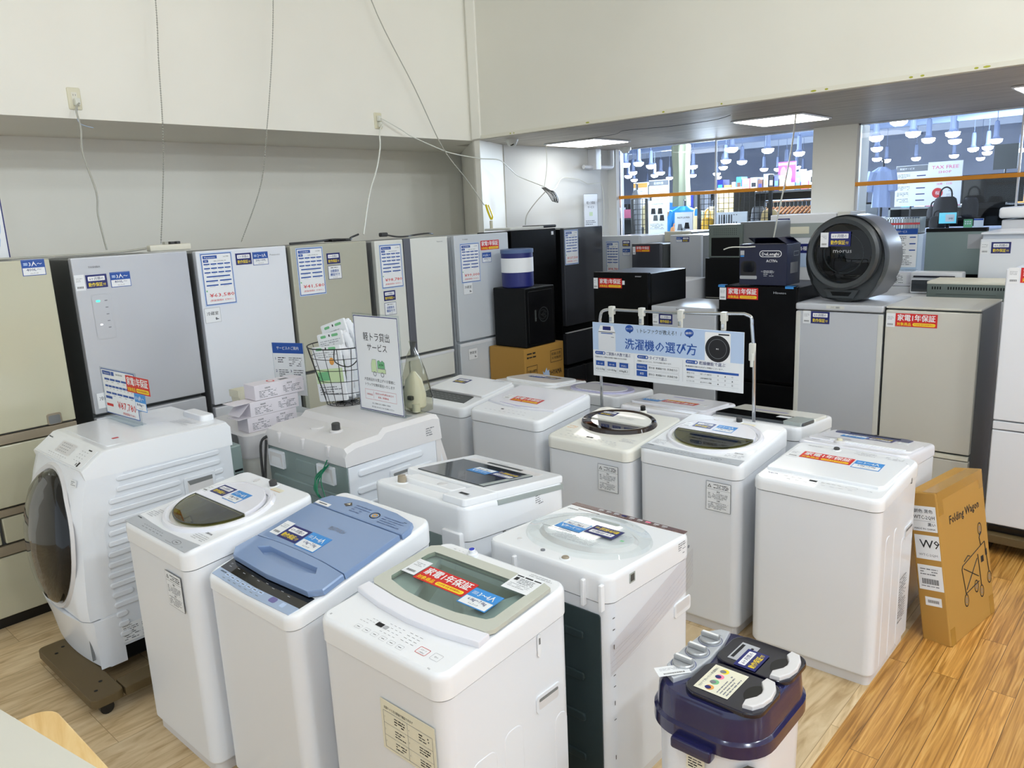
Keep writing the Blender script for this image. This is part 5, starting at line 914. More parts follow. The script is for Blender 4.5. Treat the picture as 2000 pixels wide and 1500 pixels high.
def rib(u0, u1, z, th=0.026): b.slab(G, rrect((u0+u1)/2, z, u1-u0, th, th*0.45, 4), 0, 0.007, 'side_white', 0.005)
for k in range(16):
    z = 0.925-0.0465*k; u0 = 0.13-0.007*min(k, 9)+0.0015*max(0, k-9)-0.03*(k > 1)+(0.012*0); u1 = 0.6
    if k in (2, 3, 4): rib(u0, 0.40, z); rib(0.56, 0.61, z)
    elif k in (13, 14, 15): rib(u0, u0+0.05, z)
    elif k == 11: rib(u0, u0+0.09, z)
    else: rib(u0, u1, z)
b.build('side_ribs', t)
for (u, z) in ((0.49, 0.80), (0.22, 0.28)):
    b = MB(); G2 = Fr((hx, u, z), (0, 1, 0), (0, 0, 1), (1, 0, 0)).sub(0, 0, 0, -0.002); b.slab(G2, rrect(0, 0, 0.15, 0.085, 0.008), 0, 0.006, 'side_white', 0.002); b.poly(G2.sub(0, 0, 0, 0.006), rrect(0, 0.0, 0.12, 0.055, 0.004), 'cover_grey', 1); b.poly(G2.sub(0, 0, 0, 0.006), [(-0.06, 0.0275), (0.06, 0.0275), (0.06, 0.008), (-0.05, 0.005)], 'fridge_side', 2); b.build('side_handle', t)
b = MB(); G3 = Fr((hx, 0, 0), (0, 1, 0), (0, 0, 1), (1, 0, 0)); b.slab(G3.sub(0.19, 0.42), rrect(0, 0, 0.035, 0.04), -0.002, 0.002, 'side_white'); b.frame(G3.sub(0.19, 0.42, 0, 0.002), 0, 0, 0.02, 0.026, 0.003, 'fridge_side', 1); b.build('cable_port', t, False)
b, G4 = card(0.17, 0.085, G3.sub(0.14, 0.225), 'paper'); b.text(G4, 'Panasonic', -0.06, 0.034, 0.008, 'ink', 1, 0.02, 0.04); b.lines(G4, -0.08, 0.028, 0.07, 7, 0.009, 'ink_grey', 1, seed=3); b.lines(G4, 0.0, 0.028, 0.08, 7, 0.009, 'ink_grey', 1, seed=4); b.build('rating_label', t, False)
b, G4 = card(0.055, 0.03, Fr((hx-0.06, -0.018, 0.935), (1, 0.1, 0), (0, 0.25, 1), (0, -1, 0.25)), 'paper'); b.lines(G4, -0.02, 0.011, 0.04, 3, 0.007, 'ink_grey', 1); b.build('caution_label', t, False)
b = MB(); G5 = Fr((0, 0, 1.0645), (1, 0, 0), (0, 1, -0.01)); b.slab(G5, rrect(0.0, 0.36, 0.5, 0.46, 0.01), -0.004, 0.0, 'white_top'); b.rect(G5, 0.14, 0.24, 0.02, 0.09, 'ink_red', 1) ; b.lines(G5, -0.05, 0.28, 0.12, 4, 0.012, 'ink_light', 1, seed=6); b.lines(G5, 0.05, 0.56, 0.16, 5, 0.014, 'ink_light', 1, seed=7); b.build('top_print', t, False)
b = MB(); b.slab(FLAT, rrect(0.09, 0.62, 0.2, 0.07, 0.02), 1.05, 1.085, 'white_top', 0.01); b.build('rear_hump', t)
b = MB(); b.box(hx-0.1, hx-0.01, 0.66, 0.72, 0.2, 0.93, 'rear_grey', 0.01)
for k in range(5): b.box(hx-0.012, hx-0.006, 0.67, 0.71, 0.8-0.02*k, 0.81-0.02*k, 'dark')
b.build('rear_panel', t)
# dolly under it
t = thing('wooden_dolly', 'dark worn wooden dolly under the large front-loading machine', 'dolly', (-3.52, 0.95, 0))
b = MB(); b.slab(FLAT, rrect(0, 0, 0.66, 0.13, 0.03), 0.062, 0.098, 'dolly_wood', 0.005)
for x_ in (-0.25, -0.21, 0.19, 0.25): b.cyl(FLAT, x_, 0.02 if x_ in (-.25, .19) else -0.02, 0.008, 0.098, 0.0985, 'dark', 10)
b.build('front_board', t)
for x_ in (-0.29, 0.27):
    b = MB(); b.box(x_-0.05, x_+0.05, 0.07, 0.75, 0.055, 0.095, 'dolly_wood', 0.005); b.build('side_board', t)
for x_ in (-0.28, 0.28):
    for y_ in (0.0, 0.68):
        b = MB(); b.cyl(Fr((x_-0.012, y_, 0.028), (0, 1, 0), (0, 0, 1), (1, 0, 0)), 0, 0, 0.028, 0, 0.024, 'black_plastic', 16); b.box(x_-0.02, x_+0.02, y_-0.02, y_+0.02, 0.045, 0.062, 'black_plastic'); b.build('caster', t)
# price sign on it
t = thing('price_sign', 'acrylic price sign reading 87,780 yen on the front-loading machine', 'price sign', (-3.85, 1.42, 1.066)); F = Fr((0, 0, 0.0), (1, 0.04, 0), (0, 0.03, 1))
F = Fr((0, 0, 0.0), (1, 0.04, 0), (0, 0.0, 1), (0.04, -1, 0))
b = MB(); b.slab(F, rrect(0, 0.125, 0.38, 0.25), -0.003, 0, 'acrylic'); b.slab(Fr((0, 0, 0), (1, 0, 0), (0, 1, 0)), rrect(0, 0.0, 0.36, 0.06), 0, 0.003, 'acrylic'); b.build('acrylic_holder', t, False)
b, G = card(0.35, 0.225, F.sub(0, 0.132), 'ink_blue'); b.rect(G, 0, 0, 0.342, 0.217, 'paper', 1); b.rect(G, -0.115, 0.093, 0.09, 0.02, 'ink_blue', 2); b.text(G, 'Panasonic', -0.115, 0.093, 0.011, 'ink_white', 3, 0.01, 0.06); b.rect(G, -0.05, 0.093, 0.03, 0.02, 'ink_blue', 2); b.text(G, 'NA-VX300BL', 0.02, 0.093, 0.01, 'ink', 2, 0.0, 0.07)
for r_, cells in enumerate((5, 8, 5)):
    for i in range(cells): b.rect(G, -0.15+0.3/cells*(i+0.5), 0.062-0.034*r_, 0.3/cells*0.88, 0.01, 'ink_blue', 2); b.rect(G, -0.15+0.3/cells*(i+0.5), 0.05-0.034*r_, 0.3/cells*0.4, 0.003, 'ink_light', 2)
b.rect(G, -0.125, -0.03, 0.07, 0.013, 'ink_blue', 2); b.rect(G, -0.125, -0.068, 0.07, 0.013, 'ink_red', 2); b.text(G, '¥87,780', 0.055, -0.058, 0.046, 'ink_red', 2, 0.012, 0.19); b.text(G, '(税抜価格¥ 79,800 )', 0.07, -0.096, 0.014, 'ink_red', 2, 0, 0.13); b.build('price_sheet', t, False)
Gs = F.sub(0, 0, 0, 0.004); st_red(t, Gs, 0.21, 0.195, w=0.23, name='warranty_sticker'); st_cap(t, Gs, 0.215, 0.115, '4人〜', '8.0kg〜', w=0.11, top='ink_sky')

# ---------------------------------------------------------------- grey drum machine seen from behind
t = thing('drum_washing_machine', 'grey-topped front-loading washing machine turned away, carrying the wire basket', 'washing machine', (-3.06, 2.20, 0), PI); wd, dp = 0.66, 0.62; hx = wd/2; hy = dp/2
b = MB(); sp = [(hy-0.012, 0.06), (hy-0.012, 0.90), (-hy+0.08, 0.90), (-hy+0.02, 0.70), (-hy+0.01, 0.06)]
b.loft([[(-hx+0.003, a, z) for a, z in sp], [(hx-0.003, a, z) for a, z in sp]], 'side_white'); b.build('cabinet', t)
b = MB(); sec = [(hy, 0.905), (hy+0.004, 0.95), (hy-0.01, 0.985), (hy-0.06, 1.0), (hy-0.2, 1.005), (hy-0.23, 1.03), (-hy+0.10, 1.03), (-hy+0.06, 1.02), (-hy+0.05, 0.9)]
b.loft([[(-hx, a, z-0.02 if z > 0.96 else z) for a, z in sec], [(-hx+0.02, a, z) for a, z in sec], [(hx-0.02, a, z) for a, z in sec], [(hx, a, z-0.02 if z > 0.96 else z) for a, z in sec]], 'cover_grey')
for x_ in (-0.2, 0.0, 0.2): b.box(x_-0.012, x_+0.012, hy-0.03, hy+0.008, 0.93, 0.985, 'cover_grey', 0.006)
b.build('top_cover', t)
b = MB(); R = []
for z, y in ((0.12, -hy-0.02), (0.4, -hy-0.05), (0.7, -hy-0.03), (0.9, -hy+0.03), (0.99, -hy+0.07)): R.append([(hx, -hy+0.09, z), (hx-0.01, y+0.02, z), (hx-0.05, y, z), (-hx+0.05, y, z), (-hx+0.01, y+0.02, z), (-hx, -hy+0.09, z)])
b.loft(R, 'cover_grey'); b.build('front_cover', t)
b = MB(); Gr = Fr((hx, hy, 0), (-1, 0, 0), (0, 0, 1), (0, 1, 0)).sub(0, 0, 0, -0.013); b.slab(Gr, rrect(hx, 0.48, wd-0.02, 0.84), 0, 0.006, 'rear_grey')
for z_, hh in ((0.74, 0.05), (0.60, 0.05), (0.46, 0.05), (0.32, 0.05)): b.slab(Gr, rrect(hx-0.02, z_, wd-0.12, hh, 0.02), 0.006, 0.014, 'rear_grey', 0.006)
b.slab(Gr, rrect(0.33, 0.84, 0.16, 0.07, 0.01), 0.006, 0.01, 'rear_grey', 0.004)
for x_ in (0.36, 0.40, 0.44): b.cyl(Gr, x_-0.03, 0.67, 0.01 if x_ != 0.4 else 0.006, 0.006, 0.0075, 'dark' if x_ != .4 else 'chrome', 12)
for x_ in (0.33, 0.45): b.slab(Gr, rrect(x_, 0.54, 0.07, 0.07, 0.004), 0.006, 0.010, 'dark'); b.slab(Gr, rrect(x_-0.012, 0.535, 0.02, 0.03, 0.004), 0.010, 0.018, 'chrome', 0.003)
b.build('rear_panel', t)
for x_ in (0.09, 0.5):
    b = MB(); G2 = Gr.sub(x_, 0.845, 0, 0.006); b.ring(G2, rrect(0, 0, 0.13, 0.085, 0.006), rrect(0, 0, 0.11, 0.065, 0.004), 0.012, 'white'); b.slab(G2, rrect(0, 0, 0.13, 0.085, 0.006), 0, 0.0115, 'white', 0.003); b.poly(G2.sub(0, 0, 0, 0.0115), rrect(0, 0, 0.108, 0.063, 0.004), 'cover_grey', 1); b.poly(G2.sub(0, 0, 0, 0.0115), [(-0.05, -0.03), (0.05, -0.03), (0.035, 0.012), (-0.035, 0.012)], 'white_top', 2); b.build('rear_handle', t)
b = MB(); G = Fr((-hx, hy, 0), (0, -1, 0), (0, 0, 1), (-1, 0, 0)).sub(0, 0, 0, -0.003)
for (u0, u1, z_) in ((0.06, 0.44, 0.86), (0.05, 0.2, 0.78), (0.38, 0.5, 0.79), (0.05, 0.24, 0.70), (0.28, 0.5, 0.71), (0.05, 0.5, 0.62), (0.05, 0.5, 0.54), (0.05, 0.5, 0.46)): b.slab(G, rrect((u0+u1)/2, z_, u1-u0, 0.034, 0.015), 0, 0.008, 'side_white', 0.006)
b.build('side_ribs', t)
b = MB(); G2 = G.sub(0.3, 0.79); b.slab(G2, rrect(0, 0, 0.13, 0.07, 0.01), 0, 0.008, 'side_white', 0.003); b.poly(G2.sub(0, 0, 0, 0.008), rrect(0, 0, 0.1, 0.042, 0.006), 'cover_grey', 1); b.poly(G2.sub(0, 0, 0, 0.008), rrect(0, 0.012, 0.095, 0.014, 0.006), 'fridge_side', 2); b.build('side_handle', t)
b = MB(); Gt = Fr((0, 0, 1.0), (1, 0, 0), (0, 1, 0)); b.cyl(Gt, -0.09, hy-0.13, 0.03, 0.0, 0.012, 'cover_grey', 24, bev=0.003); b.cyl(Gt, -0.09, hy-0.13, 0.02, 0.012, 0.045, 'cord_dark', 20, bev=0.004); b.build('water_inlet', t)
b = MB(); b.cyl(Gt, 0.05, hy-0.12, 0.032, 0.0, 0.007, 'cover_grey', 24, bev=0.002); b.build('cap_plug', t)
b = MB(); G = Fr((-hx-0.001, -hy+0.12, 0.955), (0, -1, 0), (0, 0, 1), (-1, 0, 0)); b.lines(G, -0.03, 0.02, 0.06, 4, 0.011, 'ink_grey', 1); b.build('side_print', t, False)
b = MB(); rnd = random.Random(2)
q = Gr.p(0.56, 0, 0.02); X_, Y_ = q.x, q.y
for k in range(8):
    dx = rnd.uniform(-.012, .012); b.tube(smooth([(X_+0.02, Y_, 0.90), (X_+0.06+dx+0.004*k, Y_+0.03, 0.84), (X_+0.085+dx-0.008*k, Y_+0.04+0.004*k, 0.78), (X_+0.04, Y_+0.03, 0.73), (X_+dx*0.3, Y_+0.03, 0.70), (X_-0.03-0.004*k, Y_+0.04, 0.66), (X_-0.055-dx, Y_+0.03, 0.60-0.006*k), (X_-0.02, Y_+0.03, 0.62), (X_+dx, Y_+0.03, 0.70)], 5), 0.0028, 'cord_green', 5)
b.tube(smooth([(X_, Y_+0.03, 0.70), (X_+0.06, Y_+0.02, 0.64), (X_+0.09, Y_+0.02, 0.54), (X_+0.08, Y_+0.02, 0.4)], 5), 0.003, 'cord_green', 5); b.tube(smooth([(X_+0.03, Y_, 0.92), (X_+0.05, Y_+0.03, 0.83), (X_+0.01, Y_+0.03, 0.72)], 5), 0.003, 'cord_green', 5); b.build('earth_wire', t, True, False)
b = MB(); b.tube([(X_+0.012, Y_+0.03, 0.695), (X_-0.012, Y_+0.03, 0.705)], 0.013, 'blue_tie', 8); b.build('wire_tie', t)
b = MB(); q = Gr.p(0.0, 0, 0.02); b.tube(smooth([(q.x-0.03, q.y, 0.95), (q.x+0.01, q.y+0.015, 0.9), (q.x+0.01, q.y+0.02, 0.7), (q.x-0.01, q.y+0.02, 0.5), (q.x, q.y+0.02, 0.3)]), 0.007, 'cord_dark', 6); b.tube(smooth([(q.x-0.02, q.y, 0.93), (q.x-0.005, q.y+0.02, 0.7), (q.x-0.03, q.y+0.02, 0.45), (q.x-0.01, q.y+0.02, 0.3)]), 0.006, 'cord_dark', 6); b.build('power_cord', t, True, False)
b = MB(); b.box(-hx+0.03, hx-0.03, -hy+0.03, hy-0.03, 0.0, 0.07, 'dark', 0.005); b.build('base', t)

# wire basket with bottles of detergent
t = thing('wire_basket', 'black wire basket standing on the grey-topped machine', 'basket', (-3.32, 2.345, 1.031)); b = MB()
def ringp(r, z, n=28): return [(r*math.cos(2*PI*i/n), r*math.sin(2*PI*i/n), z) for i in range(n)]
rad = lambda z: 0.105+0.075*(z/0.31)
for z_ in (0.004, 0.07, 0.135, 0.195, 0.255): b.tube(ringp(rad(z_), z_), 0.0017, 'wire_black', 5, True)
b.tube(ringp(rad(0.31), 0.31), 0.003, 'wire_black', 6, True)
for r_ in (0.03, 0.055, 0.08): b.tube(ringp(r_, 0.004, 18), 0.0015, 'wire_black', 4, True)
for i in range(16):
    a = 2*PI*i/16; b.tube([(0.02*math.cos(a), 0.02*math.sin(a), 0.004), (0.105*math.cos(a), 0.105*math.sin(a), 0.004), (0.18*math.cos(a), 0.18*math.sin(a), 0.31)], 0.0018, 'wire_black', 4)
b.tube(smooth([(0.12, -0.135, 0.31), (0.125, -0.14, 0.25), (0.16, -0.09, 0.22), (0.175, -0.04, 0.25), (0.178, -0.02, 0.31)], 5), 0.003, 'wire_black', 5)
b.build('wires', t, True, False)
def pouch(label, loc, tilt, lean, w_, h_, m='shade_white', art=True, k=0):
    t = thing('hose_pack', label, 'pack', loc, 0, 'shrink wrapped hose packs in the basket'); t.rotation_euler = (lean, tilt, 0.25)
    b = MB(); F = Fr((0, 0, 0), (1, 0, 0), (0, 0, 1)); b.slab(F, rrect(0, h_/2, w_, h_, 0.008), -0.006, 0.006, 'paper', 0.002); b.build('card', t)
    b = MB(); G = F.sub(0, 0, 0, 0.006); b.poly(G, rrect(-w_*0.25, h_*0.95, w_*0.22, 0.014, 0.006), 'ink_green', 1); b.poly(G, rrect(w_*0.22, h_*0.95, w_*0.26, 0.014, 0.006), 'ink_green', 1)
    b.rect(G, 0, h_*0.955, 0.008, 0.012, 'ink', 2)
    b.lines(G, -w_*0.42, h_*0.9, w_*0.84, 3, 0.011, 'ink_light', 1, seed=k); b.poly(G, ell(w_*0.15, h_*0.72, 0.016, 0.02, 14), 'ink_orange', 2)
    b.rect(G, 0, h_*0.46, w_*0.96, h_*0.26, 'ink_palegreen', 1); b.rect(G, -w_*0.2, h_*0.46, w_*0.4, h_*0.16, 'ink_green', 2); b.lines(G, -w_*0.42, h_*0.28, w_*0.8, 4, 0.012, 'ink_grey', 1, seed=k+3); b.build('print', t, False)
    b = MB(); P = smooth([(w_*0.45, 0.02, 0.02), (w_*0.58, 0.024, h_*0.4), (w_*0.56, 0.026, h_*0.8), (w_*0.42, 0.02, h_*0.97)], 8); b.tube(P, [0.022 if i % 2 else 0.019 for i in range(len(P))], 'shade_white', 10)
    P = smooth([(w_*0.02, 0.035, 0.02), (w_*0.1, 0.04, h_*0.4), (w_*0.1, 0.04, h_*0.85)], 8); b.tube(P, [0.022 if i % 2 else 0.019 for i in range(len(P))], 'camera_white', 10); b.build('hose', t)
pouch('frontmost packaged hose with green card, upright in the wire basket', (-3.35, 2.285, 1.045), -0.12, -0.05, 0.19, 0.29, k=1)
pouch('packaged hose leaning second in the wire basket', (-3.33, 2.33, 1.045), -0.2, -0.05, 0.17, 0.36, k=2)
pouch('packaged hose standing tallest in the wire basket', (-3.30, 2.38, 1.045), -0.3, -0.05, 0.17, 0.42, k=3)
t = thing('rental_sign', 'white acrylic sign about truck rental standing on the grey-topped machine', 'sign', (-2.96, 2.29, 1.031)); F = Fr((0, 0, 0), (1, 0, 0), (0, 0, 1)); 
b = MB(); b.slab(F, rrect(0.0, 0.245, 0.352, 0.49), -0.002, 0.002, 'acrylic'); b.slab(FLAT, rrect(0.0, 0.02, 0.34, 0.05), 0, 0.003, 'acrylic'); b.build('acrylic_stand', t, False)
b, G = card(0.338, 0.475, F.sub(0, 0.243, 0, 0.002), 'paper'); b.frame(G, 0, 0, 0.334, 0.471, 0.004, 'ink_navy', 1)
b.text(G, '軽トラ貸出', 0, 0.135, 0.042, 'ink', 1, 0.006, 0.2); b.text(G, 'サービス', 0, 0.083, 0.038, 'ink', 1, 0.006, 0.15)
def outline(G, pts, t_, m, lvl=2): k = inset(pts, t_); b.ring(G, pts, k, lvl*0.0004, m)
cab = [(-0.055, -0.04), (-0.055, 0.0), (-0.045, 0.025), (-0.015, 0.025), (-0.012, -0.04)]; bed = [(-0.008, -0.04), (-0.008, -0.018), (0.055, -0.018), (0.055, -0.04)]; load = [(-0.006, -0.017), (-0.006, 0.018), (0.008, 0.024), (0.02, 0.014), (0.032, 0.024), (0.048, 0.014), (0.05, -0.017)]
b.poly(G, cab, 'ink_palegreen', 1); b.poly(G, bed, 'ink_palegreen', 1); b.poly(G, load, 'ink_green', 1)
for q in (cab, bed, load): outline(G, q, 0.0016, 'ink_grey')
b.text(G, 'ATM', 0.022, 0.001, 0.015, 'ink', 2, 0.01)
for x_ in (-0.03, 0.028): b.ring(G, ell(x_, -0.047, 0.012, 0.012, 18), ell(x_, -0.047, 0.009, 0.009, 18), 0.0012, 'ink_grey')
b.text(G, '大型商品をお買上げのお客様に', 0, -0.078, 0.016, 'ink', 1, 0.0, 0.235); b.text(G, 'トラックを無料貸出いたします', 0, -0.104, 0.016, 'ink', 1, 0.0, 0.225); b.frame(G, 0.0, -0.155, 0.24, 0.05, 0.001, 'ink_red', 1); b.text(G, '対象商品', -0.085, -0.155, 0.01, 'ink_red', 1, 0, 0.045); b.rect(G, -0.055, -0.155, 0.001, 0.036, 'ink_red', 1)
b.text(G, '合計5,000円(税込)以上の', 0.03, -0.146, 0.01, 'ink_red', 1, 0.01, 0.14); b.text(G, '家具、家電製品', 0.02, -0.164, 0.01, 'ink_red', 1, 0.01, 0.08); b.text(G, '長くご利用いただくお客様のご来店を', 0, -0.198, 0.008, 'ink', 1, 0, 0.14); b.text(G, '取り扱いはスタッフまでお尋ねください', 0.01, -0.216, 0.008, 'ink', 1, 0, 0.17); b.build('printed_sheet', t, False)
# plastic bag behind the sign
t = thing('plastic_bag', 'clear plastic bag of cream parts slumped behind the truck rental sign', 'bag', (-2.84, 2.41, 1.031)); rnd = random.Random(9); b = MB(); R = []
for k, (r_, z_) in enumerate(((0.05, 0.002), (0.08, 0.02), (0.085, 0.08), (0.07, 0.15), (0.05, 0.22), (0.03, 0.28), (0.012, 0.32), (0.02, 0.35))):
    R.append([(1.15*r_*math.cos(a)*(1+rnd.uniform(-.12, .12)), r_*0.8*math.sin(a)*(1+rnd.uniform(-.12, .12)), z_) for a in [2*PI*i/20 for i in range(20)]])
b.loft(R, 'bag_film'); b.build('film', t)
b = MB(); b.lathe(Fr((-0.01, 0, 0), (1, 0, 0), (0, 1, 0)), [(0.03, 0.006), (0.06, 0.03), (0.062, 0.09), (0.045, 0.16), (0.012, 0.2)], 'ivory', 16, rx=1, ry=0.8); b.cyl(FLAT, 0.03, -0.03, 0.02, 0.01, 0.05, 'slipcover', 12); b.box(0.0, 0.03, -0.06, -0.04, 0.07, 0.09, 'cord_dark', 0.004); b.build('contents', t)

# ---------------------------------------------------------------- small grey machine with cartons
t = thing('washing_machine', 'old grey washing machine carrying the stacked white cartons and the price leaflet', 'washing machine', (-3.86, 2.17, 0), PI)
b = MB(); P = rrect(0, 0, 0.53, 0.54, 0.05, 5); b.loft([[(a, c, 0.02) for a, c in inset(P, 0.01)], [(a, c, 0.78) for a, c in inset(P, 0.004)]], 'camera_white'); b.build('cabinet', t)
b = MB(); b.loft([[(a, c, 0.78) for a, c in P], [(a, c, 0.9) for a, c in P], [(a, c, 0.91) for a, c in inset(P, 0.01)]], 'cover_grey', True, True); b.poly(Fr((0, 0, 0.91), (1, 0, 0), (0, 1, 0)), rrect(0.13, -0.03, 0.07, 0.14, 0.01), 'dark', 1); b.build('top_cover', t)
b = MB(); G = Fr((0.265, 0.27, 0), (-1, 0, 0), (0, 0, 1), (0, 1, 0)); b.slab(G, rrect(0.28, 0.85, 0.34, 0.10, 0.02), 0, 0.002, 'fridge_side', 0.001); b.slab(G, rrect(0.25, 0.4, 0.36, 0.7, 0.02), -0.002, 0.002, 'rear_dark'); b.build('rear_panel', t)
b = MB(); rnd = random.Random(5); q = G.p(0.36, 0, 0.03)
for k in range(7):
    d_ = rnd.uniform(-.012, .012); b.tube(smooth([(q.x, q.y, 0.58), (q.x+0.03+d_, q.y+0.02, 0.67), (q.x+0.025+d_*2, q.y+0.03, 0.75+d_), (q.x+0.0+d_, q.y+0.03, 0.77), (q.x-0.03+d_, q.y+0.025, 0.73), (q.x-0.01, q.y+0.02, 0.62), (q.x-0.015, q.y+0.02, 0.54)], 5), 0.0026, 'cord_yellow', 5)
b.build('earth_wire', t, True, False)
b = MB(); b.tube(smooth([(q.x+0.13, q.y, 0.9), (q.x+0.15, q.y+0.02, 0.8), (q.x+0.12, q.y+0.02, 0.66), (q.x+0.09, q.y+0.03, 0.58), (q.x+0.05, q.y+0.03, 0.6), (q.x+0.09, q.y+0.03, 0.63), (q.x+0.13, q.y+0.03, 0.57)], 5), 0.003, 'cord_green', 5); b.build('power_cord', t, True, False)
def longcarton(label, y, z, rz, flap):
    t = thing('white_carton', label, 'carton', (-3.68, y, z), rz, 'long white cartons stacked on the old grey machine'); sx, sy, sz = 0.11, 0.29, 0.078
    b = MB(); b.box(-sx/2, sx/2, -sy/2, sy/2, 0, sz, 'carton_white', 0.0015); b.build('body', t)
    b = MB(); G = Fr((sx/2, 0, 0), (0, 1, 0), (0, 0, 1), (1, 0, 0)); b.text(G, '取扱説明', -0.07, 0.058, 0.009, 'ink', 1, 0.01, 0.03); b.lines(G, -0.12, 0.048, 0.11, 5, 0.008, 'ink_grey', 1, seed=3); b.text(G, '商品仕様', 0.06, 0.062, 0.009, 'ink', 1, 0.01, 0.03); b.lines(G, 0.02, 0.052, 0.11, 5, 0.008, 'ink_grey', 1, seed=5)
    G = Fr((0, 0, sz), (1, 0, 0), (0, 1, 0)); b.poly(G, ell(0, -0.02, 0.03, 0.02, 14), 'ink_red', 1); b.poly(G, ell(0, -0.02, 0.02, 0.012, 14), 'ink_white', 2); b.rect(G, 0.01, 0.05, 0.03, 0.05, 'ink_grey', 1); b.build('print', t, False)
    if flap:
        b = MB(); b.box(-sx/2, sx/2, -sy/2-0.09, -sy/2, sz-0.001, sz+0.001, 'carton_white'); b.box(-sx/2, sx/2, -sy/2-0.075, -sy/2, 0.0, 0.002, 'carton_white'); F5 = Fr((0, -sy/2, 0.076), (1, 0, 0), (0, -0.75, -0.66)); b.slab(F5, rrect(0, 0.045, sx, 0.09), 0, 0.001, 'carton_white'); b.build('open_flap', t)
longcarton('white printed carton at the bottom of the three on the grey machine', 2.08, 0.911, 0.0, False); longcarton('white printed carton with open flap, middle of the three on the grey machine', 2.10, 0.99, 0.02, True); longcarton('white printed carton on top of the three on the grey machine', 2.14, 1.07, -0.02, False)
t = thing('plastic_bin', 'pale yellow plastic bin behind the white cartons', 'bin', (-4.03, 2.17, 0.911)); b = MB(); A = rrect(0, 0, 0.1, 0.16, 0.01); A0 = rrect(0, 0, 0.085, 0.14, 0.01); b.loft([[(a, c, 0) for a, c in A0], [(a, c, 0.15) for a, c in A], [(a, c, 0.15) for a, c in inset(A, 0.003)], [(a, c, 0.004) for a, c in inset(A0, 0.003)]], 'ink_cream', True, True); b.box(-0.052, 0.052, -0.082, -0.076, 0.11, 0.15, 'ink_cream', 0.002); b.build('body', t)
t = thing('service_leaflet', 'white service leaflet with blue header standing behind the white cartons', 'leaflet', (-3.82, 2.33, 0.911)); F = Fr((0, 0, 0), (0.94, 0.34, 0), (0, 0, 1))
b, G = card(0.21, 0.3, F.sub(0, 0.25), 'paper'); b.rect(G, 0, 0.12, 0.21, 0.06, 'ink_blue', 1); b.text(G, 'サービスのご案内', 0, 0.12, 0.02, 'ink_white', 2, 0.01, 0.15); b.text(G, '1', -0.09, 0.06, 0.02, 'ink_navy', 1, 0.02); b.lines(G, -0.075, 0.07, 0.06, 3, 0.012, 'ink', 1); b.lines(G, 0.0, 0.07, 0.09, 5, 0.011, 'ink_grey', 1, seed=2); b.text(G, '2', -0.09, -0.01, 0.02, 'ink_navy', 1, 0.02); b.lines(G, -0.075, 0.0, 0.07, 5, 0.012, 'ink_grey', 1, seed=3); b.text(G, '3', 0.01, -0.01, 0.02, 'ink_navy', 1, 0.02); b.lines(G, 0.025, 0.0, 0.07, 5, 0.012, 'ink_grey', 1, seed=6); b.build('sheet', t, False)
b = MB(); b.slab(F, rrect(0, 0.2, 0.22, 0.4), -0.003, 0, 'acrylic'); b.build('acrylic_stand', t, False)

# ---------------------------------------------------------------- hanging banner on a stand
t = thing('banner_stand', 'chrome folding rack holding the blue banner between the machine rows', 'rack', (-2.17, 3.655, 0)); b = MB()
x0, x1 = -0.455, 0.495; b.tube([(x0+0.0, 0, 0.02)]+[(x0, 0, 1.33)]+smooth([(x0, 0, 1.34), (x0+0.015, 0, 1.385), (x0+0.06, 0, 1.4)], 5)+[(0.0, 0, 1.40)]+smooth([(x1-0.06, 0, 1.415), (x1-0.045+0.02, 0, 1.40), (x1-0.02, 0, 1.36)], 5)+[(x1-0.005, 0, 1.2), (x1+0.015, 0, 0.02)], 0.0085, 'chrome', 10); b.build('tube_frame', t)
b = MB(); b.box(x1-0.03, x1+0.0, -0.012, 0.012, 1.18, 1.27, 'camera_white', 0.004); b.box(x1-0.018, x1-0.004, -0.02, -0.01, 1.15, 1.22, 'camera_white', 0.003); b.build('clamp', t)
for xx in (x0, x1+0.015):
    b = MB(); b.box(xx-0.012, xx+0.012, -0.05, 0.05, 0, 0.022, 'black_plastic', 0.004); b.build('foot', t)
for xx in (-0.37, -0.17, 0.075, 0.325):
    b = MB(); b.box(xx-0.016, xx+0.016, -0.016, 0.014, 1.372, 1.42, 'camera_white', 0.004); b.box(xx-0.013, xx+0.013, -0.014, 0.0, 1.325, 1.375, 'camera_white', 0.003); b.box(xx-0.008, xx+0.008, -0.02, -0.012, 1.335, 1.36, 'chrome', 0.002); b.build('hanging_clip', t)
t = thing('banner', 'pale blue printed banner on how to choose a washing machine', 'banner', (-2.197, 3.638, 1.008)); F = Fr((0, 0, 0), (1, 0, 0), (0, 0, 1))
b = MB(); b.slab(F, rrect(0, 0.158, 0.94, 0.316), -0.003, 0, 'paper'); b.build('board', t, False); b = MB(); G = F
b.rect(G, 0, 0.235, 0.94, 0.162, 'ink_pale', 1); b.text(G, '洗濯機の選び方', -0.02, 0.205, 0.062, 'ink_blue', 2, 0.022, 0.45); b.text(G, '\\ トレファクが教える！ /', -0.025, 0.285, 0.026, 'ink', 2, 0.01, 0.28)
for x_, s_ in ((-0.215, 'サイズ?'), (0.16, '機能?')): b.poly(G, ell(x_, 0.292, 0.027, 0.021, 18), 'ink_blue', 2); b.poly(G, [(x_-0.005, 0.275), (x_+0.01, 0.275), (x_+0.004, 0.264)], 'ink_blue', 2); b.text(G, s_, x_, 0.292, 0.013, 'ink_white', 3, 0.01, 0.042, ang=0.1)
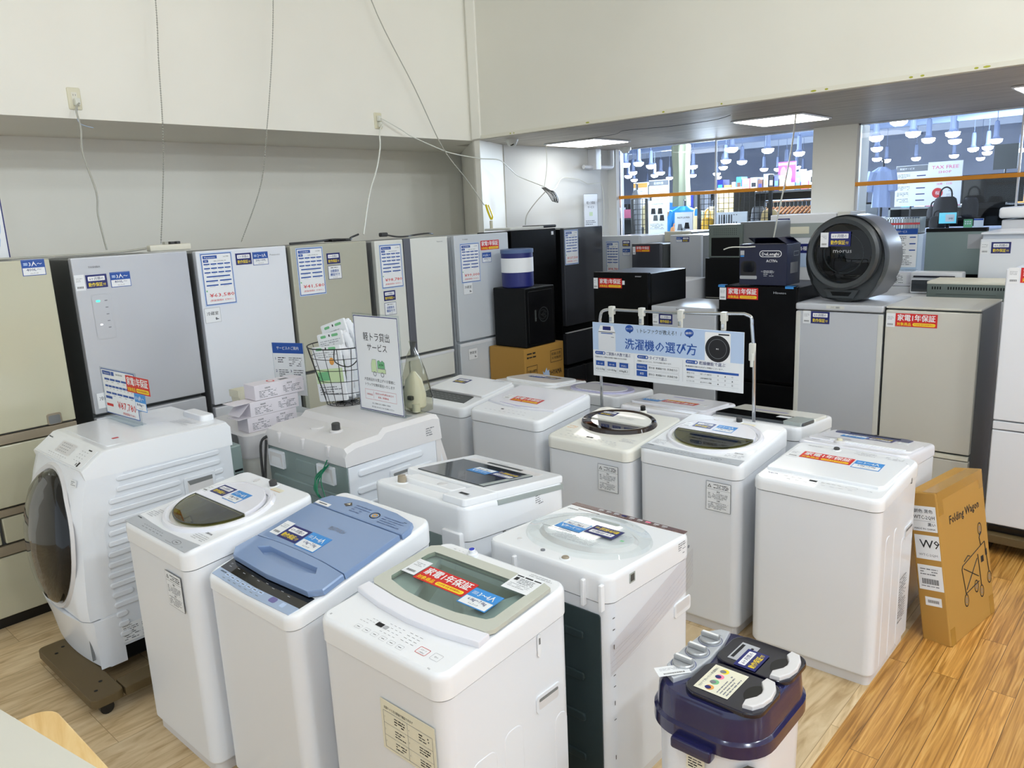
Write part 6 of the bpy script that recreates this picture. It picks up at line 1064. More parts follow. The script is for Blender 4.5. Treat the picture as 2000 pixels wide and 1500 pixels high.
b.poly(G, rrect(-0.37, 0.21, 0.12, 0.11, 0.006), 'shade_white', 2); b.poly(G, [(-0.43, 0.262), (-0.31, 0.262), (-0.325, 0.3), (-0.415, 0.3)], 'ink_white', 2); b.rect(G, -0.37, 0.285, 0.055, 0.022, 'ink_navy', 3); b.rect(G, -0.37, 0.255, 0.08, 0.005, 'ink_blue', 3); b.rect(G, -0.33, 0.235, 0.02, 0.003, 'ink_grey', 3)
b.poly(G, rrect(0.325, 0.228, 0.145, 0.155, 0.006), 'ink_white', 2); b.poly(G, ell(0.325, 0.22, 0.07, 0.07, 32), 'ink', 3); b.ring(G, ell(0.325, 0.22, 0.052, 0.052, 28), ell(0.325, 0.22, 0.05, 0.05, 28), 0.0016, 'ink_grey'); b.text(G, 'BIG', 0.325, 0.22, 0.009, 'ink_white', 4, 0.02); b.rect(G, 0.36, 0.296, 0.06, 0.007, 'ink', 3)
for i, (x_, ttl, sub, ww) in enumerate(((-0.455, 'ご家族の人数で選ぶ', '洗濯物が多いご家族は洗濯機の容量が大きめが吉報！', 0.165), (-0.165, 'タイプで選ぶ', '洗濯機のタイプごとに、それぞれ性能が異なります。', 0.11), (0.14, '乾燥機能で選ぶ', '乾燥機能も様々な方式と特徴がございます。', 0.15))):
    b.poly(G, rrect(x_+0.036, 0.138, 0.072, 0.019, 0.009), 'ink_blue', 2); b.text(G, '選び方その', x_+0.028, 0.138, 0.009, 'ink_white', 3, 0.0, 0.04); b.poly(G, ell(x_+0.061, 0.138, 0.006, 0.006, 10), 'ink_white', 3); b.text(G, str(i+1), x_+0.061, 0.138, 0.008, 'ink_blue', 4); b.text(G, ttl, x_+0.08, 0.137, 0.02, 'ink_navy', 2, 0.01, ww, 'L'); b.text(G, sub, x_, 0.114, 0.009, 'ink', 2, 0, 0.22, 'L')
b.rect(G, -0.185, 0.085, 0.001, 0.12, 'ink_light', 2); b.rect(G, 0.122, 0.085, 0.001, 0.12, 'ink_light', 2)
for i, s_ in enumerate(('4.2~5.5kg', '6.0~8.0kg', '8.0kg以上')):
    x_ = -0.42+0.082*i; b.ring(G, rrect(x_, 0.06, 0.075, 0.066, 0.005), rrect(x_, 0.06, 0.073, 0.064, 0.005), 0.0008, 'ink_light'); b.rect(G, x_, 0.077, 0.06, 0.028, 'ink_blue', 2); b.text(G, ('1人〜2人', '3人〜4人', '5人以上')[i], x_, 0.075, 0.012, 'ink_white', 3, 0.0, 0.036); b.text(G, s_, x_, 0.044, 0.015, 'ink', 2, 0.01, 0.06)
for r_, s_ in enumerate(('ななめドラム', '縦型')):
    y_ = 0.082-0.038*r_; b.frame(G, -0.035, y_, 0.27, 0.032, 0.001, 'ink_light', 2); b.rect(G, -0.135, y_, 0.07, 0.032, 'ink_blue', 3); b.text(G, s_, -0.135, y_, 0.013, 'ink_white', 4, 0.01, 0.055 if r_ == 0 else 0.025); b.text(G, '節水◎  乾燥能力◎  洗浄能力○' if r_ == 0 else '節水○  乾燥能力○  洗浄能力◎', 0.0, y_, 0.012, 'ink', 3, 0.0, 0.18)
b.rect(G, 0.295, 0.095, 0.3, 0.012, 'ink_blue', 2)
for r_ in range(3):
    y_ = 0.078-0.022*r_; b.text(G, ('電気式(ヒーター式)', '乾燥代電気式', 'ヒートポンプ式')[r_], 0.17, y_, 0.009, 'ink', 2, 0.01, 0.045); b.text(G, ('高温でしっかりと乾燥できる', '比較的価格帯が手頃', '省エネやさしい乾燥')[r_], 0.26, y_, 0.009, 'ink', 2, 0.01, 0.065)
    for k in range(3): b.text(G, '◎▲○'[(k-r_) % 3], 0.33+0.04*k, y_, 0.009, 'ink', 2)
    b.rect(G, 0.295, y_-0.011, 0.3, 0.0006, 'ink_light', 2)
b.build('printing', t, False)

# ---------------------------------------------------------------- twin tub mini washer
t = thing('mini_washing_machine', 'small navy and white twin-tub washing machine with three dials', 'washing machine', (-0.905, 1.86, 0)); t.rotation_euler = (0, 0, 0.0)
P = rrect(0, 0, 0.32, 0.39, 0.11, 8); rim = rrect(0, 0, 0.352, 0.42, 0.12, 8); P2 = rrect(0, 0, 0.34, 0.41, 0.11, 8)
b = MB(); b.loft([[(a*0.93, c*0.93, 0.02) for a, c in P], [(a*0.96, c*0.96, 0.08) for a, c in P], [(a, c, 0.56) for a, c in P]], 'white'); b.build('body', t)
b = MB(); b.loft([[(a, c, 0.535) for a, c in P2], [(a, c, 0.535) for a, c in rim], [(a, c, 0.572) for a, c in rim], [(a, c, 0.578) for a, c in inset(rim, 0.006)], [(a, c, 0.58) for a, c in inset(rim, 0.009)], [(a, c, 0.64) for a, c in inset(rim, 0.014)], [(a, c, 0.655) for a, c in inset(rim, 0.024)]], 'navy_plastic'); b.box(-0.06, 0.06, -0.235, -0.2, 0.515, 0.55, 'navy_plastic', 0.008); b.build('top_rim', t)
T = Fr((0, 0, 0.655), (1, 0, 0), (0, 1, 0)); b = MB(); kp = [(-0.148, -0.05-0.05), (-0.13, -0.135), (-0.095, -0.155), (-0.07, -0.1), (-0.062, 0.0), (-0.07, 0.1), (-0.085, 0.17), (-0.115, 0.165), (-0.148, 0.12), (-0.153, 0.0)]
b.slab(T, kp, -0.03, 0.014, 'silver_panel', 0.005); b.build('dial_panel', t)
for i, y_ in enumerate((-0.075, 0.005, 0.085)):
    b = MB(); G = T.sub(-0.108, y_, 0, 0.0142); b.ring(G, ell(0, 0, 0.036, 0.036, 28), ell(0, 0, 0.0345, 0.0345, 28), 0.0005, 'ink_navy'); b.cyl(G, 0, 0, 0.031, 0, 0.01, 'silver_knob', 28, bev=0.003); b.box(-0.029, 0.029, -0.0075, 0.0075, 0.01, 0.024, 'silver_knob', 0.003, 2, G); b.box(-0.025, 0.025, -0.004, 0.004, 0.0235, 0.025, 'ink_white', 0, 2, G); b.lines(G, -0.01, 0.045, 0.03, 1, 0.006, 'ink_grey', 1); b.build('dial', t)
for (y0, y1, nm) in ((-0.165, 0.0, 1), (0.006, 0.165, 2)):
    b = MB(); pts = rrect(0.05, (y0+y1)/2+(0.006 if nm == 2 else -0.006), 0.225, y1-y0+0.01, 0.045, 6); b.slab(T, pts, 0, 0.012, 'navy_lid', 0.004); b.poly(T.sub(0, 0, 0, 0.0122), ell(0.118, (y0+y1)/2+0.0, 0.034, 0.045, 18), 'black_plastic', 1); b.build('lid', t)
    b = MB(); G = T.sub(0.137, (y0+y1)/2, 0, 0.012); s_ = -1 if nm == 1 else 1; b.slab(G, [(-0.026, -0.075*1.0), (0.0, -0.07), (0.016, -0.04), (0.022, 0), (0.016, 0.04), (0.0, 0.07), (-0.026, 0.075), (-0.03, 0.05), (-0.012, 0.02), (-0.008, 0), (-0.012, -0.02), (-0.03, -0.05)], 0, 0.012, 'cover_grey', 0.004); b.build('lid_handle', t)
G = T.sub(0.015, -0.085, PI/2+0.0, 0.0128); b, G = card(0.13, 0.10, G, 'ink_cream'); b.text(G, '分けて洗いたい洗濯物に', 0, 0.038, 0.009, 'ink_grey', 1, 0.01, 0.11)
for i, c_ in enumerate(('ink_orange', 'ink_green', 'ink_pink', 'yellow')): b.poly(G, ell(-0.045+0.03*i, 0.012, 0.012, 0.012, 16), c_, 1); b.poly(G, ell(-0.047+0.03*i, 0.016, 0.008, 0.009, 12), 'ink_navy' if i % 2 == 0 else 'ink_grey', 2)
b.lines(G, -0.055, -0.01, 0.1, 4, 0.009, 'ink_grey', 1, seed=7); b.build('info_label', t, False)
b, G = card(0.1, 0.055, T.sub(0.0, 0.085, PI/2, 0.0125), 'ink_light'); b.rect(G, 0, 0.018, 0.08, 0.01, 'ink', 1); b.rect(G, 0.02, -0.012, 0.03, 0.008, 'ink', 1); b.build('notice_label', t, False)
st_blue(t, T.sub(0, 0, 0, 0.0142), 0.035, 0.06, PI/2, 0.098); st_bar(t, T.sub(-0.115, -0.125, 0.9, 0.016), 0, 0, 0, 0.095, 0.045)
b = MB(); G = Fr((0, -0.2002, 0), (1, 0, 0), (0, 0, 1)); b.slab(G, rrect(0.0, 0.47, 0.055, 0.045, 0.004), 0, 0.001, 'ink_cream'); b.lines(G.sub(0, 0, 0, 0.001), -0.022, 0.487, 0.044, 4, 0.008, 'ink', 1, seed=3); b.build('rating_label', t, False)
c45 = math.cos(-PI/4); G = Fr((0.165-0.11+0.111*c45, -(0.2-0.11)-0.111*c45, 0), (c45, c45, 0), (0, 0, 1), (c45, -c45, 0)).sub(0, 0, 0, 0.004)
b = MB(); b.slab(G, [(-0.032, 0.16), (0.032, 0.14), (0.032, 0.5), (0.0, 0.515), (-0.032, 0.5)], -0.001, 0.0008, 'fridge_side_dark'); G = G.sub(0, 0, 0, 0.001)
for i, (s_, z_, h_) in enumerate((('MY', 0.475, 0.022), ('SECOND', 0.445, 0.013), ('LAUNDRY', 0.42, 0.013), ('EYE', 0.35, 0.03))): b.text(G, s_, 0, z_, h_, 'ink_cream', 1, 0.02, 0.05)
for k in range(4): b.rect(G, 0, 0.4-0.007*k, 0.05, 0.002, 'ink_cream', 1)
b.build('side_print', t, False)
b = MB(); b.box(-0.13, 0.13, -0.16, 0.16, 0, 0.025, 'navy_plastic', 0.006); b.build('base', t)

# ---------------------------------------------------------------- folding wagon carton
t = thing('wagon_carton', 'tall brown carton of a folding wagon leaning against the large white machine', 'carton', (-0.683, 3.54, 0.0)); t.rotation_euler = (0, math.radians(-9.3), math.radians(-10))
sx, sy, sz = 0.122, 0.47, 0.70
b = MB(); b.box(-sx, 0, 0, sy, 0.0, sz, 'kraft', 0.008, 3); b.build('box', t)
G = Fr((0, 0, 0), (0, 1, 0), (0, 0, 1), (1, 0, 0)); G2 = Fr((0, 0, 0), (1, 0, 0), (0, 0, 1)); b = MB()
b.text(G, 'Folding Wagon', 0.25, 0.555, 0.05, 'ink', 1, 0.03, 0.30, ang=0.0)
q = lambda *p: [G.p(a, 0.13+(c-0.13)*0.78, 0.001) for a, c in p]
for seg in (((.18, .37), (.30, .40), (.42, .43)), ((.18, .37), (.17, .35), (.19, .20)), ((.19, .35), (.33, .25)), ((.33, .36), (.20, .22)), ((.19, .20), (.33, .22)), ((.34, .38), (.35, .19)), ((.42, .43), (.44, .24)), ((.38, .42), (.37, .47), (.39, .50)), ((.20, .39), (.24, .41), (.26, .40))): b.tube(q(*seg), 0.0022, 'ink', 4)
for (a, c) in ((.19, .16), (.35, .15), (.44, .2), (.3, .2), (.385, .52)): c = 0.13+(c-0.13)*0.78; b.ring(G, ell(a, c, 0.022, 0.03, 18), ell(a, c, 0.017, 0.024, 18), 0.0008, 'ink'); b.ring(G, ell(a, c, 0.01, 0.014, 12), ell(a, c, 0.006, 0.009, 12), 0.0008, 'ink_grey')
b.rect(G, 0.385, 0.29, 0.03, 0.03, 'ink', 1); b.rect(G, 0.43, 0.31, 0.02, 0.03, 'ink', 1); b.build('printing', t, False)
for (a, c, w_, h_, F_) in ((0.03, 0.645, 0.045, 0.1, G), (0.44, 0.655, 0.045, 0.08, G), (0.03, 0.04, 0.045, 0.08, G), (0.44, 0.05, 0.045, 0.09, G)):
    b = MB(); b.slab(F_, rrect(a, c, w_, h_), 0, 0.0007, 'kraft_tape'); b.build('tape_strip', t, False)
b = MB(); b.slab(G, rrect(0.235, sz-0.02, 0.46, 0.04), 0, 0.0008, 'kraft_tape'); b.slab(Fr((0, 0, sz), (1, 0, 0), (0, 1, 0)), rrect(-0.03, 0.235, 0.06, 0.46), 0, 0.0008, 'kraft_tape'); b.build('top_tape', t, False)
def lab(c_, z_, w_, h_, fn):
    b, G3 = card(w_, h_, G2.sub(c_, z_), 'paper'); fn(b, G3); b.build('paper_label', t, False)
lab(sx*-0.5, 0.58, 0.105, 0.115, lambda b, g: (b.text(g, '颜色 黑色', 0.0, 0.035, 0.018, 'ink', 1, 0.01, 0.08), b.text(g, 'WTC-2QH', 0.0, 0.008, 0.022, 'ink', 1, 0.01, 0.09), b.rect(g, 0, -0.01, 0.09, 0.001, 'ink_grey', 1), b.text(g, '黒い', 0.03, -0.024, 0.016, 'ink', 1, 0.02), b.text(g, 'MADE IN CHINA', 0.0, -0.045, 0.01, 'ink', 1, 0.01, 0.09)))
lab(sx*-0.48, 0.45, 0.105, 0.11, lambda b, g: (b.text(g, 'W9', 0.01, 0.018, 0.05, 'ink', 1, 0.01, 0.085), b.text(g, 'WTC-2QH', 0.0, -0.034, 0.014, 'ink_grey', 1, 0.0, 0.08)))
lab(sx*-0.48, 0.31, 0.105, 0.115, lambda b, g: (b.lines(g, -0.043, 0.045, 0.086, 3, 0.012, 'ink_grey', 1), [b.rect(g, -0.036+0.0036*i, -0.018, 0.0017 if i % 3 else 0.0027, 0.025, 'ink', 1) for i in range(20)], b.lines(g, -0.043, -0.035, 0.086, 1, 0.01, 'ink_grey', 1)))
lab(sx*-0.46, 0.2, 0.07, 0.04, lambda b, g: [b.rect(g, -0.022+0.004*i, 0.0, 0.002, 0.014, 'ink', 1) for i in range(12)])

# ---------------------------------------------------------------- things on the right hand row
t = thing('coffee_maker_carton', 'dark navy coffee maker carton on the black refrigerator', 'carton', (-2.38, 4.92, 1.427), 0)
b = MB(); b.box(0, 0.325, 0, 0.22, 0, 0.265, 'carton_navy', 0.003); b.build('box', t)
b = MB(); G = Fr((0, 0, 0), (1, 0, 0), (0, 0, 1)); b.ring(G, rrect(0.215, 0.205, 0.15, 0.042, 0.02), rrect(0.215, 0.205, 0.142, 0.034, 0.017), 0.0008, 'ink_white'); b.text(G, 'DeLonghi', 0.215, 0.205, 0.026, 'ink_white', 1, 0.03, 0.115); b.text(G, 'ACTIVe', 0.225, 0.16, 0.022, 'ink_white', 1, 0.02, 0.075)
b.poly(G, rrect(0.065, 0.105, 0.11, 0.11, 0.03), 'ink', 1); b.poly(G, rrect(0.065, 0.05, 0.12, 0.022, 0.006), 'silver_knob', 2); b.poly(G, rrect(0.065, 0.12, 0.085, 0.07, 0.02), 'black_gloss', 2); b.lines(G, 0.17, 0.1, 0.07, 5, 0.011, 'ink_light', 1, seed=3); b.text(G, 'ドリップコーヒーメーカー', 0.2, 0.09, 0.01, 'ink_white', 2, 0.0, 0.09)
b.rect(G, 0.02, 0.212, 0.028, 0.03, 'ink_light', 1); b.rect(G, 0.02, 0.19, 0.026, 0.008, 'ink_sky', 1); G = Fr((0.325, 0, 0), (0, 1, 0), (0, 0, 1), (1, 0, 0)); b.frame(G, 0.15, 0.2, 0.08, 0.03, 0.003, 'ink_light', 1); b.rect(G, 0.12, 0.11, 0.12, 0.07, 'ink_grey', 1); b.build('print', t, False)
b = MB(); b.slab(Fr((0, 0, 0.266), (1, 0, 0), (0, 1, 0.0)), rrect(0.16, 0.05, 0.31, 0.1), 0, 0.002, 'carton_navy'); b.slab(Fr((0, 0.22, 0.265), (1, 0, 0), (0, -0.9, 0.35)), rrect(0.16, 0.055, 0.31, 0.11), 0, 0.002, 'carton_navy'); b.slab(Fr((0.32, 0, 0.265), (0, 1, 0), (-0.8, 0, 0.5)), rrect(0.11, 0.04, 0.2, 0.08), 0, 0.002, 'carton_navy'); b.build('top_flap', t)
b = MB(); b.tube(smooth([(-0.11, -0.01, 0.235), (-0.05, -0.015, 0.25), (0.05, -0.01, 0.25), (0.11, 0.0, 0.252)]), 0.004, 'cord_white', 6); b.build('strap', t)
# round dryer
t = thing('tumble_dryer', 'round black compact dryer with a clear door on the silver refrigerator', 'dryer', (-1.725, 5.0, 1.33), math.radians(-4))
def dry(rx, rz, y, cz=0.265, foot=True, n=48):
    o = []
    for i in range(n):
        a = 2*PI*i/n; x = rx*math.cos(a); z = cz+rz*math.sin(a)
        if foot and z < 0.12: x = math.copysign(max(abs(x), 0.125 if z < 0.02 else 0.125+(z)*0.75) if abs(x) > 0.08 else abs(x), x); x = max(-rx, min(rx, x)); z = max(z, 0.0)
        o.append((x, y, z))
    return o
b = MB(); b.loft([dry(.235, .262, 0.02), dry(.245, .268, 0.0), dry(.25, .27, 0.03), dry(.25, .27, 0.06)], 'morus_grey', True, True); b.build('front_shell', t)
b = MB(); b.loft([dry(.248, .268, 0.06), dry(.248, .268, 0.28), dry(.23, .25, 0.32)], 'morus_side', False, True); b.build('drum_shell', t)
D = Fr((0, 0, 0.30), (1, 0, 0), (0, 0, 1)); b = MB(); E = lambda r, h: [D.p(a, c, h) for a, c in ell(0, 0, r, r, 48)]
b.loft([E(.225, 0.0), E(.225, 0.035), E(.21, 0.05), E(.185, 0.045), E(.178, 0.01)], 'morus_grey', False, False); b.build('door_ring', t)
b = MB(); b.loft([E(.178, 0.004), E(.17, 0.004), E(.01, 0.004)], 'black_gloss', False, True); b.lathe(D, [(.12, 0.005), (.125, 0.012), (.12, 0.012)], 'inner_grey', 32, False)
for k in range(10):
    o_ = -0.06+0.012*k; b.tube([D.p(-0.08+0.005*k, -0.13+o_*0.2, 0.012), D.p(0.10+0.004*k, 0.0+o_, 0.012)], 0.0012 if k != 4 else 0.003, 'chrome', 4)
b.build('drum', t); b = MB(); b.loft([E(.18, 0.035), E(.12, 0.047), E(.01, 0.05)], 'door_smoke', False, True); b.build('door_glass', t)
G = D.sub(0, 0, 0, 0.052); b = MB(); b.text(G, 'morus', 0.01, 0.02, 0.035, 'ink_light', 1, 0.0, 0.115); b.build('brand_lettering', t, False); st_bar(t, G, -0.105, 0.085, w=0.05, h=0.09, seed=4); st_blue(t, G, -0.01, 0.09, w=0.135)
b = MB(); G = Fr((0, 0, 0), (1, 0, 0), (0, 0, 1)); b.slab(G, [(-0.09, 0.02), (0.07, 0.02), (0.1, 0.075), (-0.12, 0.075)], 0, 0.004, 'morus_grey', 0.002); b.slab(G.sub(0, 0, 0, 0.004), [(-0.06, 0.035), (0.04, 0.035), (0.06, 0.06), (-0.075, 0.06)], 0, 0.002, 'dark'); b.build('filter_panel', t)
# machine on the far left of the right row: rear of a microwave on a black rack
t = thing('microwave_oven', 'microwave oven showing its grey metal back on the black cabinet', 'microwave oven', (-3.18, 6.0, 1.53))
b = MB(); b.box(0, 0.30, 0.0, 0.3, 0, 0.27, 'case_grey', 0.004); b.build('back_box', t); b = MB(); b.box(0.27, 0.56, 0.02, 0.33, 0.03, 0.285, 'fridge_side', 0.006); b.build('side_cover', t)
b = MB(); G = Fr((0, 0, 0), (1, 0, 0), (0, 0, 1)); b.slab(G, rrect(0.15, 0.215, 0.24, 0.075, 0.01), 0, 0.002, 'case_grey', 0.001)
for i in range(12):
    for j in range(4): b.rect(G.sub(0, 0, 0, 0.002), 0.05+0.018*i, 0.19+0.015*j, 0.006, 0.005, 'dark', 1)
b.slab(G, rrect(0.15, 0.09, 0.25, 0.15, 0.004), 0, 0.001, 'dark'); b.frame(G, 0.15, 0.09, 0.27, 0.17, 0.006, 'case_grey', 4); b.build('vent_plate', t, False)
t = thing('black_cabinet', 'black cabinet under the microwave oven behind the coffee maker carton', 'cabinet', (-3.2, 5.98, 0)); b = MB(); b.box(0, 0.6, 0, 0.45, 0, 1.528, 'dark', 0.005); b.build('body', t); b = MB(); b.slab(Fr((0, 0, 0), (1, 0, 0), (0, 0, 1)), rrect(0.16, 1.2, 0.3, 0.006), 0, 0.004, 'cord_grey'); b.slab(Fr((0, 0, 0), (1, 0, 0), (0, 0, 1)), rrect(0.38, 1.37, 0.08, 0.07), 0, 0.001, 'paper'); b.build('fittings', t)
t = thing('metal_case', 'white and grey metal case low between the black refrigerator and the cabinet', 'appliance', (-3.70, 5.65, 0)); b = MB(); b.box(0, 0.46, 0, 0.45, 0.0, 1.36, 'shade_white', 0.01); b.build('body', t); b = MB(); b.slab(Fr((0.02, 0, 1.15), (1, 0, 0), (0, 0, 1)), rrect(0.2, 0.08, 0.36, 0.12, 0.01), 0, 0.004, 'inner_grey', 0.002); b.build('panel', t)
# white range with window
t = thing('dish_dryer', 'white cased appliance with a wide frosted window behind the round dryer', 'appliance', (-2.98, 6.75, 0.0)); b = MB(); b.box(0, 0.57, 0, 0.4, 1.0, 1.85, 'shade_white', 0.008); b.box(0.575, 0.68, 0.02, 0.4, 1.0, 1.86, 'camera_white', 0.006); b.box(0.02, 0.66, 0.02, 0.38, 0, 1.0, 'shade_white'); b.build('body', t)
b = MB(); G = Fr((0, 0, 0), (1, 0, 0), (0, 0, 1)); b.slab(G, rrect(0.28, 1.715, 0.42, 0.12, 0.004), 0, 0.003, 'inner_grey'); b.slab(G, rrect(0.22, 1.715, 0.26, 0.06, 0.004), 0.003, 0.004, 'ink_cream'); b.build('window', t)
G = Fr((0, 0, 0), (1, 0, 0), (0, 0, 1)); st_bar(t, G, 0.03, 1.77, w=0.045, h=0.07); st_blue(t, G, 0.12, 1.78, w=0.115)
b = MB(); b.slab(G, rrect(0.36, 1.5, 0.26, 0.2), 0, 0.001, 'ink_pale'); b.rect(G.sub(0, 0, 0, 0.001), 0.36, 1.56, 0.26, 0.08, 'ink_navy', 1); b.text(G.sub(0, 0, 0, 0.001), '各種', 0.30, 1.56, 0.035, 'ink_white', 2, 0.02); b.build('notice_label', t, False)
# items right of the dryer
t = thing('delivery_sign', 'white delivery service sign with a blue header behind the round dryer', 'sign', (-1.66, 6.02, 1.44)); F = Fr((0, 0, 0), (1, 0, 0), (0, 0, 1)); b = MB(); b.slab(F, rrect(0, 0.15, 0.17, 0.3), -0.003, 0, 'acrylic'); b.slab(FLAT, rrect(0, 0.02, 0.16, 0.08), 0, 0.003, 'acrylic'); b.build('acrylic_stand', t, False)
b, G = card(0.16, 0.27, F.sub(0, 0.16), 'paper'); b.rect(G, 0, 0.115, 0.16, 0.04, 'ink_blue', 1); b.text(G, '配送サービス', -0.03, 0.115, 0.017, 'ink_white', 2, 0.01, 0.08)
for r_ in range(3): b.rect(G, 0.05, 0.075-0.045*r_, 0.04, 0.008, 'ink_blue', 1); b.lines(G, -0.07, 0.085-0.045*r_, 0.08, 3, 0.012, 'ink_grey', 1, seed=r_)
b.lines(G, -0.07, -0.05, 0.13, 6, 0.012, 'ink_grey', 1, seed=9); b.build('sheet', t, False)
box_thing('low_cabinet', 'white low cabinet carrying the delivery sign', 'cabinet', (-1.67, 6.16, 0), 0, 0.32, 0.34, 1.33, 'shade_white')
t = thing('label_printer', 'lilac-white tabletop appliance covered in printed labels under the delivery sign', 'appliance', (-1.68, 5.96, 1.331)); b = MB(); b.box(-0.12, 0.08, 0.04, 0.2, 0, 0.105, 'white_lilac', 0.01); b.build('body', t); b = MB(); G = Fr((-0.02, 0.039, 0), (1, 0, 0), (0, 0, 1)); b.slab(G, rrect(-0.01, 0.055, 0.16, 0.075), 0, 0.001, 'paper'); b.lines(G.sub(0, 0, 0, 0.001), -0.085, 0.085, 0.14, 7, 0.009, 'ink_grey', 1); b.build('label', t, False)
t = thing('mirror_panel', 'large plain grey screen panel between the delivery sign and the white refrigerator', 'screen', (-1.385, 6.25, 0)); b = MB(); b.box(-0.20, 0.185, 0, 0.05, 1.40, 1.72, 'rear_grey', 0.004); b.box(-0.20, 0.185, -0.01, 0.05, 1.70, 1.725, 'dark', 0.002); b.build('panel', t); b = MB(); b.box(-0.1, 0.18, 0.06, 0.3, 0, 1.4, 'dark', 0.004); b.build('stand', t)
b = MB(); b.slab(Fr((0.12, 0, 1.63), (1, 0, 0), (0, 0, 1)), rrect(0, 0, 0.1, 0.1), 0, 0.001, 'ink_light'); b.build('paper_label', t, False)
t = thing('toaster_oven', 'white toaster oven with a dark door on the white shelf', 'oven', (-1.425, 5.93, 1.29)); b = MB(); b.box(-0.16, 0.16, 0, 0.11, 0, 0.15, 'shade_white', 0.01); b.build('body', t); b = MB(); G = Fr((0, 0, 0), (1, 0, 0), (0, 0, 1)); b.slab(G, rrect(-0.01, 0.055, 0.28, 0.08, 0.004), 0, 0.005, 'grey_glass'); b.slab(G, rrect(-0.01, 0.12, 0.26, 0.012, 0.004), 0, 0.014, 'navy_lid', 0.003); b.build('door', t)
box_thing('display_shelf', 'white waist-high shelf carrying the toaster oven and the vented oven', 'shelf', (-1.2, 5.78, 0), 0, 0.9, 0.36, 1.288, 'shade_white')
t = thing('vented_oven', 'grey metal oven back with a row of vent slots above the beige refrigerator', 'oven', (-1.2, 5.62, 1.29)); b = MB(); b.box(-0.2, 0.27, 0, 0.3, 0, 0.11, 'case_grey', 0.006); b.box(-0.2, 0.27, -0.002, 0.3, 0.1, 0.118, 'ivory', 0.004); b.build('body', t); b = MB(); G = Fr((0, -0.001, 0), (1, 0, 0), (0, 0, 1))
for k in list(range(4))+list(range(6, 28)): b.rect(G, -0.165+0.0155*k, 0.075, 0.007, 0.018, 'dark', 1)
b.slab(G, rrect(0.03, 0.04, 0.34, 0.006, 0.003), 0, 0.003, 'case_grey', 0.001); b.build('vent_slots', t, False)
t = thing('white_case', 'white lidded case high at the right edge before the shop window', 'case', (-0.95, 6.7, 0)); b = MB(); b.box(-0.25, 0.6, 0, 0.5, 1.0, 1.76, 'shade_white', 0.01); b.box(-0.27, 0.6, -0.02, 0.5, 1.77, 1.85, 'white_top', 0.02); b.box(-0.2, 0.55, 0.05, 0.45, 0, 1.0, 'shade_white'); b.build('body', t)

# ---------------------------------------------------------------- foreground left
t = thing('pine_table', 'pale pine table top with a rounded corner at the bottom left', 'table', (-1.45, 0.12, 0)); b = MB(); b.slab(FLAT, rrect(0, 0, 0.86, 0.64, 0.05, 6), 0.87, 0.9, 'pine_board', 0.004); b.build('table_top', t)
for (x_, y_) in ((-0.36, -0.26), (0.36, -0.26), (-0.36, 0.26), (0.36, 0.26)):
    b = MB(); b.box(x_-0.025, x_+0.025, y_-0.025, y_+0.025, 0, 0.87, 'pine', 0.004); b.build('leg', t)
t = thing('white_cabinet', 'light grey and white flat case standing on the pine table at the bottom left', 'cabinet', (-1.40, 0.07, 0.901), math.radians(9.6)); b = MB(); b.box(-0.42, 0.42, -0.25, 0.243, 0, 0.195, 'grey_top', 0.004); b.build('body', t); b = MB(); b.box(-0.422, 0.422, -0.252, 0.246, 0.194, 0.203, 'grey_top', 0.003); b.build('top_panel', t)
# ---------------------------------------------------------------- the shop hall beyond the glass
def sbox(name, *a):
    b = MB(); b.box(*a); return struct(b.build(name, None, False))
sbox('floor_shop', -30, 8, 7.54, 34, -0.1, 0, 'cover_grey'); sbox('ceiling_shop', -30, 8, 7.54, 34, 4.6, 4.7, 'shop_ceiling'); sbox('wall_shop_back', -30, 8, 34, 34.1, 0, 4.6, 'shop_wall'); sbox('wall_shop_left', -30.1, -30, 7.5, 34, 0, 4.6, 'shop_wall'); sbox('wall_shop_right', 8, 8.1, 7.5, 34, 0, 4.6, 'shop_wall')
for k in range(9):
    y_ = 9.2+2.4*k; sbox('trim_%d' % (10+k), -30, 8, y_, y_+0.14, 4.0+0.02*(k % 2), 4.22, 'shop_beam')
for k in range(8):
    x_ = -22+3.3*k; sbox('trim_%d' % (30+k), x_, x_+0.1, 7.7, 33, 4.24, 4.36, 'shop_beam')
for (y_, z_, r_) in ((10.4, 3.75, 0.16), (13.4, 3.8, 0.2), (20.2, 3.7, 0.14)):
    b = MB(); b.tube([(-28, y_, z_), (8, y_, z_)], r_, 'shop_duct', 14); tag(b.build('air_duct', None), {10.4: 'nearest long grey duct under the shop hall ceiling', 13.4: 'middle grey duct across the shop hall ceiling', 20.2: 'farthest grey duct across the shop hall ceiling'}[y_], 'duct')
LP = [(-10.9, 21.9), (-10.6, 23.7), (-10.8, 26.6), (-13.8, 27.3), (-16.2, 31.8), (-16.2, 29.2), (-16.5, 26.5), (-15.7, 24.4), (-19.4, 32.0), (-20.9, 33.9), (-16.2, 24.3), (-19.6, 30.0), (-21.7, 32.8), (-24.3, 37.3), (-27.1, 43.1), (-22.5, 38.0), (-20.6, 37.1), (-19.4, 37.4), (-21.8, 42.2), (-13.9, 28.8), (-16.4, 36.3), (-16.2, 37.4), (-13.8, 32.7), (-15.0, 36.7), (-16.3, 40.7), (-5.4, 18.6), (-6.6, 25.6), (-6.2, 22.6), (-7.2, 22.9), (-5.6, 24.0), (-6.3, 27.3), (-8.6, 37.3), (-5.5, 28.8), (-6.5, 32.8), (-7.3, 36.8), (-7.0, 33.0), (-8.6, 42.1), (-8.7, 27.8), (-10.9, 34.9), (-11.1, 36.8), (-10.0, 37.1), (-6.1, 36.4)]
first = None
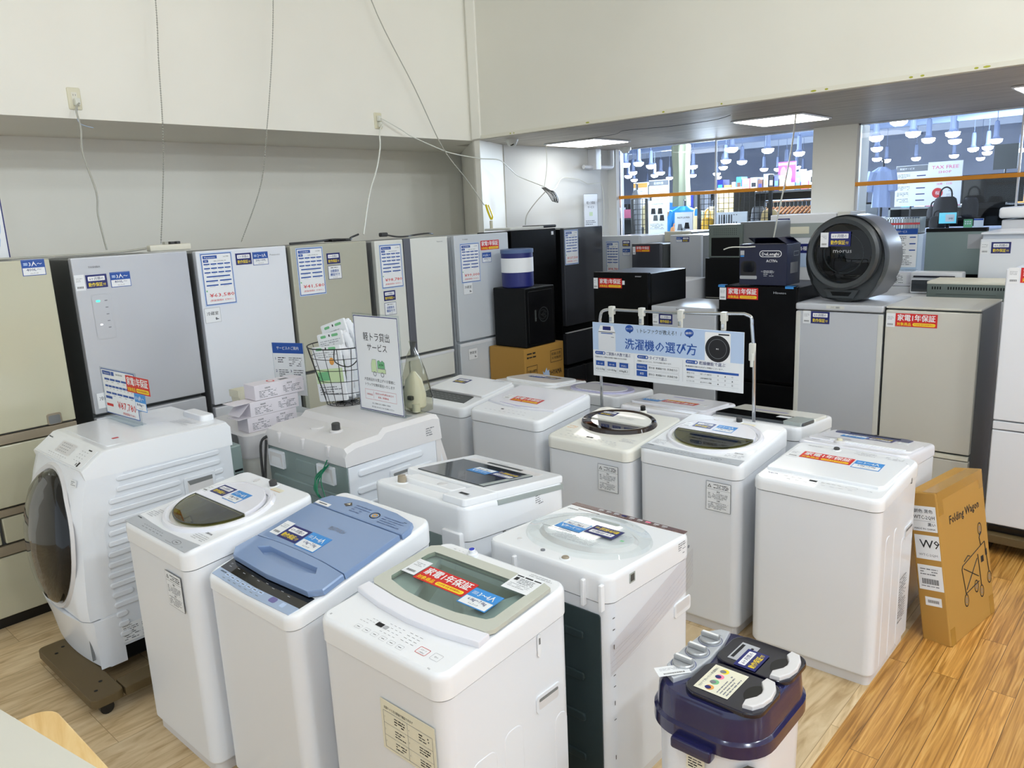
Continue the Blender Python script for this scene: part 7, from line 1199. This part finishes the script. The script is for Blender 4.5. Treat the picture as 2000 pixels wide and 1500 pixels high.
for i, (x_, y_) in enumerate(LP):
    x_ *= 0.656; y_ *= 0.656
    if first is None:
        t = thing('pendant_lamp', 'glowing white bell pendant lamp under the shop hall ceiling', 'lamp', (x_, y_, 3.0), 0, 'pendant lamps of the shop hall'); first = t
        b = MB(); b.lathe(FLAT, [(0.125, 0.02), (0.07, 0.06), (0.05, 0.1), (0.05, 0.3), (0.04, 0.38), (0.01, 0.4)], 'shade_faint', 16, False); b.tube([(0, 0, 0.4), (0, 0, 1.6)], 0.008, 'shade_faint', 5); b.build('lamp_shade', t)
        b = MB(); b.lathe(FLAT, [(0.12, 0.03), (0.11, -0.02), (0.06, -0.055), (0.005, -0.06)], 'lamp_glow', 14, False); b.build('bulb', t)
    else:
        r = first.copy(); COL.objects.link(r); r.location = (x_, y_, 3.0)
        for ch in first.children:
            c = ch.copy(); COL.objects.link(c); c.parent = r
t = thing('spot_lamp', 'warm orange glowing spot lamp just beyond the top of the right window', 'lamp', (-2.05, 8.6, 2.78)); b = MB(); b.lathe(FLAT, [(0.05, 0.0), (0.045, -0.03), (0.01, -0.05)], 'lamp_warm', 14); b.build('bulb', t); b = MB(); b.lathe(FLAT, [(0.055, 0.0), (0.05, 0.1), (0.01, 0.12)], 'shade_white', 14); b.tube([(0, 0, 0.1), (0, 0, 1.8)], 0.01, 'shop_white', 5); b.build('lamp_shade', t)
def panel(name, label, cat, x, y, z, w_, h_, m, fn=None, th=0.02, rz=0, group=None, feet=None):
    t = thing(name, label, cat, (x, y, z), rz, group); F = Fr((0, 0, 0), (1, 0, 0), (0, 0, 1)); b = MB(); b.slab(F, rrect(0, h_/2, w_, h_), -th, 0, m); b.build('board', t, False)
    if fn: b = MB(); fn(b, F.sub(0, h_/2), w_, h_); b.build('print', t, False)
    if feet is not None:
        b = MB(); b.tube([(0, th+0.01, 0.02), (0, th+0.01, -feet)], 0.01, 'cord_dark', 6); b.box(-0.12, 0.12, -0.05, 0.1, -feet, -feet+0.02, 'cord_dark'); b.build('stand', t)
    return t
def shirts(b, G, w_, h_):
    b.text(G, 'SAMPLE' if 0 else 'COLLECTION', 0, h_*0.4, h_*0.05, 'ink', 1, 0.01, w_*0.6)
    for i, (a, c) in enumerate(((-.22, .2), (.15, .2), (-.1, .0), (.25, .0))):
        k = 'cloth_black' if i != 2 else 'fridge_side_dark'; b.poly(G, [(w_*a-w_*.13, h_*c-h_*.1), (w_*a-w_*.1, h_*c+h_*.07), (w_*a+w_*.1, h_*c+h_*.07), (w_*a+w_*.13, h_*c-h_*.1)], k, 1)
    b.lines(G, -w_*0.4, -h_*0.18, w_*0.8, 5, h_*0.035, 'ink_grey', 1)
def logo(b, G, w_, h_):
    b.text(G, 'RALPH LAUREN', 0, h_*0.3, h_*0.09, 'ink', 1, 0.02, w_*0.7)
    for a, c, k in ((-.2, -.05, 'ink_grey'), (.2, 0, 'cloth_black'), (0, -.2, 'ink_light')): b.poly(G, [(w_*a-w_*.16, h_*c-h_*.14), (w_*a-w_*.1, h_*c+h_*.1), (w_*a+w_*.1, h_*c+h_*.1), (w_*a+w_*.16, h_*c-h_*.14)], k, 1)
panel('poster_stand', 'white poster with four dark shirts on it beyond the left window', 'poster', -5.083, 8.3, 1.65, 0.255, 0.4, 'paper', shirts, feet=1.65)
panel('poster_stand', 'small poster reading a clothing brand below the bright blue shirt', 'poster', -4.70, 8.25, 1.6, 0.23, 0.3, 'paper', logo, feet=1.6)
panel('poster_stand', 'wide framed photo poster behind the microwave oven', 'poster', -4.13, 8.3, 1.70, 0.387, 0.18, 'paper', lambda b, G, w_, h_: ([b.rect(G, -w_*0.36+0.03*i, 0, 0.012+0.004*(i % 3), h_*0.7, 'cloth_grey' if i % 2 else 'cloth_black', 1) for i in range(8)], b.rect(G, w_*0.2, h_*0.1, w_*0.3, h_*0.4, 'ink_white', 2)), feet=1.7)
def wgrid(name, label, x, y, z0, w_, h_, pitch=0.06):
    t = thing(name, label, 'display grid', (x, y, 0)); b = MB(); n = int(w_/pitch); k = int(h_/pitch)
    for i in range(n+1): xx = -w_/2+w_*i/n; b.box(xx-0.003, xx+0.003, -0.003, 0.003, z0, z0+h_, 'wire_black')
    for j in range(k+1): zz = z0+h_*j/k; b.box(-w_/2, w_/2, -0.006, 0.0, zz-0.003, zz+0.003, 'wire_black')
    b.build('mesh', t, False)
    for xx in (-w_/2, w_/2): b = MB(); b.box(xx-0.018, xx+0.018, -0.018, 0.018, 0, z0+h_, 'wire_black', 0.003); b.build('post', t)
wgrid('mesh_panel', 'narrow black wire grid at the left end of the left window', -5.34, 8.32, 0.9, 0.2, 1.18); wgrid('mesh_panel', 'wide black wire grid of two bays in the middle of the left window', -4.12, 8.35, 0.6, 0.86, 1.5)
def garment(name, label, cat, loc, m, w_, h_, sl=True, drape=0.06):
    t = thing(name, label, cat, loc); b = MB(); R = []
    for k, (q, ww) in enumerate(((0, .95), (.25, .9), (.5, .85), (.75, .95), (.9, 1.0), (1.0, .35))):
        R.append([(w_/2*ww*math.cos(a)*(1+0.05*math.sin(5*a+k)), drape*ww*math.sin(a)*(1+0.15*math.sin(7*a)), h_*q) for a in [2*PI*i/28 for i in range(28)]])
    b.loft(R, m)
    if sl:
        for s_ in (-1, 1): b.tube([(s_*w_*0.42, 0, h_*0.88), (s_*w_*0.58, -0.01, h_*0.6), (s_*w_*0.62, -0.02, h_*0.4)], [0.06, 0.05, 0.045], m, 10)
    b.build('cloth', t); b = MB(); b.tube([(0, 0, h_*0.98), (0, 0, h_+0.07)], 0.006, 'chrome', 5); b.build('hook', t)
    b = MB(); b.tube([(0, 0.03, -loc[2]+0.02), (0, 0.03, h_+0.07), (0, 0, h_+0.07)], 0.012, 'cord_dark', 6); b.box(-0.15, 0.15, -0.1, 0.15, -loc[2], -loc[2]+0.02, 'cord_dark'); b.build('stand', t); return t
g = garment('shirt', 'bright blue shirt with a colourful print beyond the left window', 'shirt', (-5.12, 9.0, 1.45), 'tee_blue', 0.34, 0.52); b = MB(); G = Fr((0, -0.075, 0.34), (1, 0, 0), (0, 0, 1))
for i, c_ in enumerate(('ink_pink', 'yellow', 'ink_orange', 'ink_red')): b.poly(G, ell(-0.06+0.035*i, 0.03*(i % 2), 0.022, 0.035, 12), c_, 1+i)
b.build('print', g, False)
garment('coat', 'long grey-green garment hanging high beyond the left window', 'coat', (-5.39, 9.4, 1.97), 'olive_cloth', 0.28, 0.86, False); garment('coat', 'grey cloth drape at the far left of the left window', 'drape', (-5.64, 8.7, 1.2), 'cloth_grey', 0.16, 1.0, False); garment('shirt', 'cream top hanging right of the blue shirt', 'shirt', (-4.78, 9.1, 1.45), 'cream_cloth', 0.2, 0.5); garment('shirt', 'dark top hanging at the left end behind the shirt poster', 'shirt', (-5.75, 9.2, 1.5), 'cream_cloth', 0.2, 0.55); garment('dress', 'pale blue belted dress at the left edge of the right window', 'dress', (-2.75, 9.0, 1.86), 'dress_blue', 0.2, 0.42, True, 0.05)
t = thing('coat_rack', 'rail of wooden hangers with dark and tan coats at the right of the left window', 'rack', (-3.82, 9.3, 0)); b = MB(); b.tube([(-0.35, 0, 1.98), (0.4, 0, 1.98)], 0.014, 'chrome', 8)
for x_ in (-0.35, 0.4): b.tube([(x_, 0, 0.02), (x_, 0, 1.98)], 0.014, 'chrome', 8); b.box(x_-0.02, x_+0.02, -0.2, 0.2, 0, 0.03, 'chrome')
b.build('rail', t)
for k in range(14):
    h = thing('coat', 'coat on a wooden hanger in the rail at the right of the left window', 'coat', (-4.12+0.05*k, 9.3, 0.985), 0, 'coats on the hanger rail'); b = MB(); cm = ('cloth_black', 'navy_lid', 'cloth_grey', 'tan')[k % 4]
    b.loft([[(0.018*math.cos(a), 0.2*math.sin(a)*ww, z_) for a in [2*PI*i/14 for i in range(14)]] for z_, ww in ((0, 1), (.5, .9), (.8, .95), (.88, .3))], cm); b.build('cloth', h); b = MB(); b.tube([(0, -0.2, 0.84), (0, 0, 0.92), (0, 0.2, 0.84)], 0.012, 'wood_hanger', 6); b.tube([(0, 0, 0.92), (0, 0, 0.976)], 0.003, 'chrome', 4); b.build('hanger', h)
def bag(label, x, y, z, w_, h_, m, cat='bag', handle=True, grp=None):
    t = thing('handbag', label, cat, (x, y, z), 0, grp); b = MB(); b.loft([[(w_/2*ww*math.cos(a), 0.07*math.sin(a)*(1.2 if q < .5 else 1), h_*q) for a in [2*PI*i/18 for i in range(18)]] for q, ww in ((0, .85), (.1, 1), (.6, 1), (.9, .85), (1, .6))], m); b.build('body', t)
    if handle: b = MB(); b.tube(smooth([(-w_*0.25, 0, h_*0.9), (-w_*0.2, 0, h_*1.3), (0, 0, h_*1.45), (w_*0.2, 0, h_*1.3), (w_*0.25, 0, h_*0.9)]), 0.008, m, 6); b.build('handle', t)
    return t
def shelf(label, x0, x1, y, z, d=0.4, m='dark', name='display_shelf', back=True):
    t = thing(name, label, 'shelf', ((x0+x1)/2, y, 0)); w_ = x1-x0
    for z_ in (z, z-0.45, z-0.9):
        if z_ > 0.1: b = MB(); b.box(-w_/2, w_/2, 0, d, z_-0.03, z_, m); b.build('shelf_board', t)
    for x_ in (-w_/2, w_/2-0.03):
        b = MB(); b.box(x_, x_+0.03, 0, d, 0, z, m); b.build('side_panel', t)
    if back: b = MB(); b.box(-w_/2, w_/2, d-0.02, d, 0, z, m); b.build('back_panel', t)
    return t
shelf('dark shelf of bags beyond the left window', -5.35, -3.6, 8.55, 1.62, 0.35)
bag('mustard yellow backpack beyond the left window', -4.6, 8.65, 1.625, 0.14, 0.2, 'mustard'); bag('cream cloth bag beside the mustard backpack', -4.78, 8.7, 1.625, 0.14, 0.22, 'cream_cloth'); bag('olive round hat-shaped bag under the coat rail', -3.83, 8.65, 1.625, 0.2, 0.26, 'tan', handle=False); bag('grey round bag left of the olive one', -3.99, 8.7, 1.625, 0.16, 0.3, 'cloth_grey', handle=False); bag('brown leather bowl bag under the shirt poster', -5.0, 8.6, 1.625, 0.15, 0.1, 'wood_hanger'); bag('white patterned bag at the left end of the shelf', -5.25, 8.6, 1.625, 0.16, 0.18, 'ink_cream'); bag('dark red bag on the display block beside the silver refrigerator', -4.52, 8.1, 1.401, 0.1, 0.2, 'red'); t = thing('display_block', 'dark display block under the red bag beyond the left window', 'stand', (-4.5, 8.1, 0)); b = MB(); b.box(-0.1, 0.1, -0.09, 0.09, 0, 1.4, 'dark', 0.005); b.build('body', t)
sh = shelf('high shelf of colourful packages far beyond the left window', -5.8, -4.25, 11.0, 2.13, 0.5)
rnd = random.Random(12); cols = ['ink_navy', 'ink_orange', 'ink_light', 'ink_sky', 'ink_pink', 'paper', 'brown_panel', 'ink_grey', 'cloth_black']
x_ = -5.75; k = 0
while x_ < -4.35:
    w_ = rnd.uniform(0.06, 0.14); h_ = rnd.uniform(0.1, 0.26)
    t = thing('package', 'coloured package on the high shelf far beyond the left window', 'package', (x_+w_/2, 11.1, 2.131), 0, 'packages on the high shelf'); b = MB(); b.box(-w_/2, w_/2, 0, 0.2, 0, h_, cols[k % 9], 0.003); b.rect(Fr((0, 0, h_/2), (1, 0, 0), (0, 0, 1)), 0, 0, w_*0.7, h_*0.3, cols[(k+3) % 9], 1); b.build('box', t); x_ += w_+0.012; k += 1
panel('poster', 'purple and pink poster above the packages beyond the left window', 'poster', -4.97, 11.8, 2.22, 0.27, 0.34, 'ink_magenta', lambda b, G, w_, h_: (b.poly(G, ell(-w_*.2, 0, w_*.18, h_*.3, 14), 'ink_pink', 1), b.poly(G, ell(w_*.15, -h_*.05, w_*.14, h_*.3, 14), 'ink_pale', 1), b.rect(G, 0, h_*.4, w_, h_*.1, 'ink_lilac', 1)), feet=2.22)
panel('poster', 'white notice at the right end of the packages beyond the left window', 'poster', -4.62, 11.75, 2.18, 0.22, 0.22, 'paper', lambda b, G, w_, h_: b.text(G, 'セール', 0, 0, 0.04, 'ink_red', 1), feet=2.18)
panel('poster', 'pale notice with grey header behind the shirt poster', 'poster', -6.71, 11, 1.9, 0.36, 0.5, 'paper', lambda b, G, w_, h_: (b.rect(G, 0, h_*.4, w_, h_*.15, 'ink_grey', 1), b.text(G, '配送料金', 0, h_*.4, 0.04, 'ink_white', 2), b.lines(G, -w_*.4, h_*.25, w_*.8, 6, 0.04, 'ink_light', 1)), feet=1.9)
panel('poster', 'pale notice with salmon header at the left of the left window', 'poster', -7.05, 11, 1.9, 0.26, 0.48, 'paper', lambda b, G, w_, h_: (b.rect(G, 0, h_*.4, w_, h_*.15, 'ink_orange', 1), b.lines(G, -w_*.4, h_*.25, w_*.8, 6, 0.04, 'ink_light', 1)), feet=1.9)
panel('display_board', 'tan wooden board behind the wire grid', 'board', -4.8, 9.6, 1.2, 0.35, 0.98, 'tan', feet=1.2); panel('display_board', 'black board beyond the left window', 'board', -4.45, 9.3, 1.3, 0.27, 0.83, 'dark', feet=1.3)
# right window
def timetable(b, G, w_, h_):
    b.rect(G, 0, h_*.42, w_*.98, h_*.14, 'ink_grey', 1); b.text(G, '配送サービス', -w_*.15, h_*.42, h_*.05, 'ink_white', 2, 0.02, w_*.45)
    for r_ in range(5): b.lines(G, -w_*.44, h_*.3-h_*.15*r_, w_*.4, 3, h_*.035, 'ink_grey', 1, seed=r_); b.rect(G, w_*.3, h_*.24-h_*.15*r_, w_*.28, h_*.025, 'ink_navy', 1)
def taxfree(b, G, w_, h_):
    b.text(G, 'TAX FREE', 0, h_*.38, h_*.1, 'ink_pink', 1, 0.02, w_*.78); b.text(G, 'SHOP', 0, h_*.27, h_*.075, 'ink_pink', 1, 0.02, w_*.38); b.rect(G, 0, h_*.1, w_*.76, h_*.09, 'ink_pink', 1); b.text(G, '免税店', 0, h_*.1, h_*.07, 'ink_white', 2, 0.03, w_*.5); b.text(G, '消費・日用', 0, 0, h_*.05, 'ink_pink', 1, 0.01, w_*.45)
    b.poly(G, ell(-w_*.18, -h_*.2, w_*.16, w_*.16, 24), 'ink_red', 1); b.text(G, '桜', -w_*.18, -h_*.2, h_*.09, 'ink_white', 2); b.text(G, 'Japan.', w_*.2, -h_*.15, h_*.035, 'ink', 1); b.lines(G, w_*.08, -h_*.22, w_*.25, 2, h_*.04, 'ink_light', 1); b.text(G, 'Tax-free', -w_*.05, -h_*.4, h_*.05, 'ink', 1, 0.01, w_*.38); b.rect(G, 0, -h_*.49, w_, h_*.02, 'ink_pink', 1)
panel('poster_stand', 'white delivery price board left of the tax free poster', 'poster', -2.73, 10, 1.85, 0.34, 0.46, 'paper', timetable, feet=1.85); panel('poster_stand', 'white and pink tax free shop poster', 'poster', -2.385, 10, 1.84, 0.35, 0.49, 'paper', taxfree, feet=1.84)
t = thing('television', 'large switched-off television beyond the right window', 'television', (-1.93, 10.05, 1.86)); b = MB(); b.slab(Fr((0, 0, 0), (1, 0, 0), (0, 0, 1)), rrect(0, 0.15, 0.62, 0.31), -0.03, 0, 'dark', 0.002, 'black_gloss'); b.build('screen', t); b = MB(); b.box(-0.15, 0.15, 0.0, 0.1, -0.03, 0, 'dark'); b.build('stand', t)
panel('speaker_panel', 'dark blue-black square panel high beyond the right window', 'panel', -1.93, 10.7, 2.22, 0.24, 0.28, 'fridge_side_dark', feet=2.22)
shelf('black television shelf beyond the right window', -2.17, -1.55, 9.95, 1.83, 0.4); sh = shelf('white bottle shelf at the right of the right window', -1.5, -0.6, 9.6, 2.13, 0.3, 'shop_white')
for k in range(22):
    lv = k % 2; t = thing('bottle', 'dark bottle on the white shelf at the right of the right window', 'bottle', (-1.45+0.075*(k//2), 9.7, 2.131 if lv else 1.681), 0, 'bottles on the white shelf'); b = MB(); b.lathe(FLAT, [(0.022, 0), (0.024, 0.01), (0.024, 0.09), (0.009, 0.12), (0.009, 0.15), (0.001, 0.151)], ('brown_glass', 'ink_white', 'ink_red', 'dark')[k % 4], 10); b.build('glass', t)
t = thing('counter', 'white shop counter with papers beyond the right window', 'counter', (-1.2, 8.7, 0)); b = MB(); b.box(-1.1, 1.4, 0, 0.6, 0, 1.60, 'shade_white', 0.01); b.build('body', t); b = MB(); b.box(-1.12, 1.42, -0.02, 0.62, 1.60, 1.63, 'shop_white', 0.004); b.build('top_panel', t)
t = thing('shopping_basket', 'grey wire shopping basket with a red stripe on the counter', 'basket', (-2.36, 8.45, 1.60)); b = MB()
for i in range(15): x_ = -0.17+0.024*i; b.box(x_-0.004, x_+0.004, -0.1, -0.094, 0, 0.16, 'chrome')
b.box(-0.18, 0.18, -0.1, -0.094, 0.15, 0.165, 'chrome'); b.box(-0.18, 0.18, -0.1, -0.094, 0.0, 0.012, 'chrome'); b.box(-0.18, 0.18, 0.1, 0.106, 0, 0.16, 'cord_grey'); b.box(-0.18, -0.174, -0.1, 0.1, 0, 0.16, 'cord_grey'); b.box(0.174, 0.18, -0.1, 0.1, 0, 0.16, 'cord_grey'); b.box(-0.18, 0.18, -0.1, 0.1, 0, 0.006, 'cord_grey'); b.build('cage', t, False); b = MB(); b.box(-0.182, 0.182, -0.103, -0.1, 0.09, 0.11, 'red'); b.build('stripe', t)
box_thing('side_table', 'small white table under the shopping basket', 'table', (-2.34, 8.48, 0), 0, 0.4, 0.26, 1.598, 'shade_white')
shelf('black shelf of bags beyond the right window', -2.45, -1.9, 9.36, 1.72, 0.35); bag('black bag with a thin loop handle, left on the black shelf', -2.36, 9.56, 1.721, 0.14, 0.12, 'cloth_black'); bag('large black bag with a round handle in the middle of the right window', -2.22, 9.42, 1.721, 0.24, 0.22, 'cloth_black'); bag('black case standing right of the large black bag', -1.99, 9.44, 1.721, 0.16, 0.2, 'cloth_black', handle=False); bag('dark bag with red straps right of the basket', -2.17, 8.95, 1.632, 0.16, 0.12, 'cloth_black')
t = thing('monitor', 'small monitor with a cyan screen on the counter', 'monitor', (-2.03, 8.75, 1.632)); b = MB(); b.box(-0.085, 0.085, -0.01, 0.01, 0.04, 0.165, 'dark', 0.003); b.box(-0.015, 0.015, -0.005, 0.005, 0.004, 0.05, 'dark'); b.box(-0.05, 0.05, -0.03, 0.03, 0, 0.006, 'dark'); b.build('casing', t); b = MB(); G = Fr((0, -0.0105, 0.102), (1, 0, 0), (0, 0, 1)); b.rect(G, 0, 0, 0.155, 0.105, 'screen_cyan', 1); b.rect(G, 0.02, 0, 0.08, 0.07, 'paper', 2); b.text(G, 'pay', 0.03, 0, 0.025, 'ink', 3); b.build('screen', t, False)
panel('card_stand', 'small green card stand on the counter', 'card', -1.845, 8.72, 1.632, 0.075, 0.085, 'ink_green', lambda b, G, w_, h_: [b.rect(G, -0.02+0.02*(i % 3), 0.02-0.02*(i//3), 0.013, 0.012, 'ink_white', 1) for i in range(6)]); panel('card_stand', 'small white and blue card stand on the counter', 'card', -1.755, 8.72, 1.632, 0.08, 0.09, 'paper', lambda b, G, w_, h_: b.rect(G, 0, h_*.4, w_, h_*.18, 'ink_blue', 1))
panel('poster_stand', 'narrow white sign column beside the basket', 'sign', -2.46, 8.1, 1.5, 0.075, 0.28, 'paper', lambda b, G, w_, h_: (b.text(G, '品', 0, 0.05, 0.04, 'ink', 1), b.text(G, '名', 0, -0.0, 0.04, 'ink', 1)), feet=1.5)
panel('poster', 'white truck rental notice on the alcove wall beside the pipe', 'poster', -5.06, 6.92, 1.72, 0.25, 0.42, 'paper', lambda b, G, w_, h_: (b.frame(G, 0, 0, w_, h_, 0.003, 'ink', 1), b.text(G, '軽トラ貸出', 0, h_*.28, 0.03, 'ink', 1, 0.01, w_*.6), b.text(G, 'サービス', 0, h_*.17, 0.026, 'ink', 1, 0.01, w_*.45), b.rect(G, 0, 0, 0.06, 0.04, 'ink_palegreen', 1), b.lines(G, -w_*.4, -h_*.15, w_*.8, 3, 0.018, 'ink_grey', 1)), 0.004, PI/2)
for k, (x0_, x1_, y_, z_) in enumerate(((-9.5, -7, 13, 1.8), (-6.5, -4.5, 14, 1.9), (-12, -9, 16, 1.9), (-4, -2, 13.5, 1.8), (-1.5, 1, 13, 1.9))):
    shelf(('dark shelf block far at the left of the shop hall', 'dark shelf block in the middle of the shop hall', 'dark shelf block deepest in the shop hall', 'dark shelf block behind the tax free poster', 'dark shelf block far right in the shop hall')[k], x0_, x1_, y_, z_, 0.6, 'fridge_side_dark')
    for j in range(9):
        w_ = rnd.uniform(0.12, 0.22); t = thing('package', ('boxed goods on a shelf block far in the shop hall'), 'package', (x0_+0.2+j*(x1_-x0_-0.4)/8, y_+0.2, z_+0.001), 0, 'boxed goods on the far shelf blocks'); b = MB(); b.box(-w_/2, w_/2, 0, 0.25, 0, rnd.uniform(.12, .4), cols[(j*2+k) % 9], 0.004); b.build('box', t)

# ---------------------------------------------------------------- sub-parts sit under the part they belong to
BELONG = {'lid_window': ('lid', 'lid_surround'), 'window_rim': ('lid', 'lid_surround'), 'lid_glass': ('lid_frame',), 'lid_grip': ('lid',), 'window_end': ('lid_window',), 'door_glass': ('door_ring', 'door'), 'door_grip': ('door',), 'touch_panel': ('door',),
          'brand_lettering': ('door', 'door_glass'), 'handle_strip': ('door',), 'wire_tie': ('earth_wire',), 'cord_tie': ('power_cord',), 'plug': ('power_cord',), 'inner_lid': ('lid',), 'lid_print': ('inner_lid', 'lid'), 'lid_print': ('lid',), 'rear_handle': ('rear_panel',), 'lid_handle': ('lid',), 'hanging_clip': ('tube_frame',), 'clamp': ('tube_frame',), 'foot': ('tube_frame',), 'runner': ('board',)}
for r in [o for o in COL.objects if o.type == 'EMPTY' and o.parent is None]:
    kids = list(r.children)
    base = lambda o: o.name.split('.')[0]
    for k in kids:
        for nm in BELONG.get(base(k), ()):
            c = [q for q in kids if base(q) == nm and q is not k and q.parent is r]
            if c and k.parent is r and not k.children: k.parent = c[0]; break
